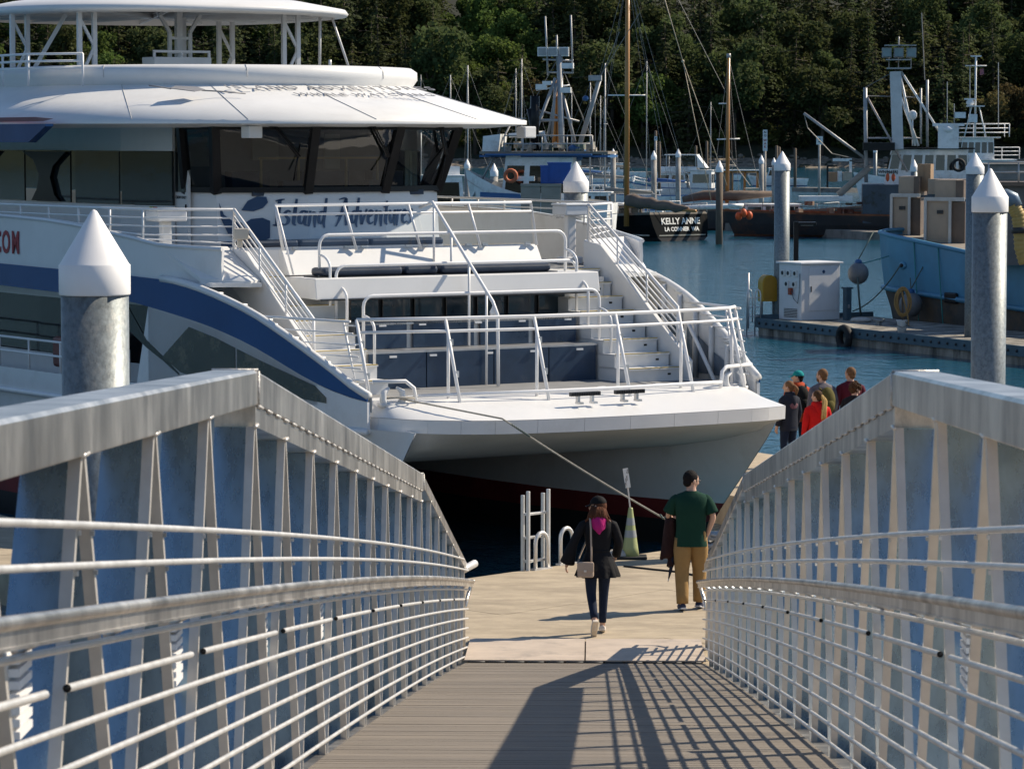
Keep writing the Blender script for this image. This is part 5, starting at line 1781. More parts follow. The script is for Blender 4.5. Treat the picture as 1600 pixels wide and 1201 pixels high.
def hull(parent, L, B, h0, h1, h2, mats, boot=0.12, transom=0.75, full=2.2, rake=0.9, deck=DECKT, n=16, bul=0.25, name='hull', stern_rake=0.25):
    """x: stern (-L/2) to bow (+L/2); heights stern/mid/bow; mats = (bottom, topside, gunwale)"""
    rings = []
    cols = []
    for i in range(n + 1):
        t = i / n
        f = (transom + (1 - transom) * min(1, t / 0.45) ** 0.8) if t < 0.45 else (1 - ((t - 0.45) / 0.55) ** full)
        b = max(0.02, B / 2 * f)
        h = h0 + (h1 - h0) * min(1, t / .5) if t < .5 else h1 + (h2 - h1) * ((t - .5) / .5) ** 1.6
        x = -L / 2 + t * L
        cols.append((x, b, h, t))
    levels = [(-0.7, 0.35), (boot, 0.86), (0.5, 0.95), (0.92, 1.0), (1.0, 1.0)]
    for s in (-1, 1):
        pass
    rows = []
    for k, (z, w) in enumerate(levels):
        row = []
        for x, b, h, t in cols:
            zz = z if k < 2 else (z * h if k > 1 else z)
            fl = w - (1 - w) * 1.5 * max(0, t - .5)
            xr = x - rake * (1 - max(0, zz + .3) / (h + .3)) * max(0, (t - .5) * 2) ** 2 + stern_rake * (1 - max(0, zz) / h) * (1 - t) ** 4
            row.append((xr, b * max(0.02, fl), zz))
        rows.append(row)
    m = MB(); m.smooth = True
    for s in (-1, 1):
        for k in range(len(rows) - 1):
            m.cur = 0 if k == 0 else (2 if k == 3 else 1)
            m.grid([[Vector((p[0], s * p[1], p[2])) for p in rows[k]], [Vector((p[0], s * p[1], p[2])) for p in rows[k + 1]]])
    m.smooth = False
    for k in range(len(rows) - 1):
        m.cur = 0 if k == 0 else (2 if k == 3 else 1)
        a, b_ = rows[k][0], rows[k + 1][0]
        m.add([(a[0], -a[1], a[2]), (a[0], a[1], a[2]), (b_[0], b_[1], b_[2]), (b_[0], -b_[1], b_[2])], [(0, 1, 2, 3)])
    h_ob = m.build(name, list(mats), parent)
    m = MB()
    m.grid([[Vector((x, -b * 0.98, h - bul)) for x, b, h, t in cols], [Vector((x, b * 0.98, h - bul)) for x, b, h, t in cols]])
    m.build('deck', deck, parent)
    return cols
def cabin(parent, x0, x1, w, z0, z1, mats, wins=3, rake=0.15, name='wheelhouse', roof=None, win=(0.35, 0.85), side_w=3, over=0.12):
    m = MB()
    q = [(x0, -w / 2), (x1, -w / 2), (x1, w / 2), (x0, w / 2)]
    top = [(x0 + rake * .3, -w / 2 * .95), (x1 - rake, -w / 2 * .95), (x1 - rake, w / 2 * .95), (x0 + rake * .3, w / 2 * .95)]
    m.loft([[Vector((x, y, z0)) for x, y in q], [Vector((x, y, z1)) for x, y in top]], caps=True)
    ob = m.build(name, mats, parent)
    m = MB()
    m.prism([(x0 - over, -w / 2 - over * .5, z1), (x1 + over - rake, -w / 2 - over * .5, z1), (x1 + over - rake, w / 2 + over * .5, z1), (x0 - over, w / 2 + over * .5, z1)], (0, 0, 0.09))
    m.build('roof', roof or mats, ob, bevel=0.03)
    H = z1 - z0
    def P(face, t, zf):
        z = z0 + H * zf
        a = [Vector((*p, 0)) for p in q]; b = [Vector((*p, 0)) for p in top]
        i, j = face, (face + 1) % 4
        p = a[i].lerp(a[j], t).lerp(b[i].lerp(b[j], t), zf)
        nrm = (a[j] - a[i]).normalized(); nrm = Vector((nrm.y, -nrm.x, 0))
        return Vector((p.x, p.y, z)) + nrm * 0.012
    for face, n in ((0, side_w), (1, wins), (2, side_w), (3, wins)):
        for k in range(n):
            a, b = (k + 0.12) / n, (k + 0.88) / n
            m = MB()
            m.poly([P(face, a, win[0]), P(face, b, win[0]), P(face, b, win[1]), P(face, a, win[1])])
            m.build('window', DARKGLASS, ob, solid=0.01)
    return ob
def fine(mb, name, m, parent):
    return tag(mb.build(name, m, parent), kind='stuff')
def railing(parent, pts, h, bars=2, m=RAILW, r=0.022, name='railing'):
    mb = MB()
    for k in range(bars):
        mb.tube([Vector(p) + V3(0, 0, h * (k + 1) / bars) for p in pts], r, 5)
    for p in pts:
        mb.tube([Vector(p), Vector(p) + V3(0, 0, h)], r, 5)
    return mb.build(name, m, parent)
def local(t, px, py, D):
    """photo point at distance D expressed in the thing's own frame"""
    Mt = Matrix.Translation(t.location) @ Matrix.Rotation(t.rotation_euler.z, 4, 'Z')
    return Mt.inverted() @ at(px, py, D)

# --- black schooner with its transom towards the camera
sa = math.atan2(0.76, -0.65)
sch = boat('schooner', 944, 203, sa, 'weathered black wooden schooner with white name lettering on the stern and a tall varnished mast', 'boat')
L, B = 14.0, 5.8
cols = hull(sch, L, B, 1.78, 1.45, 2.3, (RUSTHULL, BLKHULL, DECKT), boot=0.22, transom=0.82, stern_rake=-0.5)
mb = MB()
for s in (-1, 1): mb.tube([(x, s * (b + .02), 0.36) for x, b, h, t in cols if t < .95], 0.06, 5)
build_each(mb, 'boot_stripe', mat('pale_stripe', (0.38, 0.36, 0.30), .7, 0, .3, 2), sch)
for txt, sz, z in (('KELLY ANNE', 0.56, 1.20), ('LA CONNER  WA', 0.36, 0.72)):
    text_mesh('lettering', txt, sz, mat('lettering_white', (0.75, 0.75, 0.7), .6) if z > 1 else bpy.data.materials['lettering_white'], sch, (-L / 2 - 0.5 * (1 - z / 1.78) * -1 * -1 - 0.03, 0, z), (0, -1, 0), (0.29, 0, 1), 0.004, bold=0.014, shear=0.12)
mb = MB(); mb.box((-L / 2 - .36, 0, .34), (.1, B * .66, .1)); mb.build('boot_stripe', bpy.data.materials['pale_stripe'], sch)
mb = MB(); mb.tube([(x, -b, h + .5) for x, b, h, t in cols[:13]], 0.04, 5); mb.tube([(x, b, h + .5) for x, b, h, t in cols[:13]], 0.04, 5)
for x, b, h, t in cols[:13]:
    for s in (-1, 1): mb.tube([(x, s * b, h - .1), (x, s * b, h + .5)], 0.035, 5)
mb.build('rail', MASTG, sch)
mb = MB()
for d in (-.5, .5): mb.tube([(-L / 2 + 1.5, d - 1.2, 1.95), (-L / 2 - 2.6, d - 2.4, 2.15)], 0.14, 8)
mb.tube([(-L / 2 - 2.6, -3.0, 2.2), (-L / 2 - 2.6, -1.8, 2.2)], .1, 6)
build_each(mb, 'stern_davit', BWHITE, sch)
mp = local(sch, 979, 330, 197); mt = local(sch, 981, -60, 197)
mb = MB(); mb.tube([(mp.x, mp.y, 0.9), (mt.x, mt.y, mt.z)], 0.16, 10, radii=[0.17, 0.13]); mast_ = mb.build('mast', VARN, sch)
sp = local(sch, 979, 149, 197); e = Vector((math.cos(-sa), math.sin(-sa), 0)) * 1.15
mb = MB(); mb.tube([sp - e, sp + e], 0.045, 6); mb.build('spreader', BWHITE, mast_)
mb = MB(); 
pts = [Vector((mp.x - 0.2 - 5.4 * k / 10, mp.y + 0.05 * math.sin(k * 1.7), 2.5 - 0.045 * k + 0.06 * math.sin(k * 2.1))) for k in range(11)]
mb.tube(pts, 0.3, 8, radii=[.38, .42, .4, .34, .37, .3, .33, .27, .28, .2, .1]); mb.build('furled_sail', CANVAS, sch)
mb = MB(); mb.tube([(mp.x - .1, mp.y, 2.15), (mp.x - 6.3, mp.y, 1.95)], .1, 6); mb.build('boom', VARN, sch)
mb = MB()
for q in ((880, 330), (915, 332), (1060, 325), (1085, 320), (1050, 318)):
    mb.tube([(mt.x, mt.y, mt.z * 0.97), local(sch, q[0], q[1], 197)], 0.014, 4)
for q in ((935, 335), (1022, 325)):
    mb.tube([sp + (e if q[0] > 980 else -e), local(sch, q[0], q[1], 197)], 0.012, 4)
    mb.tube([sp + (e if q[0] > 980 else -e), (mt.x, mt.y, mt.z * .95)], 0.012, 4)
fine(mb, 'rigging', WIRE, sch)
mb = MB()
jb = local(sch, 1067, 96, 197)
mb.tube([local(sch, 1030, -30, 197), jb], 0.028, 5); mb.tube([jb, local(sch, 1112, 318, 197)], 0.022, 5); mb.tube([jb, local(sch, 1136, 290, 197)], 0.022, 5); mb.ball(jb, .1, 6, 4)
fine(mb, 'running_line', ROPEW, sch)
cabin(sch, -2.5, 1.2, 2.2, 1.3, 2.05, DECKT, wins=2, side_w=3, name='deckhouse')
railing(sch, [(-5.5, -1.5, 1.6), (-5.5, 1.5, 1.6)], 0.8)
mb = MB(); mb.ball((-1.0, 1.6, 1.9), (.35, .35, .5), 8, 6); mb.build('fender', mat('yellow_buoy', (.55, .3, .02)), sch)
for i, (dx, dy, dz) in enumerate(((0, 0, 0), (.35, .2, -.15), (-.3, .25, -.2))):
    p = at(1162, 333, 199) + V3(dx, dy, dz)
    mb = MB(); mb.ball((0, 0, 0), (0.22, .22, .28), 8, 6); o = mb.build('buoy', ORANGE); o.location = p
    tag(o, ('middle orange buoy of three bunched at the white spar over the schooner stern', 'right orange buoy of three bunched at the white spar over the schooner stern', 'left orange buoy of three bunched at the white spar over the schooner stern')[i], 'buoy', 'orange buoys at the schooner stern')

# --- dark ketch with the shorter wooden mast
kt = boat('ketch', 1215, 222, rad(8), 'low dark hulled sailing boat with red deck gear and a short varnished mast', 'boat')
cols = hull(kt, 13, 3.8, 1.5, 1.25, 1.7, (RUSTHULL, RUSTHULL, CANVAS), deck=mat('red_deck', (.2, .05, .04), .8, 0, .3, 2))
a_, b_ = local(kt, 1136, 312, 222), local(kt, 1138.5, 84, 222)
mb = MB(); mb.tube([(a_.x, a_.y, .8), (b_.x, b_.y, b_.z)], .13, 8, radii=[.15, .11]); m_ = mb.build('mast', VARN, kt)
mb = MB(); mb.tube([(b_.x, b_.y, b_.z - .3), (b_.x, b_.y, b_.z)], .15, 8); mb.build('mast_cap', MASTG, m_)
mb = MB()
mb.tube([local(kt, 1123, 162, 222), local(kt, 1140, 162, 222)], .05, 5); mb.build('spreader', BWHITE, m_)
mb = MB(); mb.tube([local(kt, 1120, 218, 222), local(kt, 1156, 217, 222)], .05, 5); mb.build('spreader', BWHITE, m_)
mb = MB(); mb.tube([local(kt, 1066, 312, 222), local(kt, 1100, 305, 222), local(kt, 1150, 306, 222), local(kt, 1206, 303, 222)], .3, 8, radii=[.2, .34, .36, .2]); mb.build('furled_sail', CANVAS, kt)
mb = MB()
for q in ((1190, 305), (1155, 305), (1128, 305), (1112, 310), (1146, 305)): mb.tube([(b_.x, b_.y, b_.z - .3), local(kt, q[0], q[1], 222)], .014, 4)
mb.tube([(b_.x, b_.y, b_.z - 3), local(kt, 1055, -10, 222)], .016, 4)
mb.tube([(b_.x, b_.y, b_.z - 7), local(kt, 1172, 290, 222)], .02, 4)
fine(mb, 'rigging', WIRE, kt)
cabin(kt, -2.5, 1.5, 2.2, 1.0, 1.7, BWHITE, name='deckhouse')
railing(kt, [(x, -b, h) for x, b, h, t in cols[1:14:2]], 0.45, 1, MASTG)

# --- long dark tender with wheelhouse
td = boat('fishing_tender', 1470, 207, rad(176), 'long rusty dark fishing tender with a white wheelhouse and a thick white mast', 'boat')
cols = hull(td, 28, 6.6, 2.6, 1.45, 1.7, (RUST, RUSTHULL, RUST), transom=.85, full=3.2, n=22, deck=RUST)
mb = MB()
x0 = local(td, 1348, 300, 205).x; x1 = local(td, 1620, 300, 205).x
mb.prism([(x0, -3.0, .9), (x0, 3.0, .9), (x1, 3.0, .9), (x1, -3.0, .9)], (0, 0, 2.45)); mb.build('raised_hull', CAMO, td)
xa, xb = local(td, 1515, 290, 205).x, local(td, 1382, 290, 205).x
wh_ = cabin(td, xa, xb, 4.2, 3.3, 5.6, BWHITE, wins=4, side_w=7, rake=.5, win=(.42, .84), over=.3, roof=BLKHULL)
cabin(td, xa - 3.6, xa - .2, 4.0, 2.7, 4.6, GCANVAS, wins=1, side_w=1, name='deck_shelter', win=(.5, .52))
c_ = (xa + xb) / 2
mc = local(td, 1403, 232, 205); mtp = local(td, 1399, 112, 205)
mb = MB(); mb.bar((mc.x, mc.y, 5.6), (mtp.x, mtp.y, mtp.z), 0.7, 0.6, up=(0, 1, 0)); tm = mb.build('mast', mat('worn_white_mast', (.6, .6, .59), .6, 0, .15, 1.5, dirt=(.2, .17, .14), dscale=1.6, dlim=(.58, .68)), td)
pl = mtp
mb = MB()
mb.box((pl.x - .2, pl.y, pl.z + .2), (1.5, 1.0, .08)); mb.box((pl.x - .2, pl.y, pl.z + .75), (1.6, 1.1, .06)); mb.box((pl.x - .3, pl.y, pl.z + 1.65), (2.0, 1.2, .05))
for d in (-.8, 0, .6):
    mb.bar((pl.x + d - .2, pl.y - .4, pl.z + .2), (pl.x + d - .2, pl.y - .4, pl.z + 1.65), .05, .05)
mb.tube([(pl.x - .2, pl.y, pl.z + 1.6), (pl.x - .2, pl.y, pl.z + 2.2)], .05, 5)
mb.build('platform', MASTG, tm)
for d in (-1.0, -.2, .55):
    mb = MB(); mb.box((pl.x + d, pl.y - .1, pl.z + 1.2), (.62, .4, .62)); mb.cur = 1; mb.box((pl.x + d, pl.y + .16, pl.z + 1.2), (.5, .2, .5)); mb.build('floodlight', [MASTG, mat('lamp_glass', (.25, .33, .35), .1)] if d < -.9 else [MASTG, bpy.data.materials['lamp_glass']], tm)
mb = MB()
for (p, q) in (((1408, 112), (1478, 222)), ((1406, 115), (1430, 228)), ((1403, 140), (1435, 228))):
    mb.tube([local(td, p[0], p[1], 205), local(td, q[0], q[1], 205)], .085, 6)
build_each(mb, 'mast_stay', BWHITE, td)
for (p, q, r, m_, nm) in (((1352, 137), (1353.5, 285), .13, MASTG, 'derrick_post'), ((1353, 148), (1418, 268), .07, mat('pink_grey', (.5, .42, .38), .6), 'derrick_arm'), ((1352, 216), (1440, 216), .06, MASTG, 'cross_arm'),
                      ((1256, 177), (1355, 250), .09, MASTG, 'cargo_boom'), ((1449, 125), (1449, 230), .09, MASTG, 'aerial_mast'), ((1439, 138), (1439, 225), .07, MASTG, 'aerial_mast'), ((1310, 305), (1358, 262), .22, PLY, 'gangplank')):
    mb = MB(); mb.tube([local(td, *p, 205), local(td, *q, 205)], r, 7); mb.build(nm, m_, td)
mb = MB()
mb.tube([local(td, 1256, 177, 205), local(td, 1262, 200, 205), local(td, 1300, 240, 205), local(td, 1345, 250, 205)], .03, 4)
mb.tube([local(td, 1352, 137, 205), local(td, 1400, 110, 205)], .02, 4)
mb.tube([local(td, 1356, 150, 205), local(td, 1430, 152, 205)], .04, 4)
mb.tube([local(td, 1440, 20, 205), local(td, 1445, 125, 205)], .03, 4)
fine(mb, 'rigging', WIRE, td)
mb = MB(); mb.box(local(td, 1388, 268.5, 203), (1.25, .05, .34)); nb = mb.build('number_board', SIGNW, td)
text_mesh('lettering', 'WN9665RJ', .26, BLACKP, nb, local(td, 1388, 268.8, 202.9), (-1, 0, 0), (0, 0, 1), .002, bold=.008)
for q in ((1387, 277), (1396, 277)):
    mb = MB(); mb.ball(local(td, *q, 203), (.13, .13, .28), 7, 5); mb.build('fender', ORANGE, td)
mb = MB()
p = local(td, 1482, 195, 204)
mb.box(p + V3(0, 0, -.8), (1.3, .4, 1.4)); mb.box(p, (2.0, .25, .18)); mb.ball(p + V3(0, 0, -.3), (.4, .4, .25), 8, 5); mb.build('radar', BWHITE, td)
mb = MB(); mb.box(local(td, 1373, 229, 205), (2.0, 2.2, .5)); mb.build('life_raft', BLACKP, td)
mb = MB(); mb.tube([local(td, 1426, 182, 205), local(td, 1426, 228, 205)], .05, 5); mb.ball(local(td, 1426, 180, 205), (.28, .28, .32), 8, 5); mb.build('satellite_dome', BWHITE, td)
mb = MB(); mb.smooth = True
rt = [(.35 + .1 * math.cos(b), .1 * math.sin(b)) for b in [6.283 * j / 6 for j in range(6)]]
c0 = local(td, 1498, 258, 203)
rr_ = [[c0 + V3(r * math.cos(a), y, r * math.sin(a)) for r, y in rt] for a in [6.283 * k / 14 for k in range(15)]]
mb.loft(rr_); mb.build('life_ring', BLACKR, td)
railing(td, [(x, -b, h) for x, b, h, t in cols[12:22:2]], .5, 2, STEELD)
random.seed(17)
mb = MB()
for i in range(40):
    q = local(td, random.uniform(1205, 1600), 318, 205); q.z = random.uniform(1.35, 1.9) if q.x > x1 - 0 and False else (1.6 if random.random() < .7 else 2.1); q.y = random.uniform(-2.4, 2.4)
    mb.box(q, (random.uniform(.15, .6), random.uniform(.2, .5), random.uniform(.12, .4)), rz=random.uniform(0, 3))
fine(mb, 'deck_gear', mat('tender_gear', (.24, .19, .15), .85, 0, .6, 1.2, dirt=(.16, .06, .04), dscale=.8, dlim=(.5, .54)), td)
mb = MB(); mb.box(local(td, 1290, 310, 205), (3.4, 1.5, .3)); mb.build('hatch_cover', BWHITE, td)

# --- white research vessel further back
rv = boat('research_vessel', 1535, 275, rad(178), 'white workboat with railed upper decks and a tall signal mast behind the dark tender', 'boat')
hull(rv, 22, 6, 2.4, 2.2, 3.4, (BBLUE, BWHITE, BWHITE))
c1 = local(rv, 1560, 250, 272).x; c2 = local(rv, 1480, 250, 272).x
cabin(rv, c1 - 1.5, c2, 4.6, 2.2, 4.4, BWHITE, wins=3, side_w=5, name='deckhouse')
d1, d2 = local(rv, 1556, 220, 272).x, local(rv, 1502, 220, 272).x
cabin(rv, d1, d2, 3.6, 4.5, 6.3, BWHITE, wins=4, side_w=5, over=.5, rake=.2, win=(.3, .8))
railing(rv, [(d1 - 1.2, -2.2, 6.4), (d1 + .5, -2.2, 6.4), ((d1 + d2) / 2, -2.2, 6.4), (d2, -2.2, 6.4), (d2 + .6, -2.2, 6.4), (d2 + .6, 2.2, 6.4), (d1 - 1.2, 2.2, 6.4)], 1.1, 3, RAILW, .04)
railing(rv, [(d1 - 2.5, -2.3, 4.5), (d1 - 1, -2.3, 4.5), (d1 + 1, -2.3, 4.5), (d2 + 1, -2.3, 4.5)], 1.0, 3, RAILW, .04)
s0 = local(rv, 1524, 166, 272)
mb = MB()
for d in (-.9, .9): mb.tube([(s0.x + d, s0.y, 6.4), (s0.x + d * .35, s0.y, s0.z)], .06, 5)
mb.box((s0.x, s0.y, s0.z), (1.5, 1, .08)); mb.tube([(s0.x, s0.y, 6.4), local(rv, 1525, 87, 272)], .08, 6)
q = local(rv, 1525, 103, 272); mb.tube([q - V3(.9, 0, 0), q + V3(.9, 0, 0)], .05, 5); q = local(rv, 1525, 88, 272); mb.box(q, (.9, .3, .1)); q = local(rv, 1516, 155, 272); mb.box(q, (1.0, .3, .12)); mb.ball(q - V3(0, 0, .3), (.35, .3, .3), 8, 5)
mb.build('signal_mast', BWHITE, rv)
mb = MB()
for px, y0 in ((1515.5, 103), (1560, 98), (1480, 128), (1491, 162)): mb.tube([local(rv, px, y0, 272), local(rv, px, 200, 272)], .035, 4)
build_each(mb, 'whip_aerial', MASTG, rv)
mb = MB(); q = local(rv, 1531, 118, 272); mb.add([q, q + V3(-.35, 0, .1), q + V3(-.3, .05, .6), q + V3(0, 0, .5)], [(0, 1, 2, 3)]); mb.build('flag', mat('flag_red', (.35, .12, .14), .8), rv, solid=.01)
mb = MB(); q = local(rv, 1500, 180, 272); mb.box(q, (.9, .8, .5)); q = local(rv, 1520, 185, 272); mb.box(q, (.7, .7, .7)); build_each(mb, 'deck_box', BWHITE, rv)

# --- cabin cruiser
cc = boat('cabin_cruiser', 1052, 335, rad(170), 'white flybridge cabin cruiser moored beyond the schooner', 'boat')
hull(cc, 9.0, 3.0, 1.1, 1.15, 1.7, (BBLUE, BWHITE, BBLUE), deck=BWHITE)
hb_ = cabin(cc, -1.6, 2.2, 2.5, 1.0, 2.6, BWHITE, wins=2, side_w=2, rake=.7, win=(.45, .9))
cabin(cc, -4.2, -1.9, 2.6, 1.1, 2.9, BWHITE, wins=2, side_w=1, name='aft_canopy', rake=.1, win=(.3, .8))
mb = MB(); mb.prism([(-2.6, -1.1, 2.72), (.6, -1.1, 2.72), (1.4, 0, 2.72), (.6, 1.1, 2.72), (-2.6, 1.1, 2.72)], (0, 0, .6)); mb.build('flybridge', BWHITE, cc, bevel=.1)
mb = MB(); mb.box((-.9, 0, 4.55), (3.4, 2.2, .1)); 
for x in (-2.5, .6):
    for y in (-1, 1): mb.tube([(x, y, 3.2), (x, y, 4.55)], .035, 5)
mb.build('bimini', BWHITE, cc)
mb = MB(); mb.box((-1.6, 0, 3.95), (1.9, 2.0, 1.1)); mb.build('bimini_curtain', GLASS, cc)
mb = MB(); mb.prism([(-2.7, -1.05, 3.2), (-3.6, -1.05, 3.2), (-2.6, -1.05, 4.5)], (0, 2.1, 0)); mb.build('white_awning', BWHITE, cc)
railing(cc, [(2.0, -1.25, 1.25), (3.2, -.8, 1.45), (4.3, 0, 1.7), (3.2, .8, 1.45), (2.0, 1.25, 1.25)], .6, 2, RAILW, .03)
text_mesh('lettering', 'MOMENTUM', .3, GREYTXT, cc, (.5, 1.49, .75), (-1, 0, 0), (0, 0, 1), .002)
bpy.data.objects.remove([o for o in cc.children if o.name.startswith('lettering')][0])
# --- small runabout and houseboat
rb = boat('motorboat', 1172, 300, rad(185), 'small cream motorboat with a wraparound windscreen by the concrete pile', 'boat')
hull(rb, 3.6, 1.9, .8, .75, 1.0, (BWHITE, BWHITE, BWHITE))
cabin(rb, -.9, .8, 1.6, .7, 1.55, mat('cream_cabin', (.55, .48, .36), .6), wins=2, side_w=2, rake=.5)
hbt = boat('houseboat', 1150, 330, rad(180), 'boat with an orange timber frame cabin behind the short varnished mast', 'boat')
hull(hbt, 6.5, 2.6, 1.0, .9, 1.1, (BWHITE, BWHITE, BWHITE))
mb = MB()
for x in (-2.2, -.9, .4, 1.8):
    for y in (-1.1, 1.1): mb.bar((x, y, .9), (x, y, 2.9), .14, .14)
for y in (-1.1, 1.1): mb.bar((-2.3, y, 2.85), (1.9, y, 2.85), .14, .2)
mb.build('timber_frame', mat('orange_timber', (.45, .17, .03), .6), hbt)
mb = MB(); mb.box((-.2, 0, 3.0), (4.8, 2.7, .1)); mb.build('roof', BWHITE, hbt)
mb = MB(); mb.box((1.0, 0, 1.8), (1.4, 1.9, 1.8)); mb.build('cabin', DECKT, hbt)

# --- far float clutter
for i, (px, py, m_, s_) in enumerate(((1301, 277, mat('orange_bin', (.42, .22, .12), .8), (1.0, 1, 1.1)), (1312, 276, BWHITE, (.5, .5, 1.2)), (1324, 276, mat('pale_bin', (.45, .36, .28), .8), (1.1, 1, 1.0)))):
    p = at(px, py, 398)
    mb = MB(); mb.box((0, 0, 0), s_); mb.box((0, 0, s_[2] / 2 + .03), (s_[0] * 1.06, s_[1] * 1.06, .07)); o = mb.build('fish_bin', m_); o.location = p
    tag(o, ('orange brown bin on the distant float beside the dark pile', 'narrow white bin in the middle of the distant float', 'pale tan bin at the right end of the distant float')[i], 'bin')
p = at(1329, 260, 398)
mb = MB(); mb.bar((0, 0, -2.5), (0, 0, .8), .3, .3); mb.bar((-2.2, 0, .8), (.15, 0, .8), .3, .35); o = mb.build('lamp_post', BWHITE); o.location = p
tag(o, 'white angular post standing on the distant float', 'post')
p = at(1293, 262, 396)
mb = MB(); mb.bar((0, 0, -3), (0, 0, .2), .22, .22); mb.bar((0, 0, .2), (1.2, 0, .2), .22, .2); o = mb.build('lamp_post', BLACKP); o.location = p
tag(o, 'thin black lamp post left of the bins on the distant float', 'lamp')

# --- blue and white fishing boat
fb = boat('fishing_boat', 842, 150, rad(172), 'white fishing boat with blue trim and a mast crowded with lights and gear', 'boat')
cols = hull(fb, 7.0, 4.0, 3.3, 3.7, 4.9, (BBLUE, BWHITE, BWHITE), transom=.9, bul=.5)
hx = lambda px: local(fb, px, 260, 149).x
fc = cabin(fb, hx(900), hx(783), 2.9, 3.2, 5.5, BWHITE, wins=3, side_w=3, rake=.25, win=(.25, .8), roof=BBLUE, over=.9)
mb = MB(); x0, x1 = hx(955), hx(748)
mb.prism([(x0, -1.7, 5.58), (x1, -1.2, 5.58), (x1, 1.2, 5.58), (x0, 1.7, 5.58)], (0, 0, .12)); mb.cur = 1; mb.prism([(x0, -1.71, 5.43), (x1, -1.22, 5.43), (x1, 1.22, 5.43), (x0, 1.71, 5.43)], (0, 0, .1)); mb.build('top_deck', [DECKT, BBLUE], fb)
mb = MB(); xq = hx(763); mb.prism([(xq - .4, -1.0, 5.6), (xq + .35, -1.0, 5.6), (xq + .3, -1.0, 6.4), (xq - .5, -1.0, 6.5)], (0, 2.0, 0)); mb.build('bow_shield', BWHITE, fb)
mb = MB(); mb.tube([local(fb, 795, 212, 150), local(fb, 850, 208, 150), local(fb, 853, 228, 150)], .12, 6); mb.build('dodger_frame', BWHITE, fb)
railing(fb, [(hx(790), 1.6, 5.68), (hx(820), 1.6, 5.68), (hx(850), 1.6, 5.68), (hx(890), 1.6, 5.68), (hx(930), 1.6, 5.68)], .75, 2, MASTG, .03)
mm0, mm1 = local(fb, 880, 250, 150), local(fb, 874, 85, 150)
mb = MB(); mb.tube([(mm0.x, mm0.y, 3.0), mm1], .14, 8); fm_ = mb.build('mast', MASTG, fb)
mb = MB()
for p, q, r in (((803, 297), (868, 122), .08), ((738, 310), (800, 190), .05), ((880, 150), (898, 222), .08), ((830, 188), (878, 188), .08), ((833, 170), (905, 190), .05), ((862, 215), (868, 130), .07), ((855, 218), (872, 125), .06)):
    mb.tube([local(fb, *p, 150), local(fb, *q, 150)], r, 6)
build_each(mb, 'mast_strut', MASTG, fb)
mb = MB()
for p, q in (((868, 125), (866, 225)), ((873, 150), (873, 230))): mb.tube([local(fb, *p, 150.5), local(fb, *q, 150.5)], .1, 6)
build_each(mb, 'wooden_spar', VARN, fb)
mb = MB(); mb.tube([local(fb, 836, 150, 149.6), local(fb, 835, 222, 149.6)], .22, 7); mb.tube([local(fb, 828, 170, 149.6), local(fb, 838, 235, 149.6)], .16, 6); build_each(mb, 'exhaust_stack', BLACKP, fb)
mb = MB()
for p, q in (((852, 26), (856, 118)), ((892, 24), (895, 115)), ((848, 93), (896, 95)), ((856, 113), (896, 114)), ((870, 55), (871, 110))): mb.tube([local(fb, *p, 150), local(fb, *q, 150)], .045, 5)
mb.build('light_frame', MASTG, fm_)
for px, lb_ in ((848, 0), (864, 1), (881, 2)):
    c0 = local(fb, px, 81, 150); mb = MB(); mb.box(c0, (.46, .25, .42)); mb.cur = 1; mb.box(c0 + V3(0, .14, 0), (.36, .05, .32)); mb.build('floodlight', [BWHITE, MASTG], fm_)
for px, py in ((846, 136), (884, 141)):
    c0 = local(fb, px, py, 150); mb = MB(); mb.box(c0, (.5, .35, .25)); mb.build('deck_light', BWHITE, fm_)
mb = MB(); mb.box(local(fb, 855, 130, 150), (.4, .4, .18)); mb.tube([local(fb, 838, 141, 150), local(fb, 890, 133, 150)], .04, 5); mb.box(local(fb, 886, 103, 150), (.6, .3, .25)); mb.build('radar', BWHITE, fm_)
mb = MB(); mb.tube([local(fb, 903, 232, 150), local(fb, 932, 140, 150), local(fb, 936, 122, 150)], .09, 6); mb.tube([local(fb, 906, 232, 150), local(fb, 938, 125, 150)], .07, 6); mb.box(local(fb, 930, 122, 150), (.6, .3, .25)); mb.build('hydraulic_boom', MASTG, fb)
for q, r in (((915, 154), .16), ((895, 233), .26), ((908, 236), .26), ((903, 246), .24)):
    mb = MB(); mb.ball(local(fb, *q, 149.8), (r, r, r * .8), 7, 5); mb.build('blue_block', BBLUE, fb)
mb = MB()
for p, q in (((874, 88), (790, 235)), ((874, 95), (935, 240)), ((934, 125), (1000, 20)), ((930, 125), (930, 240)), ((932, 130), (905, 235)), ((936, 128), (968, 50))): mb.tube([local(fb, *p, 150), local(fb, *q, 150)], .014, 4)
fine(mb, 'rigging', WIRE, fb)
mb = MB()
random.seed(3)
for i in range(34):
    q = local(fb, random.uniform(785, 935), random.uniform(226, 236), random.uniform(148.8, 150.5))
    mb.box(q, (random.uniform(.1, .4), random.uniform(.1, .3), random.uniform(.1, .35)), rz=random.uniform(0, 3))
fine(mb, 'deck_gear', mat('mixed_gear', (.32, .30, .26), .8, 0, .6, 1.5, dirt=(.10, .16, .14), dscale=1.1, dlim=(.5, .55)), fb)
mb = MB(); mb.smooth = True
c0 = local(fb, 798, 275, 147.2); rt = [(.26 + .09 * math.cos(b), .09 * math.sin(b)) for b in [6.283 * j / 6 for j in range(6)]]
mb.loft([[c0 + V3(r * math.cos(a), y, r * math.sin(a)) for r, y in rt] for a in [6.283 * k / 14 for k in range(15)]]); mb.build('life_ring', mat('ring_orange', (.45, .12, .05), .7), fb)
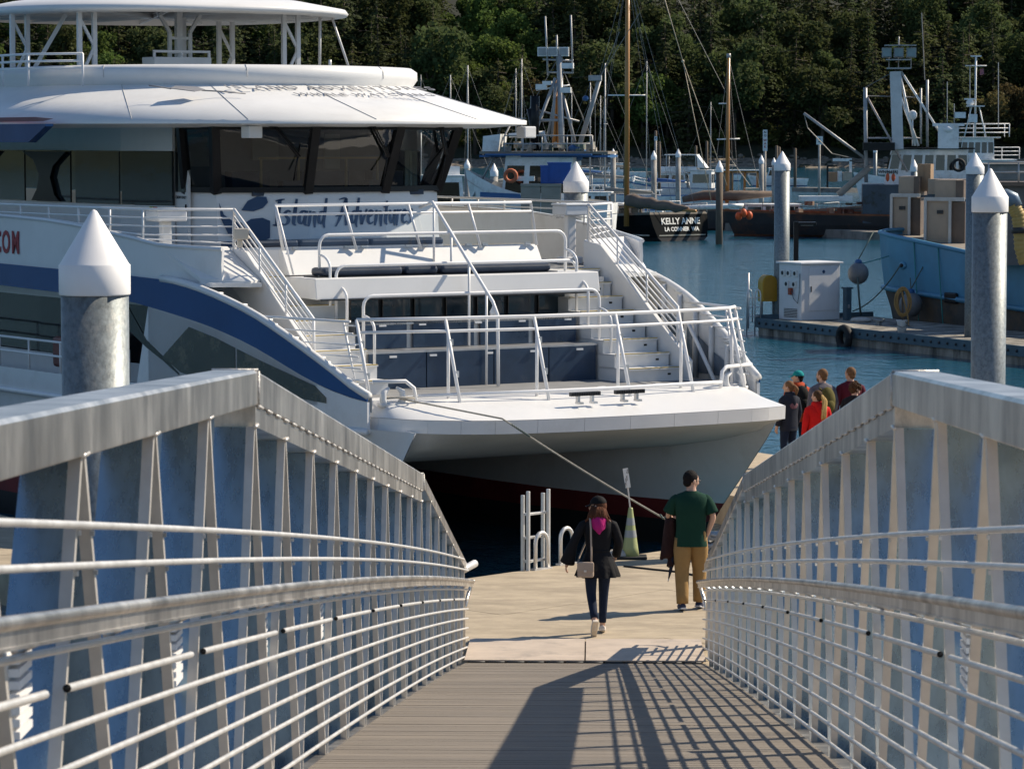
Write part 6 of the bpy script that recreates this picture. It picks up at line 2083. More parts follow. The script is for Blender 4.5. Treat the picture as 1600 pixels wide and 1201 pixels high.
mb = MB(); mb.box(local(fb, 821, 279, 147.3), (.85, .06, .22)); nb = mb.build('number_board', SIGNW, fb)
mb = MB(); mb.prism([local(fb, 750, 300, 148), local(fb, 812, 303, 148), local(fb, 815, 310, 148), local(fb, 750, 312, 148)], (0, -.1, 0)); mb.build('blue_rub_strake', BBLUE, fb)
# plywood bins with blue totes, on the dock in front
for px, w_, lab in ((829, .78, 'left grey plywood bin on the dock below the blue totes'), (861, .80, 'right grey plywood bin on the dock beside the galvanised pile')):
    p = at(px, 302, 128)
    t = thing('plywood_bin', (p.x, p.y, 0), lab, 'bin')
    mb = MB(); mb.box((0, .4, 2.0), (w_, .8, 4.0)); mb.build('box', PLY, t)
    mb = MB(); mb.box((0, -.02, 3.95), (w_ + .03, .04, .1)); mb.box((0, -.02, 3.3), (w_ + .03, .04, .06)); build_each(mb, 'batten', PLY, t)
zt_ = 4.0
for px, w_, h_, lab in ((851, .32, .70, 'narrow blue plastic tote on the left end of the plywood bins'), (874, .92, .82, 'wide blue plastic tote on the plywood bins next to the pile')):
    p = at(px, 288, 128.4)
    t = thing('blue_tote', (p.x, p.y, 4.0), lab, 'tote')
    mb = MB(); mb.box((0, .25, h_ / 2), (w_, .6, h_)); mb.build('tub', TOTE, t, bevel=.03)
    mb = MB(); mb.box((0, .25, h_), (w_ + .05, .66, .06)); mb.build('rim', TOTE, t)
    mb = MB()
    for k in range(max(2, int(w_ / .2))): mb.box((-w_ / 2 + .1 + k * .2, -.06, h_ * .45), (.03, .03, h_ * .7))
    fine(mb, 'ribs', TOTE, t)
# --- teal boat
tb = boat('teal_fishing_boat', 684, 178, rad(20), 'teal hulled fishing boat with a white deckhouse partly hidden by the ferry wheelhouse', 'boat')
hull(tb, 9, 3.4, 2.2, 2.0, 2.7, (BLKHULL, TEAL, TEAL))
cabin(tb, -2.5, 1.2, 2.4, 2.0, 4.2, BWHITE, wins=2, side_w=2)
mb = MB(); mb.tube([(-1, 0, 4.2), (-1, 0, 6.6)], .08, 6); mb.build('mast', MASTG, tb)
mb = MB(); mb.box((2.4, .6, 2.1), (.8, .6, .5)); mb.cur = 1; mb.box((.5, -.5, 4.5), (1.0, .8, .5)); build_each(mb, 'deck_box', [RUST, BWHITE], tb)
railing(tb, [(1.5, -1.5, 2.1), (3, -1.0, 2.4), (4.3, 0, 2.7)], .8, 2, MASTG, .03)

# --- sailing boats, masts above the others
def sailboat(px, D, ytop, lab, ang, L=9, m_=BWHITE, canv=GCANVAS, r=.07, spr=None):
    t = boat('sailboat', px, D, rad(ang), lab, 'sailboat')
    hull(t, L, L * .3, 1.0, .95, 1.3, (BBLUE, m_, BBLUE), deck=BWHITE, transom=.6)
    cabin(t, -L * .15, L * .16, L * .18, .85, 1.4, BWHITE, wins=1, side_w=3, name='coachroof', rake=.3)
    top = CAM.z - (ytop - HORIZON) * D / F_PX - WZ
    mb = MB(); mb.tube([(0, 0, 1.2), (0, 0, top)], r, 6, radii=[r, r * .8]); mo = mb.build('mast', MASTG, t)
    mb = MB(); mb.bar((-.05, -.8, top * .62), (-.05, .8, top * .62), .06, .05); mb.build('spreader', MASTG, mo)
    mb = MB(); mb.tube([(-.1, 0, 2.2), (-L * .42, 0, 2.15)], .06, 5); mb.build('boom', MASTG, t)
    mb = MB(); mb.tube([(-.1, 0, 2.4), (-L * .2, .02, 2.35), (-L * .4, 0, 2.25)], .16, 7, radii=[.2, .18, .1]); mb.build('furled_sail', canv, t)
    mb = MB()
    for q in ((L * .49, 0, 1.3), (-L * .48, 0, 1.0), (0, -L * .14, 1.0), (0, L * .14, 1.0)): mb.tube([(0, 0, top - .1), q], .012, 4)
    fine(mb, 'rigging', WIRE, t)
    railing(t, [(L * .3, -.9, 1.1), (L * .49, 0, 1.3), (L * .3, .9, 1.1)], .55, 1, MASTG, .02)
    return t
BC = mat('blue_canvas', (.03, .09, .25), .9, 0, .2, 2, .3, 4)
sailboat(731, 250, 103, 'white sailboat with a blue sail cover just right of the ferry wheelhouse', 200, 8.5, canv=BC)
sailboat(815, 262, 93, 'white sailboat whose thin grey mast rises left of the fishing boat mast', 30, 9)
sailboat(945, 240, 100, 'white sailboat with its mast just left of the tall varnished mast', 170, 9)
sailboat(922, 330, 130, 'distant white sailboat behind the galvanised pile', 175, 10)
sailboat(806, 300, 108, 'faint far sailboat behind the blue and white fishing boat', 40, 8, r=.05)
sailboat(658, 330, 118, 'sailboat hidden behind the ferry roof with only its mast top showing', 20, 8, r=.05)

sailboat(704, 285, 118, 'white sailboat with grey sail cover beside the ferry wheelhouse glass', 10, 9)
sailboat(893, 380, 140, 'distant sailboat behind the mast of the blue and white fishing boat', 185, 9, r=.06, canv=BC)
sailboat(1010, 300, 96, 'white sailboat with thin mast between the two slender concrete piles', 178, 9, r=.05, canv=BC)
sailboat(938, 455, 150, 'far white sailboat close to the beach, left of the tall mast', 172, 10, r=.07)
sailboat(1110, 470, 160, 'far white sailboat near the beach behind the short varnished mast', 186, 9, r=.07)
def cruiser(px, D, lab, ang, L=7, c_=BWHITE):
    t = boat('motorboat', px, D, rad(ang), lab, 'boat')
    hull(t, L, L * .34, 1.0, 1.05, 1.5, (BBLUE, c_, BWHITE), deck=BWHITE)
    cabin(t, -L * .2, L * .2, L * .25, .9, 2.3, BWHITE, wins=2, side_w=2, rake=.5)
    railing(t, [(L * .25, -.8, 1.2), (L * .47, 0, 1.45), (L * .25, .8, 1.2)], .55, 1, RAILW, .025)
    mb = MB(); mb.tube([(0, 0, 2.3), (0, 0, 3.6)], .04, 5); mb.build('mast', MASTG, t)
cruiser(712, 210, 'white motorboat between the teal boat and the blue and white fishing boat', 190, 7)
cruiser(925, 235, 'white motorboat behind the galvanised pile, left of the tall varnished mast', 175, 7)
cruiser(905, 420, 'far white motorboat low in the water left of the tall mast', 178, 8)
cruiser(965, 500, 'far white motorboat near the beach right behind the tall mast', 182, 9)
cruiser(1215, 420, 'far white motorboat behind the tall service float pile', 178, 8)
# --- blue barge behind the service float
bd = Vector((sd.x, sd.y, 0))
ba = math.atan2(-bd.y, -bd.x)
bst = at(1385, 450, 105)
bg_ = thing('barge', (bst.x, bst.y, WZ), 'big light blue steel barge with rounded bow moored behind the service float', 'barge', ba)
# local x: towards the bow (far end), y: local left; hull side facing the camera
def bl(px, py, D): return local(bg_, px, py, D)
m = MB(); m.smooth = True
st = [(1.15, -0.0, 3.30), (1.1, 1.4, 3.29), (.95, 2.4, 3.27), (.55, 2.95, 3.22), (-.3, 3.1, 3.15), (-3, 3.15, 2.93), (-6, 3.2, 2.68), (-9, 3.2, 2.48), (-14, 3.2, 2.3), (-20, 3.2, 2.3)]
yc = -3.0
def brow(zf, inset, mx=0.0):
    return [Vector((x - mx, yc + b - inset if b > 0 else yc, z * zf)) for x, b, z in st], [Vector((x - mx, yc - b + inset if b > 0 else yc, z * zf)) for x, b, z in st]
lv = [(-.3, .3, .9), (.24, .15, .5), (0.44, .08, .22), (.7, .02, .1), (1.0, 0, 0)]
for side in (0, 1):
    rows = [brow(*q)[side] for q in lv]
    m.cur = 1; m.grid(rows[:3]); m.cur = 0; m.grid(rows[2:])
m.build('hull', [BARGE, BARGELOW], bg_)
m = MB(); m.grid([brow(.96, 0)[0], brow(.96, 0)[1]]); m.build('deck', DECKT, bg_)
m = MB()
for s in (0, 1):
    m.tube([p + V3(0, 0, .02) for p in brow(1.0, 0)[s]], .07, 6)
build_each(m, 'gunwale', BARGE, bg_)
m = MB(); m.tube([p + V3(0, (.06 if True else 0), 0) for p in brow(.45, .08, .21)[0]], .09, 6); m.tube([p - V3(0, .06, 0) for p in brow(.45, .08, .21)[1]], .09, 6); build_each(m, 'rub_strake', BARGE, bg_)
# which local side faces the camera
side_s = 1 if (bg_.matrix_basis if False else Matrix.Rotation(ba, 3, 'Z') @ Vector((0, 1, 0))).y < 0 else -1
def bside(x, zf, out=0.0):
    b = interp(-x, [-q[0] for q in st], [q[1] for q in st]); z = interp(-x, [-q[0] for q in st], [q[2] for q in st])
    return Vector((x, yc + side_s * (b + out), z * zf))
for x in (-1.2, -9.5):
    m = MB(); m.ball(bside(x, .72, .0), (.22, .07, .13), 10, 6); m.cur = 1; m.ball(bside(x, .72, .05), (.13, .05, .07), 8, 5); m.build('fairlead', [BARGE, BLACKP], bg_)
for x in (-4.2, -5.6):
    m = MB(); m.box(bside(x, .46, .0), (.7, .12, .34)); m.build('freeing_port', BLACKP, bg_, bevel=.05)
for x in (-1.9, -3.4, -7.0):
    m = MB(); m.tube([bside(x, 1.01, .02), bside(x - .2, .6, .04), bside(x - .5, .15, .1)], .02, 5); m.build('hanging_line', TEALF, bg_)
for x, zf in ((1.15, .58), (-2.6, .30), (-9.2, .28)):
    pass
bw = Matrix.Translation(bg_.location) @ Matrix.Rotation(ba, 4, 'Z')
for k, (pp, r, lab) in enumerate(((at(1341, 427, 103.5), .34, 'round grey fender ball hanging off the bow of the blue barge'), (bw @ bside(-2.4, .34, .4), .38, 'grey fender ball between the barge and the float near the hose coil'), (bw @ bside(-9.8, .34, .4), .40, 'grey fender ball on the barge side right of the large piles'))):
    t = thing('fender_ball', pp, lab, 'fender')
    m = MB(); m.ball((0, 0, 0), (r, r, r * 1.05), 14, 10); m.build('ball', mat('fender_grey', (.16, .165, .17), .55, 0, .2, 3) if k == 0 else bpy.data.materials['fender_grey'], t)
    m = MB(); m.lathe([(.14, r * .9), (.1, r * 1.25), (.03, r * 1.35)], (0, 0, 0), 10); m.build('neck', BBLUE, t)
    m = MB(); m.tube([(0, 0, r * 1.3), (.5, .2, r * 1.3 + .9)], .02, 5); m.tube([(-.05, -.3, -.1), (0.02, -.25, -.9), (.1, .1, -1.35)] if k == 0 else [(0, 0, r * 1.3), (0, .3, r * 2.2)], .035 if k == 0 else .02, 5); m.build('line', ROPED, t)
# containers on the barge
FRM = mat('tote_frame', (.42, .42, .41), .45, .5, .15, 2)
DKS = mat('dark_box_side', (.13, .095, .07), .6, 0, .2, 2)
def container(px0, px1, ytop, ybot, D, lab):
    a, b = at(px0, ybot, D), at(px1, ybot, D)
    zt = at(px0, ytop, D).z
    ang = rad(-18)
    w_ = (b.x - a.x) * 0.92
    t = thing('insulated_tank', (a.x, a.y, a.z - .6), lab, 'tank', ang)
    H = zt - a.z + .6
    m = MB(); m.box((w_ * .32, .9, H / 2), (w_ * .62, 1.6, H)); m.build('panel', CONT, t)
    m = MB(); m.box((w_ * .82, .9, H / 2 - .05), (w_ * .36, 1.5, H - .1)); m.build('side', DKS, t)
    m = MB()
    for x in (0.02, w_ * .64): m.bar((x, .06, 0), (x, .06, H + .02), .09, .12)
    m.bar((0, .06, H), (w_, .06, H), .1, .12); m.bar((0, .06, .1), (w_ * .66, .06, .1), .08, .1)
    m.build('frame', FRM, t)
    m = MB()
    for r in range(5):
        for c in range(6): m.box((.2 + c * w_ * .07, .095, .75 + r * .11), (.05, .02, .05))
    fine(m, 'rivets', CONT, t)
    m = MB(); m.box((w_ * .38, .08, H - .42), (.2, .06, .12)); m.build('latch', STEELD, t)
    m = MB(); m.box((w_ * .5, .8, H + .32), (w_ * .55, 1.2, .6)); m.build('upper_box', CONT, t)
    m = MB(); m.box((w_ * .86, .75, H + .3), (w_ * .2, 1.2, .62)); m.build('box_end', DKS, t)
    return t
container(1391, 1441, 305, 383, 106.5, 'insulated tank with aluminium frame at the bow end of the blue barge')
container(1444, 1512, 311, 395, 104.5, 'insulated tank with aluminium frame nearest the large white capped piles on the barge')
p = at(1408, 292, 104)
for px, py, s_, m_, lab in ((1437, 278, (.45, .5, .9), mat('cardboard', (.3, .2, .12), .85), 'brown upright carton standing above the first insulated tank'), (1478, 292, (1.4, .8, .5), CONT, 'wide low box with lid frame stacked on the second insulated tank')):
    q = at(px, py, 106 if px < 1450 else 105)
    m = MB(); m.box((0, .9, 0), s_); m.box((0, .9 - s_[1] / 2, 0), (s_[0] * .05, .02, s_[2])); o = m.build('carton', m_); o.location = q; o.rotation_euler = (0, 0, rad(-18)); tag(o, lab, 'box')
# dark machinery and yellow hose on the barge at the right edge
q = at(1590, 300, 97)
mt_ = thing('deck_machinery', (q.x, q.y, 1.6), 'grey fish pump and railed machinery at the right end of the barge', 'machine')
m = MB(); m.box((.3, .8, 1.6), (2.4, 1.6, 2.4)); m.build('housing', mat('machine_grey', (.10, .105, .11), .6, 0, .2, 2), mt_)
m = MB(); m.box((.2, .6, 2.85), (2.8, 1.7, .12)); m.build('top_plate', DKS, mt_)
railing(mt_, [(-.9, -.2, 2.9), (0, -.2, 2.9), (1.2, -.2, 2.9)], .6, 2, FRM, .03)
q = at(1588, 360, 94)
yh_ = thing('suction_hose', q, 'thick yellow corrugated hose with a grey elbow beside the large right hand pile', 'hose')
pts = [Vector((-.12, 0, .75)), Vector((.05, 0, .45)), Vector((.12, 0, 0)), Vector((.15, 0, -.5)), Vector((.3, 0, -1.0))]
fp_ = []
for i in range(len(pts) - 1):
    for k in range(12): fp_.append(pts[i].lerp(pts[i + 1], k / 12))
m = MB(); m.tube(fp_, .2, 10, radii=[.2 + (.025 if k % 3 == 0 else 0) for k in range(len(fp_))]); m.build('hose', mat('hose_yellow', (.40, .27, .08), .6, 0, .15, 4), yh_)
m = MB(); m.tube([(-.45, 0, 1.0), (-.3, 0, 1.02), (-.12, 0, .95), (-.02, 0, .7)], .2, 10); m.build('elbow', mat('elbow_blue_grey', (.16, .22, .28), .4, .3), yh_)
m = MB(); m.tube([(.11, 0, .1), (.12, 0, -.08)], .26, 10); m.build('clamp', STEELD, yh_)
# mooring line of the barge to the float
m = MB(); m.tube(catenary(bw @ bside(-1.2, .72, .1), atz(1332, 486, 0.15), .25), .022, 5); o = m.build('mooring_line', ROPED)
tag(o, 'thin dark mooring line from the barge fairlead down to the service float', 'rope')
m = MB(); m.tube(catenary(bw @ Vector((1.1, yc, 3.2)), at(1345, 412, 103.6), .1), .018, 5); o = m.build('fender_line', TEALF)
tag(o, 'teal line from the barge bow rail to the round grey fender', 'rope')
# ------------------------------------------------------------------ people
SKIN = mat('skin', (0.52, 0.31, 0.22), 0.55, 0, 0.06, 6)
EYEW = mat('eye', (0.08, 0.06, 0.05), 0.3)
HAIRS = {k: mat('hair_' + k, c, 0.75, 0, 0.35, 30, 0.6, 90, (1, 1, 0.15), spec=0.12) for k, c in dict(black=(0.012, 0.010, 0.010), brown=(0.07, 0.038, 0.02), auburn=(0.10, 0.038, 0.02), blond=(0.50, 0.33, 0.13), sandy=(0.17, 0.09, 0.045)).items()}
def cloth(n, c, rough=0.85, var=0.12, bump=0.35, bs=9):
    return mat(n, c, rough, 0, var, 6, bump, bs, spec=0.15)

def person(name_loc, rz, label, height, J=None, head_yaw=0.0, hair='brown', build=1.0, group=None, clothes=(), nod=0.0):
    root = thing('person', name_loc, label, 'person', rz, group)
    k = height / 1.75
    P = {'pelvis': (0, 0, .95), 'spine': (0, 0, 1.12), 'chest': (0, -.01, 1.32), 'neckb': (0, -.015, 1.46), 'neckt': (0, 0.0, 1.525),
         'headc': (0, .012, 1.612), 'headt': (0, .0, 1.685)}
    for s, n in ((-1, 'L'), (1, 'R')):
        P['sh' + n] = (s * .185, -.01, 1.41); P['el' + n] = (s * .24, -.03, 1.14); P['wr' + n] = (s * .245, .05, .90)
        P['hip' + n] = (s * .09, 0, .92); P['kn' + n] = (s * .105, .025, .50); P['an' + n] = (s * .105, -.02, .085); P['toe' + n] = (s * .12, .13, .035)
    if J: P.update(J)
    P = {a: Vector(b) * k for a, b in P.items()}
    bm = bmesh.new()
    rl = {}
    def vtx(n, p, r):
        v = bm.verts.new(p); rl[n] = (len(rl), r); return v
    V = {}
    R = {'pelvis': .115, 'spine': .105, 'chest': .12, 'neckb': .06, 'neckt': .052, 'headc': .082, 'headt': .07}
    for s in 'LR':
        R.update({'sh' + s: .034, 'el' + s: .04, 'wr' + s: .028, 'hip' + s: .08, 'kn' + s: .056, 'an' + s: .038, 'toe' + s: .03})
    order = ['pelvis', 'spine', 'chest', 'neckb', 'neckt', 'headc', 'headt'] + [a + s for s in 'LR' for a in ('sh', 'el', 'wr', 'hip', 'kn', 'an', 'toe')]
    for n in order: V[n] = vtx(n, P[n], R[n] * k * build)
    E_ = [('pelvis', 'spine'), ('spine', 'chest'), ('chest', 'neckb'), ('neckb', 'neckt'), ('neckt', 'headc'), ('headc', 'headt')]
    for s in 'LR': E_ += [('chest', 'sh' + s), ('sh' + s, 'el' + s), ('el' + s, 'wr' + s), ('pelvis', 'hip' + s), ('hip' + s, 'kn' + s), ('kn' + s, 'an' + s), ('an' + s, 'toe' + s)]
    hands = {}
    for s, sg in (('L', -1), ('R', 1)):     # palm and five curled fingers
        w, e = P['wr' + s], P['el' + s]
        d = (w - e).normalized()
        side = Vector((0, 1, 0)); side = (side - d * side.dot(d)).normalized()
        inn = d.cross(side) * (1 if sg < 0 else -1)
        palm = w + d * .06 * k
        V['pa' + s] = vtx('pa' + s, palm, .026 * k); E_.append(('wr' + s, 'pa' + s))
        hands[s] = palm
        for i, (o, L) in enumerate(((.03, .068), (.011, .078), (-.009, .073), (-.028, .058))):
            a = palm + side * o * k + d * .035 * k; b = a + d * L * .55 * k + inn * .012 * k; c = b + d * L * .35 * k + inn * .03 * k
            for q, p in (('a', a), ('b', b), ('c', c)): V[f'f{s}{i}{q}'] = vtx(f'f{s}{i}{q}', p, .0088 * k)
            E_ += [('pa' + s, f'f{s}{i}a'), (f'f{s}{i}a', f'f{s}{i}b'), (f'f{s}{i}b', f'f{s}{i}c')]
        a = w + d * .03 * k + side * .034 * k; b = a + d * .03 * k + side * .022 * k + inn * .012 * k
        V['th' + s] = vtx('th' + s, a, .011 * k); V['ti' + s] = vtx('ti' + s, b, .0095 * k)
        E_ += [('pa' + s, 'th' + s), ('th' + s, 'ti' + s)]
    for a, b in E_: bm.edges.new((V[a], V[b]))
    me = bpy.data.meshes.new('body'); bm.to_mesh(me); bm.free()
    tmp = bpy.data.objects.new('body_tmp', me); COL.objects.link(tmp)
    md = tmp.modifiers.new('skin', 'SKIN'); md.use_smooth_shade = True
    for n, (i, r) in rl.items():
        sv = me.skin_vertices[0].data[i]; sv.radius = (r, r); sv.use_root = (n == 'pelvis')
    tmp.modifiers.new('sub', 'SUBSURF').levels = 1
    dg = bpy.context.evaluated_depsgraph_get()
    me2 = bpy.data.meshes.new_from_object(tmp.evaluated_get(dg))
    bpy.data.objects.remove(tmp)
    # head shape, ears and nose welded into the same mesh
    hc = P['headc'] + Vector((0, 0, -.005)) * k
    HR = Matrix.Rotation(head_yaw, 3, 'Z') @ Matrix.Rotation(-nod, 3, 'X')
    mb = MB()
    mb.ball(hc + HR @ Vector((0, .008, .005)) * k, (.074 * k, .094 * k, .108 * k), 14, 10, R=HR)
    mb.ball(hc + HR @ Vector((0, .04, -.055)) * k, (.052 * k, .052 * k, .055 * k), 10, 6, R=HR)
    mb.ball(hc + HR @ Vector((0, .105, -.02)) * k, (.014 * k, .02 * k, .024 * k), 7, 5, R=HR)
    for s in (-1, 1): mb.ball(hc + HR @ Vector((s * .076, -.005, -.012)) * k, (.012 * k, .022 * k, .033 * k), 7, 5, R=HR)
    bm = bmesh.new(); bm.from_mesh(me2)
    t2 = bpy.data.meshes.new('t'); t2.from_pydata(mb.v, [], mb.f); bm.from_mesh(t2)
    for f in bm.faces: f.smooth = True
    bm.to_mesh(me2); bm.free(); bpy.data.meshes.remove(t2)
    me2.name = 'body'
    me2.materials.clear(); me2.materials.append(SKIN)
    bo = bpy.data.objects.new('body', me2); COL.objects.link(bo); bo.parent = root
    for s in (-1, 1):
        m = MB(); m.ball(hc + HR @ Vector((s * .031, .094, .012)) * k, (.012 * k, .006 * k, .008 * k), 6, 4, R=HR); m.build('eye', EYEW, root)
    m = MB(); m.ball(hc + HR @ Vector((0, .088, -.06)) * k, (.024 * k, .006 * k, .007 * k), 7, 4, R=HR); m.build('mouth', mat('lips', (.36, .13, .11)) if 'lips' not in bpy.data.materials else bpy.data.materials['lips'], root)
    return dict(root=root, P=P, k=k, hc=hc, HR=HR, hands=hands)

def ringz(z, cx, cy, rx, ry, n=20, fold=0.0, nf=9, ph=0.0, flatp=2.3):
    out = []
    for i in range(n):
        a = 6.2832 * i / n
        c, s = math.cos(a), math.sin(a)
        f = 1 + fold * math.sin(nf * a + ph)
        out.append(Vector((cx + rx * f * math.copysign(abs(c) ** (2 / flatp), c), cy + ry * f * math.copysign(abs(s) ** (2 / flatp), s), z)))
    return out
def torso(p, m, name, rings, n=20):
    k = p['k']
    mb = MB(); mb.smooth = True
    mb.loft([ringz(z * k, cx * k, cy * k, rx * k, ry * k, n, *(ex if ex else ())) for z, cx, cy, rx, ry, *ex_ in rings for ex in [ex_[0] if ex_ else None]], caps=False)
    return mb
def limb(mb, pts, radii, n=10):
    # resampled with rounded joints
    q, r = [], []
    for i in range(len(pts) - 1):
        for t in (0, .25, .5, .75):
            q.append(Vector(pts[i]).lerp(Vector(pts[i + 1]), t)); r.append(radii[i] + (radii[i + 1] - radii[i]) * t)
    q.append(Vector(pts[-1])); r.append(radii[-1])
    q2 = [q[0]] + [(q[i - 1] + q[i] * 2 + q[i + 1]) / 4 for i in range(1, len(q) - 1)] + [q[-1]]
    mb.tube(q2, 0.1, n, radii=r)
def top_garment(p, m, name='shirt', sleeve='long', hem=.86, wid=1.0, hemflare=1.0, collar=1.49):
    P, k = p['P'], p['k']
    ch = P['chest'] / k
    mb = torso(p, m, name, [(hem, 0, 0, .168 * wid * hemflare, .118 * wid * hemflare), (.95, 0, 0, .165 * wid, .12 * wid), (1.06, 0, 0, .158 * wid, .115 * wid), (1.2, 0, ch.y * .5, .168 * wid, .122 * wid),
                           (1.32, 0, ch.y, .182 * wid, .125 * wid), (1.40, 0, ch.y, .190 * wid, .108 * wid), (1.44, 0, ch.y, .155 * wid, .092), (1.47, 0, ch.y, .095, .078), (collar, 0, ch.y, .066, .066)])
    for s in 'LR':
        if sleeve == 'long':
            dn = Vector((0, 0, -.02 * k)); limb(mb, [P['sh' + s].lerp(P['chest'], .4) + dn, P['sh' + s] + dn, P['el' + s], P['wr' + s]], [.052 * k, .058 * k * wid, .055 * k * wid, .043 * k])
        else:
            e = P['sh' + s].lerp(P['el' + s], .82)
            dn = Vector((0, 0, -.022 * k)); limb(mb, [P['sh' + s].lerp(P['chest'], .45) + dn, P['sh' + s] + dn, P['sh' + s].lerp(e, .5), e], [.05 * k, .055 * k * wid, .066 * k * wid, .074 * k * wid])
    return mb.build(name, m, p['root'])
def trousers(p, m, loose=1.0, hem=.06, name='trousers', top=1.0):
    P, k = p['P'], p['k']
    mb = torso(p, m, name, [(top, 0, 0, .155 * min(1.1, loose), .112), (.93, 0, -.005, .168 * min(1.12, loose), .122), (.86, 0, -.01, .170 * min(1.12, loose), .125), (.80, 0, -.005, .14, .10)])
    for s in 'LR':
        a = P['kn' + s].lerp(P['an' + s], 1 - hem)
        limb(mb, [P['hip' + s] + Vector((0, 0, -.02)), P['hip' + s].lerp(P['kn' + s], .4), P['kn' + s], a], [.095 * k * loose ** .5, .088 * k * loose, .066 * k * loose, .05 * k * loose ** 1.3])
    return mb.build(name, m, p['root'])
def shoes(p, m, sole):
    P, k = p['P'], p['k']
    for s in 'LR':
        a, t = P['an' + s], P['toe' + s]
        d = (t - a); d.z *= 1
        d = d.normalized()
        heel = a - d * .055 * k + Vector((0, 0, -.03 * k)); toe = t + d * .06 * k
        mb = MB()
        limb(mb, [heel, a + Vector((0, 0, -.025 * k)) + d * .03 * k, t + Vector((0, 0, .005)), toe], [.036 * k, .045 * k, .04 * k, .022 * k])
        mb.cur = 1
        up = Vector((0, 0, 1)); x = d.cross(up).normalized(); nrm = x.cross(d)
        bl_ = heel - nrm * .03 * k - d * .02 * k
        mb.bar(bl_, toe - nrm * .028 * k, .075 * k, .02 * k, up=nrm)
        mb.build('shoe', [m, sole], p['root'], bevel=.006)
def short_hair(p, m, name='hair', vol=1.0, back=True):
    k, hc, HR = p['k'], p['hc'], p['HR']
    mb = MB()
    mb.ball(hc + HR @ Vector((0, -.016, .028)) * k, (.083 * k * vol, .096 * k * vol, .098 * k * vol), 14, 8, lo=-.35, hi=1, R=HR)
    mb.ball(hc + HR @ Vector((0, -.05, -.03)) * k, (.066 * k * vol, .05 * k * vol, .06 * k), 12, 6, R=HR)
    return mb.build(name, m, p['root'])
def cap_(p, m, brim_m=None, bun=False):
    k, hc, HR = p['k'], p['hc'], p['HR']
    mb = MB()
    mb.ball(hc + HR @ Vector((0, -.008, .028)) * k, (.091 * k, .107 * k, .098 * k), 16, 8, lo=.02, hi=1, R=HR)
    rows = []
    for t in (0, .5, 1):
        rows.append([hc + HR @ Vector((x * (1 - .25 * t), .088 - abs(x) * .35 + t * .085, .036 - t * .02 - abs(x) * .12)) * k for x in (-.075, -.05, -.02, .02, .05, .075)])
    mb.smooth = True; mb.grid(rows); mb.smooth = False
    mb.ball(hc + HR @ Vector((0, -.008, .128)) * k, .009 * k, 6, 4)
    return mb.build('cap', m, p['root'], solid=.004)
def hood(p, m):
    P, k = p['P'], p['k']
    mb = MB()
    mb.smooth = True
    c = P['neckb']
    rows = []
    for i in range(9):
        a = math.pi * (1.0 + i / 8.0)
        x, y = math.cos(a), math.sin(a)
        rows.append([c + Vector((x * .075, y * .06 + .02, .065)) * k, c + Vector((x * .115, y * .10 + .01, .05)) * k, c + Vector((x * .128, y * .15 + .01, -.01)) * k, c + Vector((x * .10, y * .165, -.08 - .06 * abs(y))) * k, c + Vector((x * .03, y * .15, -.12 - .07 * abs(y))) * k])
    mb.grid(rows)
    return mb.build('hood', m, p['root'], solid=.012)

JKT = cloth('black_jacket', (.010, .010, .012), .8, .2, .5, 14)
NAVYLEG = cloth('navy_denim', (.012, .020, .042), .85, .2, .3, 30)
PINK = cloth('pink_fleece', (.42, .02, .15), .9, .1, .4, 20)
BLKCAP = cloth('black_cap_cloth', (.008, .008, .009), .8)
# --- woman walking away
wpos = atz(934, 991, 0)
w = person(wpos, rad(6), 'woman in black cap and flared black jacket with pink hood walking down the dock', 1.66, head_yaw=rad(62), nod=.12,
           J=dict(anL=(-.065, -.27, .20), toeL=(-.07, -.18, .06), knL=(-.085, -.01, .51), anR=(.07, .12, .085), toeR=(.09, .27, .035), knR=(.085, .12, .51),
                  elL=(-.31, -.03, 1.16), wrL=(-.37, .03, .93), elR=(.265, .0, 1.15), wrR=(.25, .14, 1.0)))
trousers(w, NAVYLEG, .92, .12, 'leggings')
k = w['k']
mb = torso(w, JKT, 'jacket', [(.735, 0, -.015, .275, .215, (.08, 13, .4)), (.84, 0, -.012, .24, .185, (.065, 13, .4)), (.95, 0, 0, .185, .135, (.03, 11, .4)), (1.045, 0, 0, .148, .112), (1.07, 0, 0, .145, .11), (1.2, 0, -.005, .165, .118), (1.32, 0, -.01, .178, .122), (1.41, 0, -.01, .17, .108), (1.45, 0, -.01, .125, .09), (1.485, 0, -.01, .075, .072)], n=44)
for s in 'LR':
    P = w['P']
    dn = Vector((0, 0, -.02 * k)); limb(mb, [P['sh' + s].lerp(P['chest'], .4) + dn, P['sh' + s] + dn, P['el' + s], P['wr' + s] + (P['wr' + s] - P['el' + s]) * .12], [.05 * k, .056 * k, .056 * k, .095 * k if s == 'L' else .058 * k], 12)
mb.build('jacket', JKT, w['root'])
mb = MB(); mb.smooth = True
mb.loft([ringz(1.058 * k + d, 0, 0, .15 * k + e, .114 * k + e, 32) for d, e in ((-.012, 0), (-.006, .004), (.006, .004), (.012, 0))]); mb.build('waist_seam', JKT, w['root'])
hood(w, PINK)
mb = MB()
hc, HR = w['hc'], w['HR']
mb.ball(hc + HR @ Vector((0, -.02, .0)) * k, (.086 * k, .095 * k, .10 * k), 14, 8, lo=-.9, hi=.6, R=HR)
random.seed(21)
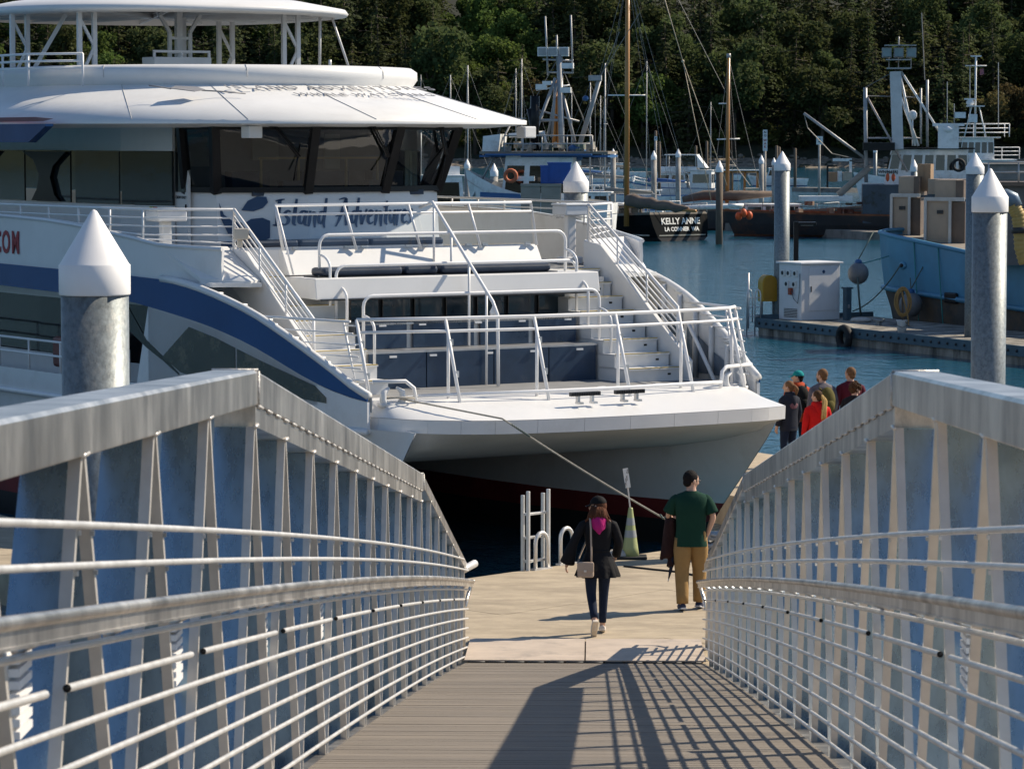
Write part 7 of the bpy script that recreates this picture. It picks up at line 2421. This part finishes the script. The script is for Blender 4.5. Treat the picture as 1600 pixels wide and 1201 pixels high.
for i in range(46):
    a = rad(200 + 140 * i / 45) + head_y if False else rad(188 + 164 * i / 45)
    c = w['P']['neckt'] + Vector((math.cos(a) * .072, math.sin(a) * .075 - .01, .08)) * k
    q = c + Vector((math.cos(a) * .04 + random.uniform(-.015, .015), math.sin(a) * .035, -.11)) * k
    e = q + Vector((math.cos(a) * .04 + random.uniform(-.03, .03), random.uniform(-.02, .01), -random.uniform(.0, .07) - (.05 if abs(math.cos(a)) > .6 else 0))) * k
    mb.tube([c, q, e], .012, 5, radii=[.017 * k, .014 * k, .003 * k])
mb.build('hair', HAIRS['auburn'], w['root'])
cap_(w, BLKCAP)
shoes(w, cloth('sneaker_white', (.62, .56, .50), .7), mat('sole_cream', (.6, .52, .42), .7))
mb = MB()
for s in (-1, 1): mb.ball(hc + HR @ Vector((s * .034, .098, .012)) * k, (.026 * k, .008 * k, .018 * k), 8, 5, R=HR)
mb.tube([hc + HR @ Vector((-.078, 0, .012)) * k, hc + HR @ Vector((-.06, .09, .015)) * k, hc + HR @ Vector((.06, .09, .015)) * k, hc + HR @ Vector((.078, 0, .012)) * k], .004, 5)
mb.build('sunglasses', BLACKP, w['root'])
# shoulder bag
BAG = mat('taupe_leather', (.36, .28, .22), .55, 0, .1, 5, .1, 30)
bagp = Vector(wpos)
bgt = thing('shoulder_bag', wpos, 'small taupe shoulder bag with long strap at the left hip of the woman in black', 'bag', rad(6))
mb = MB(); mb.box((-.165, -.20, .80), (.19, .075, .18), rz=-.25); mb.build('pouch', BAG, bgt, bevel=.02)
mb = MB(); mb.box((-.172, -.240, .835), (.196, .02, .11), rz=-.25); mb.build('flap', BAG, bgt, bevel=.008)
mb = MB(); mb.box((-.176, -.256, .79), (.03, .008, .025), rz=-.25); mb.build('clasp', ALU, bgt)
mb = MB(); st_ = [(-.10, -.215, .86), (-.098, -.19, 1.0), (-.098, -.155, 1.15), (-.10, -.15, 1.28), (-.105, -.12, 1.37), (-.105, -.03, 1.415), (-.09, .09, 1.33), (-.12, .15, 1.1), (-.2, .14, .92), (-.25, -.1, .86)]
mb.tube(st_, .011, 6, flat=.5); mb.build('strap', BAG, bgt)

# --- man in green shirt
mpos = atz(1079, 953, 0)
GREEN = cloth('green_tshirt', (.010, .042, .028), .9, .1, .5, 8)
KHAKI = cloth('khaki_cloth', (.30, .185, .075), .9, .12, .6, 7)
m1 = person(mpos, rad(2), 'man in dark green t-shirt and khaki trousers with one hand in his pocket', 1.76, head_yaw=rad(-58), build=1.05, nod=.2,
            J=dict(elL=(-.28, .06, 1.17), wrL=(-.19, .24, 1.06), elR=(.275, -.03, 1.16), wrR=(.205, .02, .95), anL=(-.105, -.10, .085), toeL=(-.125, .06, .035), anR=(.11, .10, .085), toeR=(.16, .25, .035), knR=(.115, .1, .51), knL=(-.11, .0, .5)))
top_garment(m1, GREEN, 'tshirt', 'short', .80, 1.14, 1.06, 1.485)
trousers(m1, KHAKI, 1.34, .03)
shoes(m1, cloth('sneaker_navy', (.03, .04, .08), .6), mat('sole_grey', (.45, .45, .46), .7))
mb = MB()
for s in 'LR': mb.ball(m1['P']['an' + s] + Vector((0, .03, .012)), (.045, .05, .02), 10, 4)
build_each(mb, 'orange_sock', mat('orange_cloth', (.6, .12, .03), .8), m1['root'])
short_hair(m1, HAIRS['black'], vol=1.03)
k, hc, HR = m1['k'], m1['hc'], m1['HR']
mb = MB()
for s in (-1, 1):
    c = hc + HR @ Vector((s * .035, .105, .012)) * k
    mb.tube([c + HR @ Vector((.026 * math.cos(a), 0, .02 * math.sin(a))) * k for a in [6.2832 * i / 10 for i in range(11)]], .002, 4)
    mb.tube([c + HR @ Vector((s * .026, 0, .005)) * k, hc + HR @ Vector((s * .08, -.01, .015)) * k], .003, 4)
mb.build('glasses', STEELD, m1['root'])
mb = MB(); mb.box((.155, -.04, .93), (.04, .1, .14)); mb.build('pocket', KHAKI, m1['root'], bevel=.015)
jt = thing('carried_jacket', mpos, 'dark maroon brown jacket hanging over the left arm of the man in green', 'jacket', rad(2))
mb = MB(); mb.smooth = True
rows = []
for i in range(8):
    t = i / 7
    rows.append([Vector((-.235 - .075 * math.cos(a) * (1 + .4 * t) - .04 * t, .13 + .11 * math.sin(a) * (1 - .25 * t) - .04 * t + .015 * math.sin(5 * a + i), 1.14 - .50 * t + .02 * math.sin(3 * a))) for a in [6.2832 * j / 18 for j in range(18)]])
mb.loft(rows, caps=True); mb.build('cloth', cloth('maroon_cloth', (.030, .014, .013), .85, .25, .6, 8), jt)
mb = MB(); limb(mb, [(-.25, .1, .72), (-.23, .06, .62), (-.26, .02, .54)], [.06, .05, .042]); mb.build('sleeve', bpy.data.materials['maroon_cloth'], jt)
um = thing('folded_umbrella', mpos, 'dark folded umbrella hanging below the jacket of the man in green', 'umbrella', rad(2))
mb = MB(); mb.tube([(-.22, .04, .66), (-.25, 0, .50), (-.275, -.03, .40)], .02, 7, radii=[.026, .022, .008]); mb.build('canopy', cloth('umbrella_navy', (.02, .025, .04)), um)
mb = MB(); mb.tube([(-.275, -.03, .40), (-.285, -.04, .36)], .006, 5); mb.build('tip', ALU, um)

# --- passengers waiting on the boarding float
def pax(px, ytop, D, rz, height, lab, head_yaw, **kw):
    q = at(px, ytop, D)
    return person((q.x, q.y, 0), rz, lab, height, head_yaw=head_yaw, **kw)
def fit_D(ytop, height):
    # distance at which a standing head reaches that picture height
    return F_PX * (CAM.z - height) / (ytop - HORIZON)
NAVYH = cloth('navy_hoodie', (.020, .024, .036))
p1 = pax(1233, 592, fit_D(592, 1.64), rad(40), 1.64, 'woman with brown ponytail in navy hoodie with a round back print beside the bow', rad(25))
top_garment(p1, NAVYH, 'hoodie', 'long', .80, 1.12); trousers(p1, NAVYLEG); shoes(p1, BLACKR, BLACKR); short_hair(p1, HAIRS['sandy']); hood(p1, NAVYH)
mb = MB(); limb(mb, [p1['hc'] + p1['HR'] @ Vector((0, -.09, .03)), p1['hc'] + p1['HR'] @ Vector((0, -.15, -.03)), p1['hc'] + p1['HR'] @ Vector((.0, -.14, -.14))], [.03, .042, .012]); mb.build('ponytail', HAIRS['sandy'], p1['root'])
mb = MB(); mb.ball((0, -.125, 1.2), (.10, .02, .075), 12, 4); mb.build('round_print', mat('print_red', (.16, .07, .09), .9, 0, .6, 25), p1['root'])
p2 = pax(1247, 576, fit_D(576, 1.74), rad(15), 1.74, 'person in teal cap and orange red jacket with a dark backpack', rad(60))
ORJ = cloth('orange_red_jacket', (.38, .060, .022))
top_garment(p2, ORJ, 'jacket', 'long', .82, 1.15); trousers(p2, NAVYLEG); shoes(p2, BLACKR, BLACKR); short_hair(p2, HAIRS['black'], vol=.98); cap_(p2, cloth('teal_cap', (.01, .24, .25))); hood(p2, ORJ)
def backpack(p, loc, rz, m, lab, z=1.22):
    t = thing('backpack', loc, lab, 'backpack', rz)
    mb = MB(); mb.smooth = False; mb.ball((0, -.21, z), (.15, .11, .25), 14, 9); mb.build('pack', m, t)
    mb = MB(); mb.ball((0, -.29, z - .08), (.11, .05, .12), 12, 6); mb.build('pocket', m, t)
    for s in (-1, 1):
        mb = MB(); mb.tube([(s * .09, -.15, z + .2), (s * .12, -.06, z + .25), (s * .13, .1, z + .18), (s * .15, .12, z), (s * .16, -.08, z - .18)], .022, 6, flat=.5); mb.build('strap', m, t)
    return t
backpack(p2, p2['root'].location, p2['root'].rotation_euler.z, cloth('pack_black', (.014, .016, .017)), 'black backpack on the person with the teal cap')
p3 = pax(1285, 573, fit_D(573, 1.80), rad(22), 1.80, 'bearded man with brown hair and grey plaid shirt carrying an olive backpack', rad(28))
top_garment(p3, cloth('plaid_grey', (.14, .13, .15), .9, .5), 'shirt', 'long', .82, 1.1); trousers(p3, NAVYLEG); shoes(p3, BLACKR, BLACKR); short_hair(p3, HAIRS['sandy'])
mb = MB(); mb.ball(p3['hc'] + p3['HR'] @ Vector((0, .055, -.07)), (.06, .055, .055), 10, 6, R=p3['HR']); mb.build('beard', HAIRS['sandy'], p3['root'])
backpack(p3, p3['root'].location, p3['root'].rotation_euler.z, cloth('pack_olive', (.11, .095, .03)), 'olive green backpack on the bearded man')
p4 = pax(1277, 607, fit_D(607, 1.60), rad(18), 1.60, 'blond woman with long ponytail in a bright red hooded sweatshirt', rad(35))
RED = cloth('red_fleece', (.50, .012, .012))
top_garment(p4, RED, 'sweatshirt', 'long', .80, 1.15); trousers(p4, NAVYLEG); shoes(p4, BLACKR, BLACKR); short_hair(p4, HAIRS['brown']); hood(p4, RED)
mb = MB()
random.seed(8)
for i in range(16):
    o = Vector((random.uniform(-.02, .03), random.uniform(-.02, .02), 0))
    limb(mb, [p4['hc'] + p4['HR'] @ Vector((0, -.085, .03)) + o * .5, p4['hc'] + p4['HR'] @ Vector((0.02, -.14, -.06)) + o, p4['hc'] + Vector((.05, -.15, -.23)) + o * 1.4, p4['hc'] + Vector((.05, -.15, -.34 - random.uniform(0, .06))) + o * 1.6], [.016, .022, .018, .004], 6)
mb.build('ponytail', HAIRS['blond'], p4['root'])
p5 = pax(1329, 570, fit_D(570, 1.82), rad(10), 1.82, 'tall man with cropped brown hair in a maroon jacket nearest the gangway corner', rad(30))
top_garment(p5, cloth('maroon_jacket', (.10, .014, .025)), 'jacket', 'long', .82, 1.1); trousers(p5, NAVYLEG); shoes(p5, BLACKR, BLACKR); short_hair(p5, HAIRS['sandy'], vol=.97)
p6 = pax(1336, 594, fit_D(594, 1.66), rad(-30), 1.66, 'person with curly dark brown hair in a black top leaning behind the gangway rail', rad(-35))
top_garment(p6, cloth('black_top', (.014, .014, .017)), 'jumper', 'long', .82, 1.1); trousers(p6, NAVYLEG); shoes(p6, BLACKR, BLACKR); short_hair(p6, HAIRS['brown'], vol=1.1)
mb = MB()
for i in range(40):
    d = Vector((random.gauss(0, 1), random.gauss(-.4, .8), random.gauss(.4, .8))).normalized()
    mb.ball(p6['hc'] + Vector((d.x * .095, d.y * .105, d.z * .11 + .015)), .024, 6, 4)
mb.build('curls', HAIRS['brown'], p6['root'])

# ------------------------------------------------------------------ things on the landing
# boarding ladder
la = atz(841, 889, 0)
lad = thing('dock_ladder', la, 'aluminium dock ladder with tall side rails and three rungs at the landing edge', 'ladder', DOCK_ANG)
for x in (-.20, .20):
    for y in (-.0, .10):
        mb = MB(); mb.bar((x, y, -.9), (x, y, 1.08 if y == 0 else 1.02), .035, .05); mb.build('side_rail', ALU_RAIL, lad, bevel=.006)
for z in (.12, .44, .76, -.2):
    mb = MB(); mb.bar((-.2, .05, z), (.2, .05, z), .06, .035); mb.build('rung', ALU_RAIL, lad, bevel=.006)
for px, lab in ((846, 'left bent pipe grab hoop in front of the dock ladder'), (885, 'right bent pipe grab hoop beside the dock ladder')):
    q = atz(px, 889 if px < 860 else 881, 0)
    t = thing('grab_hoop', q, lab, 'handrail', DOCK_ANG)
    pts = [(-.12, 0, 0), (-.12, 0, .36)] + [(-.12 * math.cos(a), 0, .36 + .14 * math.sin(a)) for a in [math.pi * i / 8 for i in range(1, 8)]] + [(.12, 0, .36), (.12, 0, 0)]
    mb = MB(); mb.tube(pts, .028, 10); mb.build('hoop', ALU_RAIL, t)
    mb = MB(); mb.box((0, 0, .01), (.34, .09, .02)); mb.build('base_plate', ALU_RAIL, t)
# cone with sign stake, sandbag
cq = atz(985, 872, 0)
cn = thing('traffic_cone', cq, 'tall lime green traffic cone with two grey reflective bands', 'cone')
LIME = mat('lime_plastic', (.34, .37, .16), .5, 0, .06, 3); REFL = mat('reflective_band', (.30, .31, .31), .5, .2, .1, 6)
mb = MB(); mb.lathe([(.125, .03), (.105, .16), (.032, .69), (.028, .71), (0.02, .712)], (0, 0, 0), 22); mb.build('cone', LIME, cn)
for z0, z1 in ((.30, .40), (.47, .57)):
    r = lambda z: .125 - (.125 - .032) * (z - .03) / .66 + .001
    mb = MB(); mb.lathe([(r(z0), z0), (r(z1), z1)], (0, 0, 0), 22, caps=False); mb.build('reflective_band', REFL, cn, solid=.002)
mb = MB(); mb.box((0.02, 0, .02), (.42, .34, .04)); mb.build('base', BLACKR, cn, bevel=.015)
sk = thing('sign_stake', (cq.x, cq.y, .66), 'slim stake with a narrow white lettered sign stuck in the green cone', 'sign')
mb = MB(); mb.bar((0, 0, 0), (-.055, 0, .5), .022, .016); mb.build('stake', ALU_RAIL, sk)
mb = MB(); mb.bar((-.035, -.012, .33), (-.075, -.012, .60), .075, .012, up=(0, 1, 0)); sg = mb.build('board', SIGNW, sk)
for i, c in enumerate('NO ENTRY'):
    text_mesh('lettering', c, .042, BLACKP, sg, (-.0385 - .005 * i, -.021, .575 - .032 * i), (1, 0, 0), (0, 0, 1), .001)
sq = atz(983, 868, 0)
mb = MB(); mb.ball((0, 0, .05), (.2, .15, .075), 16, 8)
bm_ = [(x + .02 * mnoise.noise(Vector((x * 9, y * 9, z * 9))), y, max(0.0, z + .018 * mnoise.noise(Vector((x * 14, y * 14, 3))))) for x, y, z in mb.v]; mb.v = bm_
o = mb.build('sandbag', mat('sandbag_cloth', (.40, .37, .33), .95, 0, .2, 8, .6, 40)); o.location = (sq.x - .14, sq.y - .25, .003)
tag(o, 'pale grey sandbag slumped against the foot of the green cone', 'sandbag')
# mooring line, dock cleat and coil
bol = FO + FU * -2.9 + FV * 0.88 + Vector((0, 0, 2.14))
cl = atz(1117, 868, 0)
ct = thing('mooring_cleat', cl, 'dock cleat wrapped with pale rope just right of the man in green', 'cleat', rad(60))
mb = MB(); mb.tube([(-.25, 0, .16), (-.08, 0, .13), (.08, 0, .13), (.25, 0, .16)], .04, 8); mb.build('horn', GALV, ct)
mb = MB(); mb.box((0, 0, .06), (.2, .1, .12)); mb.build('foot', GALV, ct)
GRYROPE = mat('grey_rope', (.34, .34, .34), .9, 0, .3, 20, .4, 40)
cc_ = thing('rope_coil', cl + Vector((0.02, -.05, 0)), 'heap of pale grey rope coiled over the dock cleat', 'rope')
random.seed(31)
mb = MB()
pts = []
for i in range(160):
    a = i * .42
    pts.append((.17 * math.cos(a) * (1 + .3 * math.sin(i * .13)), .15 * math.sin(a * 1.05) * (1 + .3 * math.cos(i * .17)), .05 + .26 * abs(math.sin(i * .09)) + .03 * random.random()))
mb.tube(pts, .022, 6); mb.build('loops', GRYROPE, cc_)
end = cl + Vector((0, 0, .14))
knot = bol.lerp(end, .80)
ml = thing('mooring_line', bol, 'pale mooring line running from the ferry bow bollard down to the dock cleat', 'rope')
mb = MB()
chock = FO + FU * -2.1 + FV * -0.60 + Vector((0, 0, 1.93))
c1 = [bol.lerp(chock, i / 4) for i in range(4)] + catenary(chock, end, .05, 23)
for d in ((0, 0, 0), (0.0, .006, -.012)):
    mb.tube([p + Vector(d) - bol for p in c1[:24]], .0075, 6)
mb.build('line', ROPE, ml)
mb = MB()
def helix(pts, r, rt, turns, n=150):
    out = []
    for i in range(n + 1):
        t = i / n * (len(pts) - 1); j = min(int(t), len(pts) - 2)
        p = Vector(pts[j]).lerp(Vector(pts[j + 1]), t - j)
        a = turns * 6.2832 * i / n
        out.append(p + Vector((0, math.cos(a), math.sin(a))) * r)
    return out
for ph in (0, .5):
    mb.tube(helix([p - bol for p in c1[5:8]], .009, .012, 9 + ph), .008, 5); mb.tube(helix([p - bol for p in c1[21:27]], .014, .014, 10 + ph), .013, 5)
mb.build('splice', ROPED, ml)
mb = MB(); mb.tube([bol + Vector((-.2, 0, .0)) - bol, Vector((0, -.1, 0.02)), Vector((.2, 0, .0)), Vector((0.2, .12, 0)), Vector((-.2, .12, 0)), Vector((-.2, 0, 0))], .018, 6); mb.build('bollard_loop', ROPE, ml)
# thin black tube standing in for a shadow across the landing
mb = MB(); mb.tube([atz(975, 884, .012), atz(1020, 889, .012), atz(1060, 893, .012), atz(1110, 903, .012)], .014, 6)
tag(mb.build('cable_or_shadow', BLACKR), 'thin dark strip standing for a shadow across the concrete landing behind the man', 'cable_or_shadow')
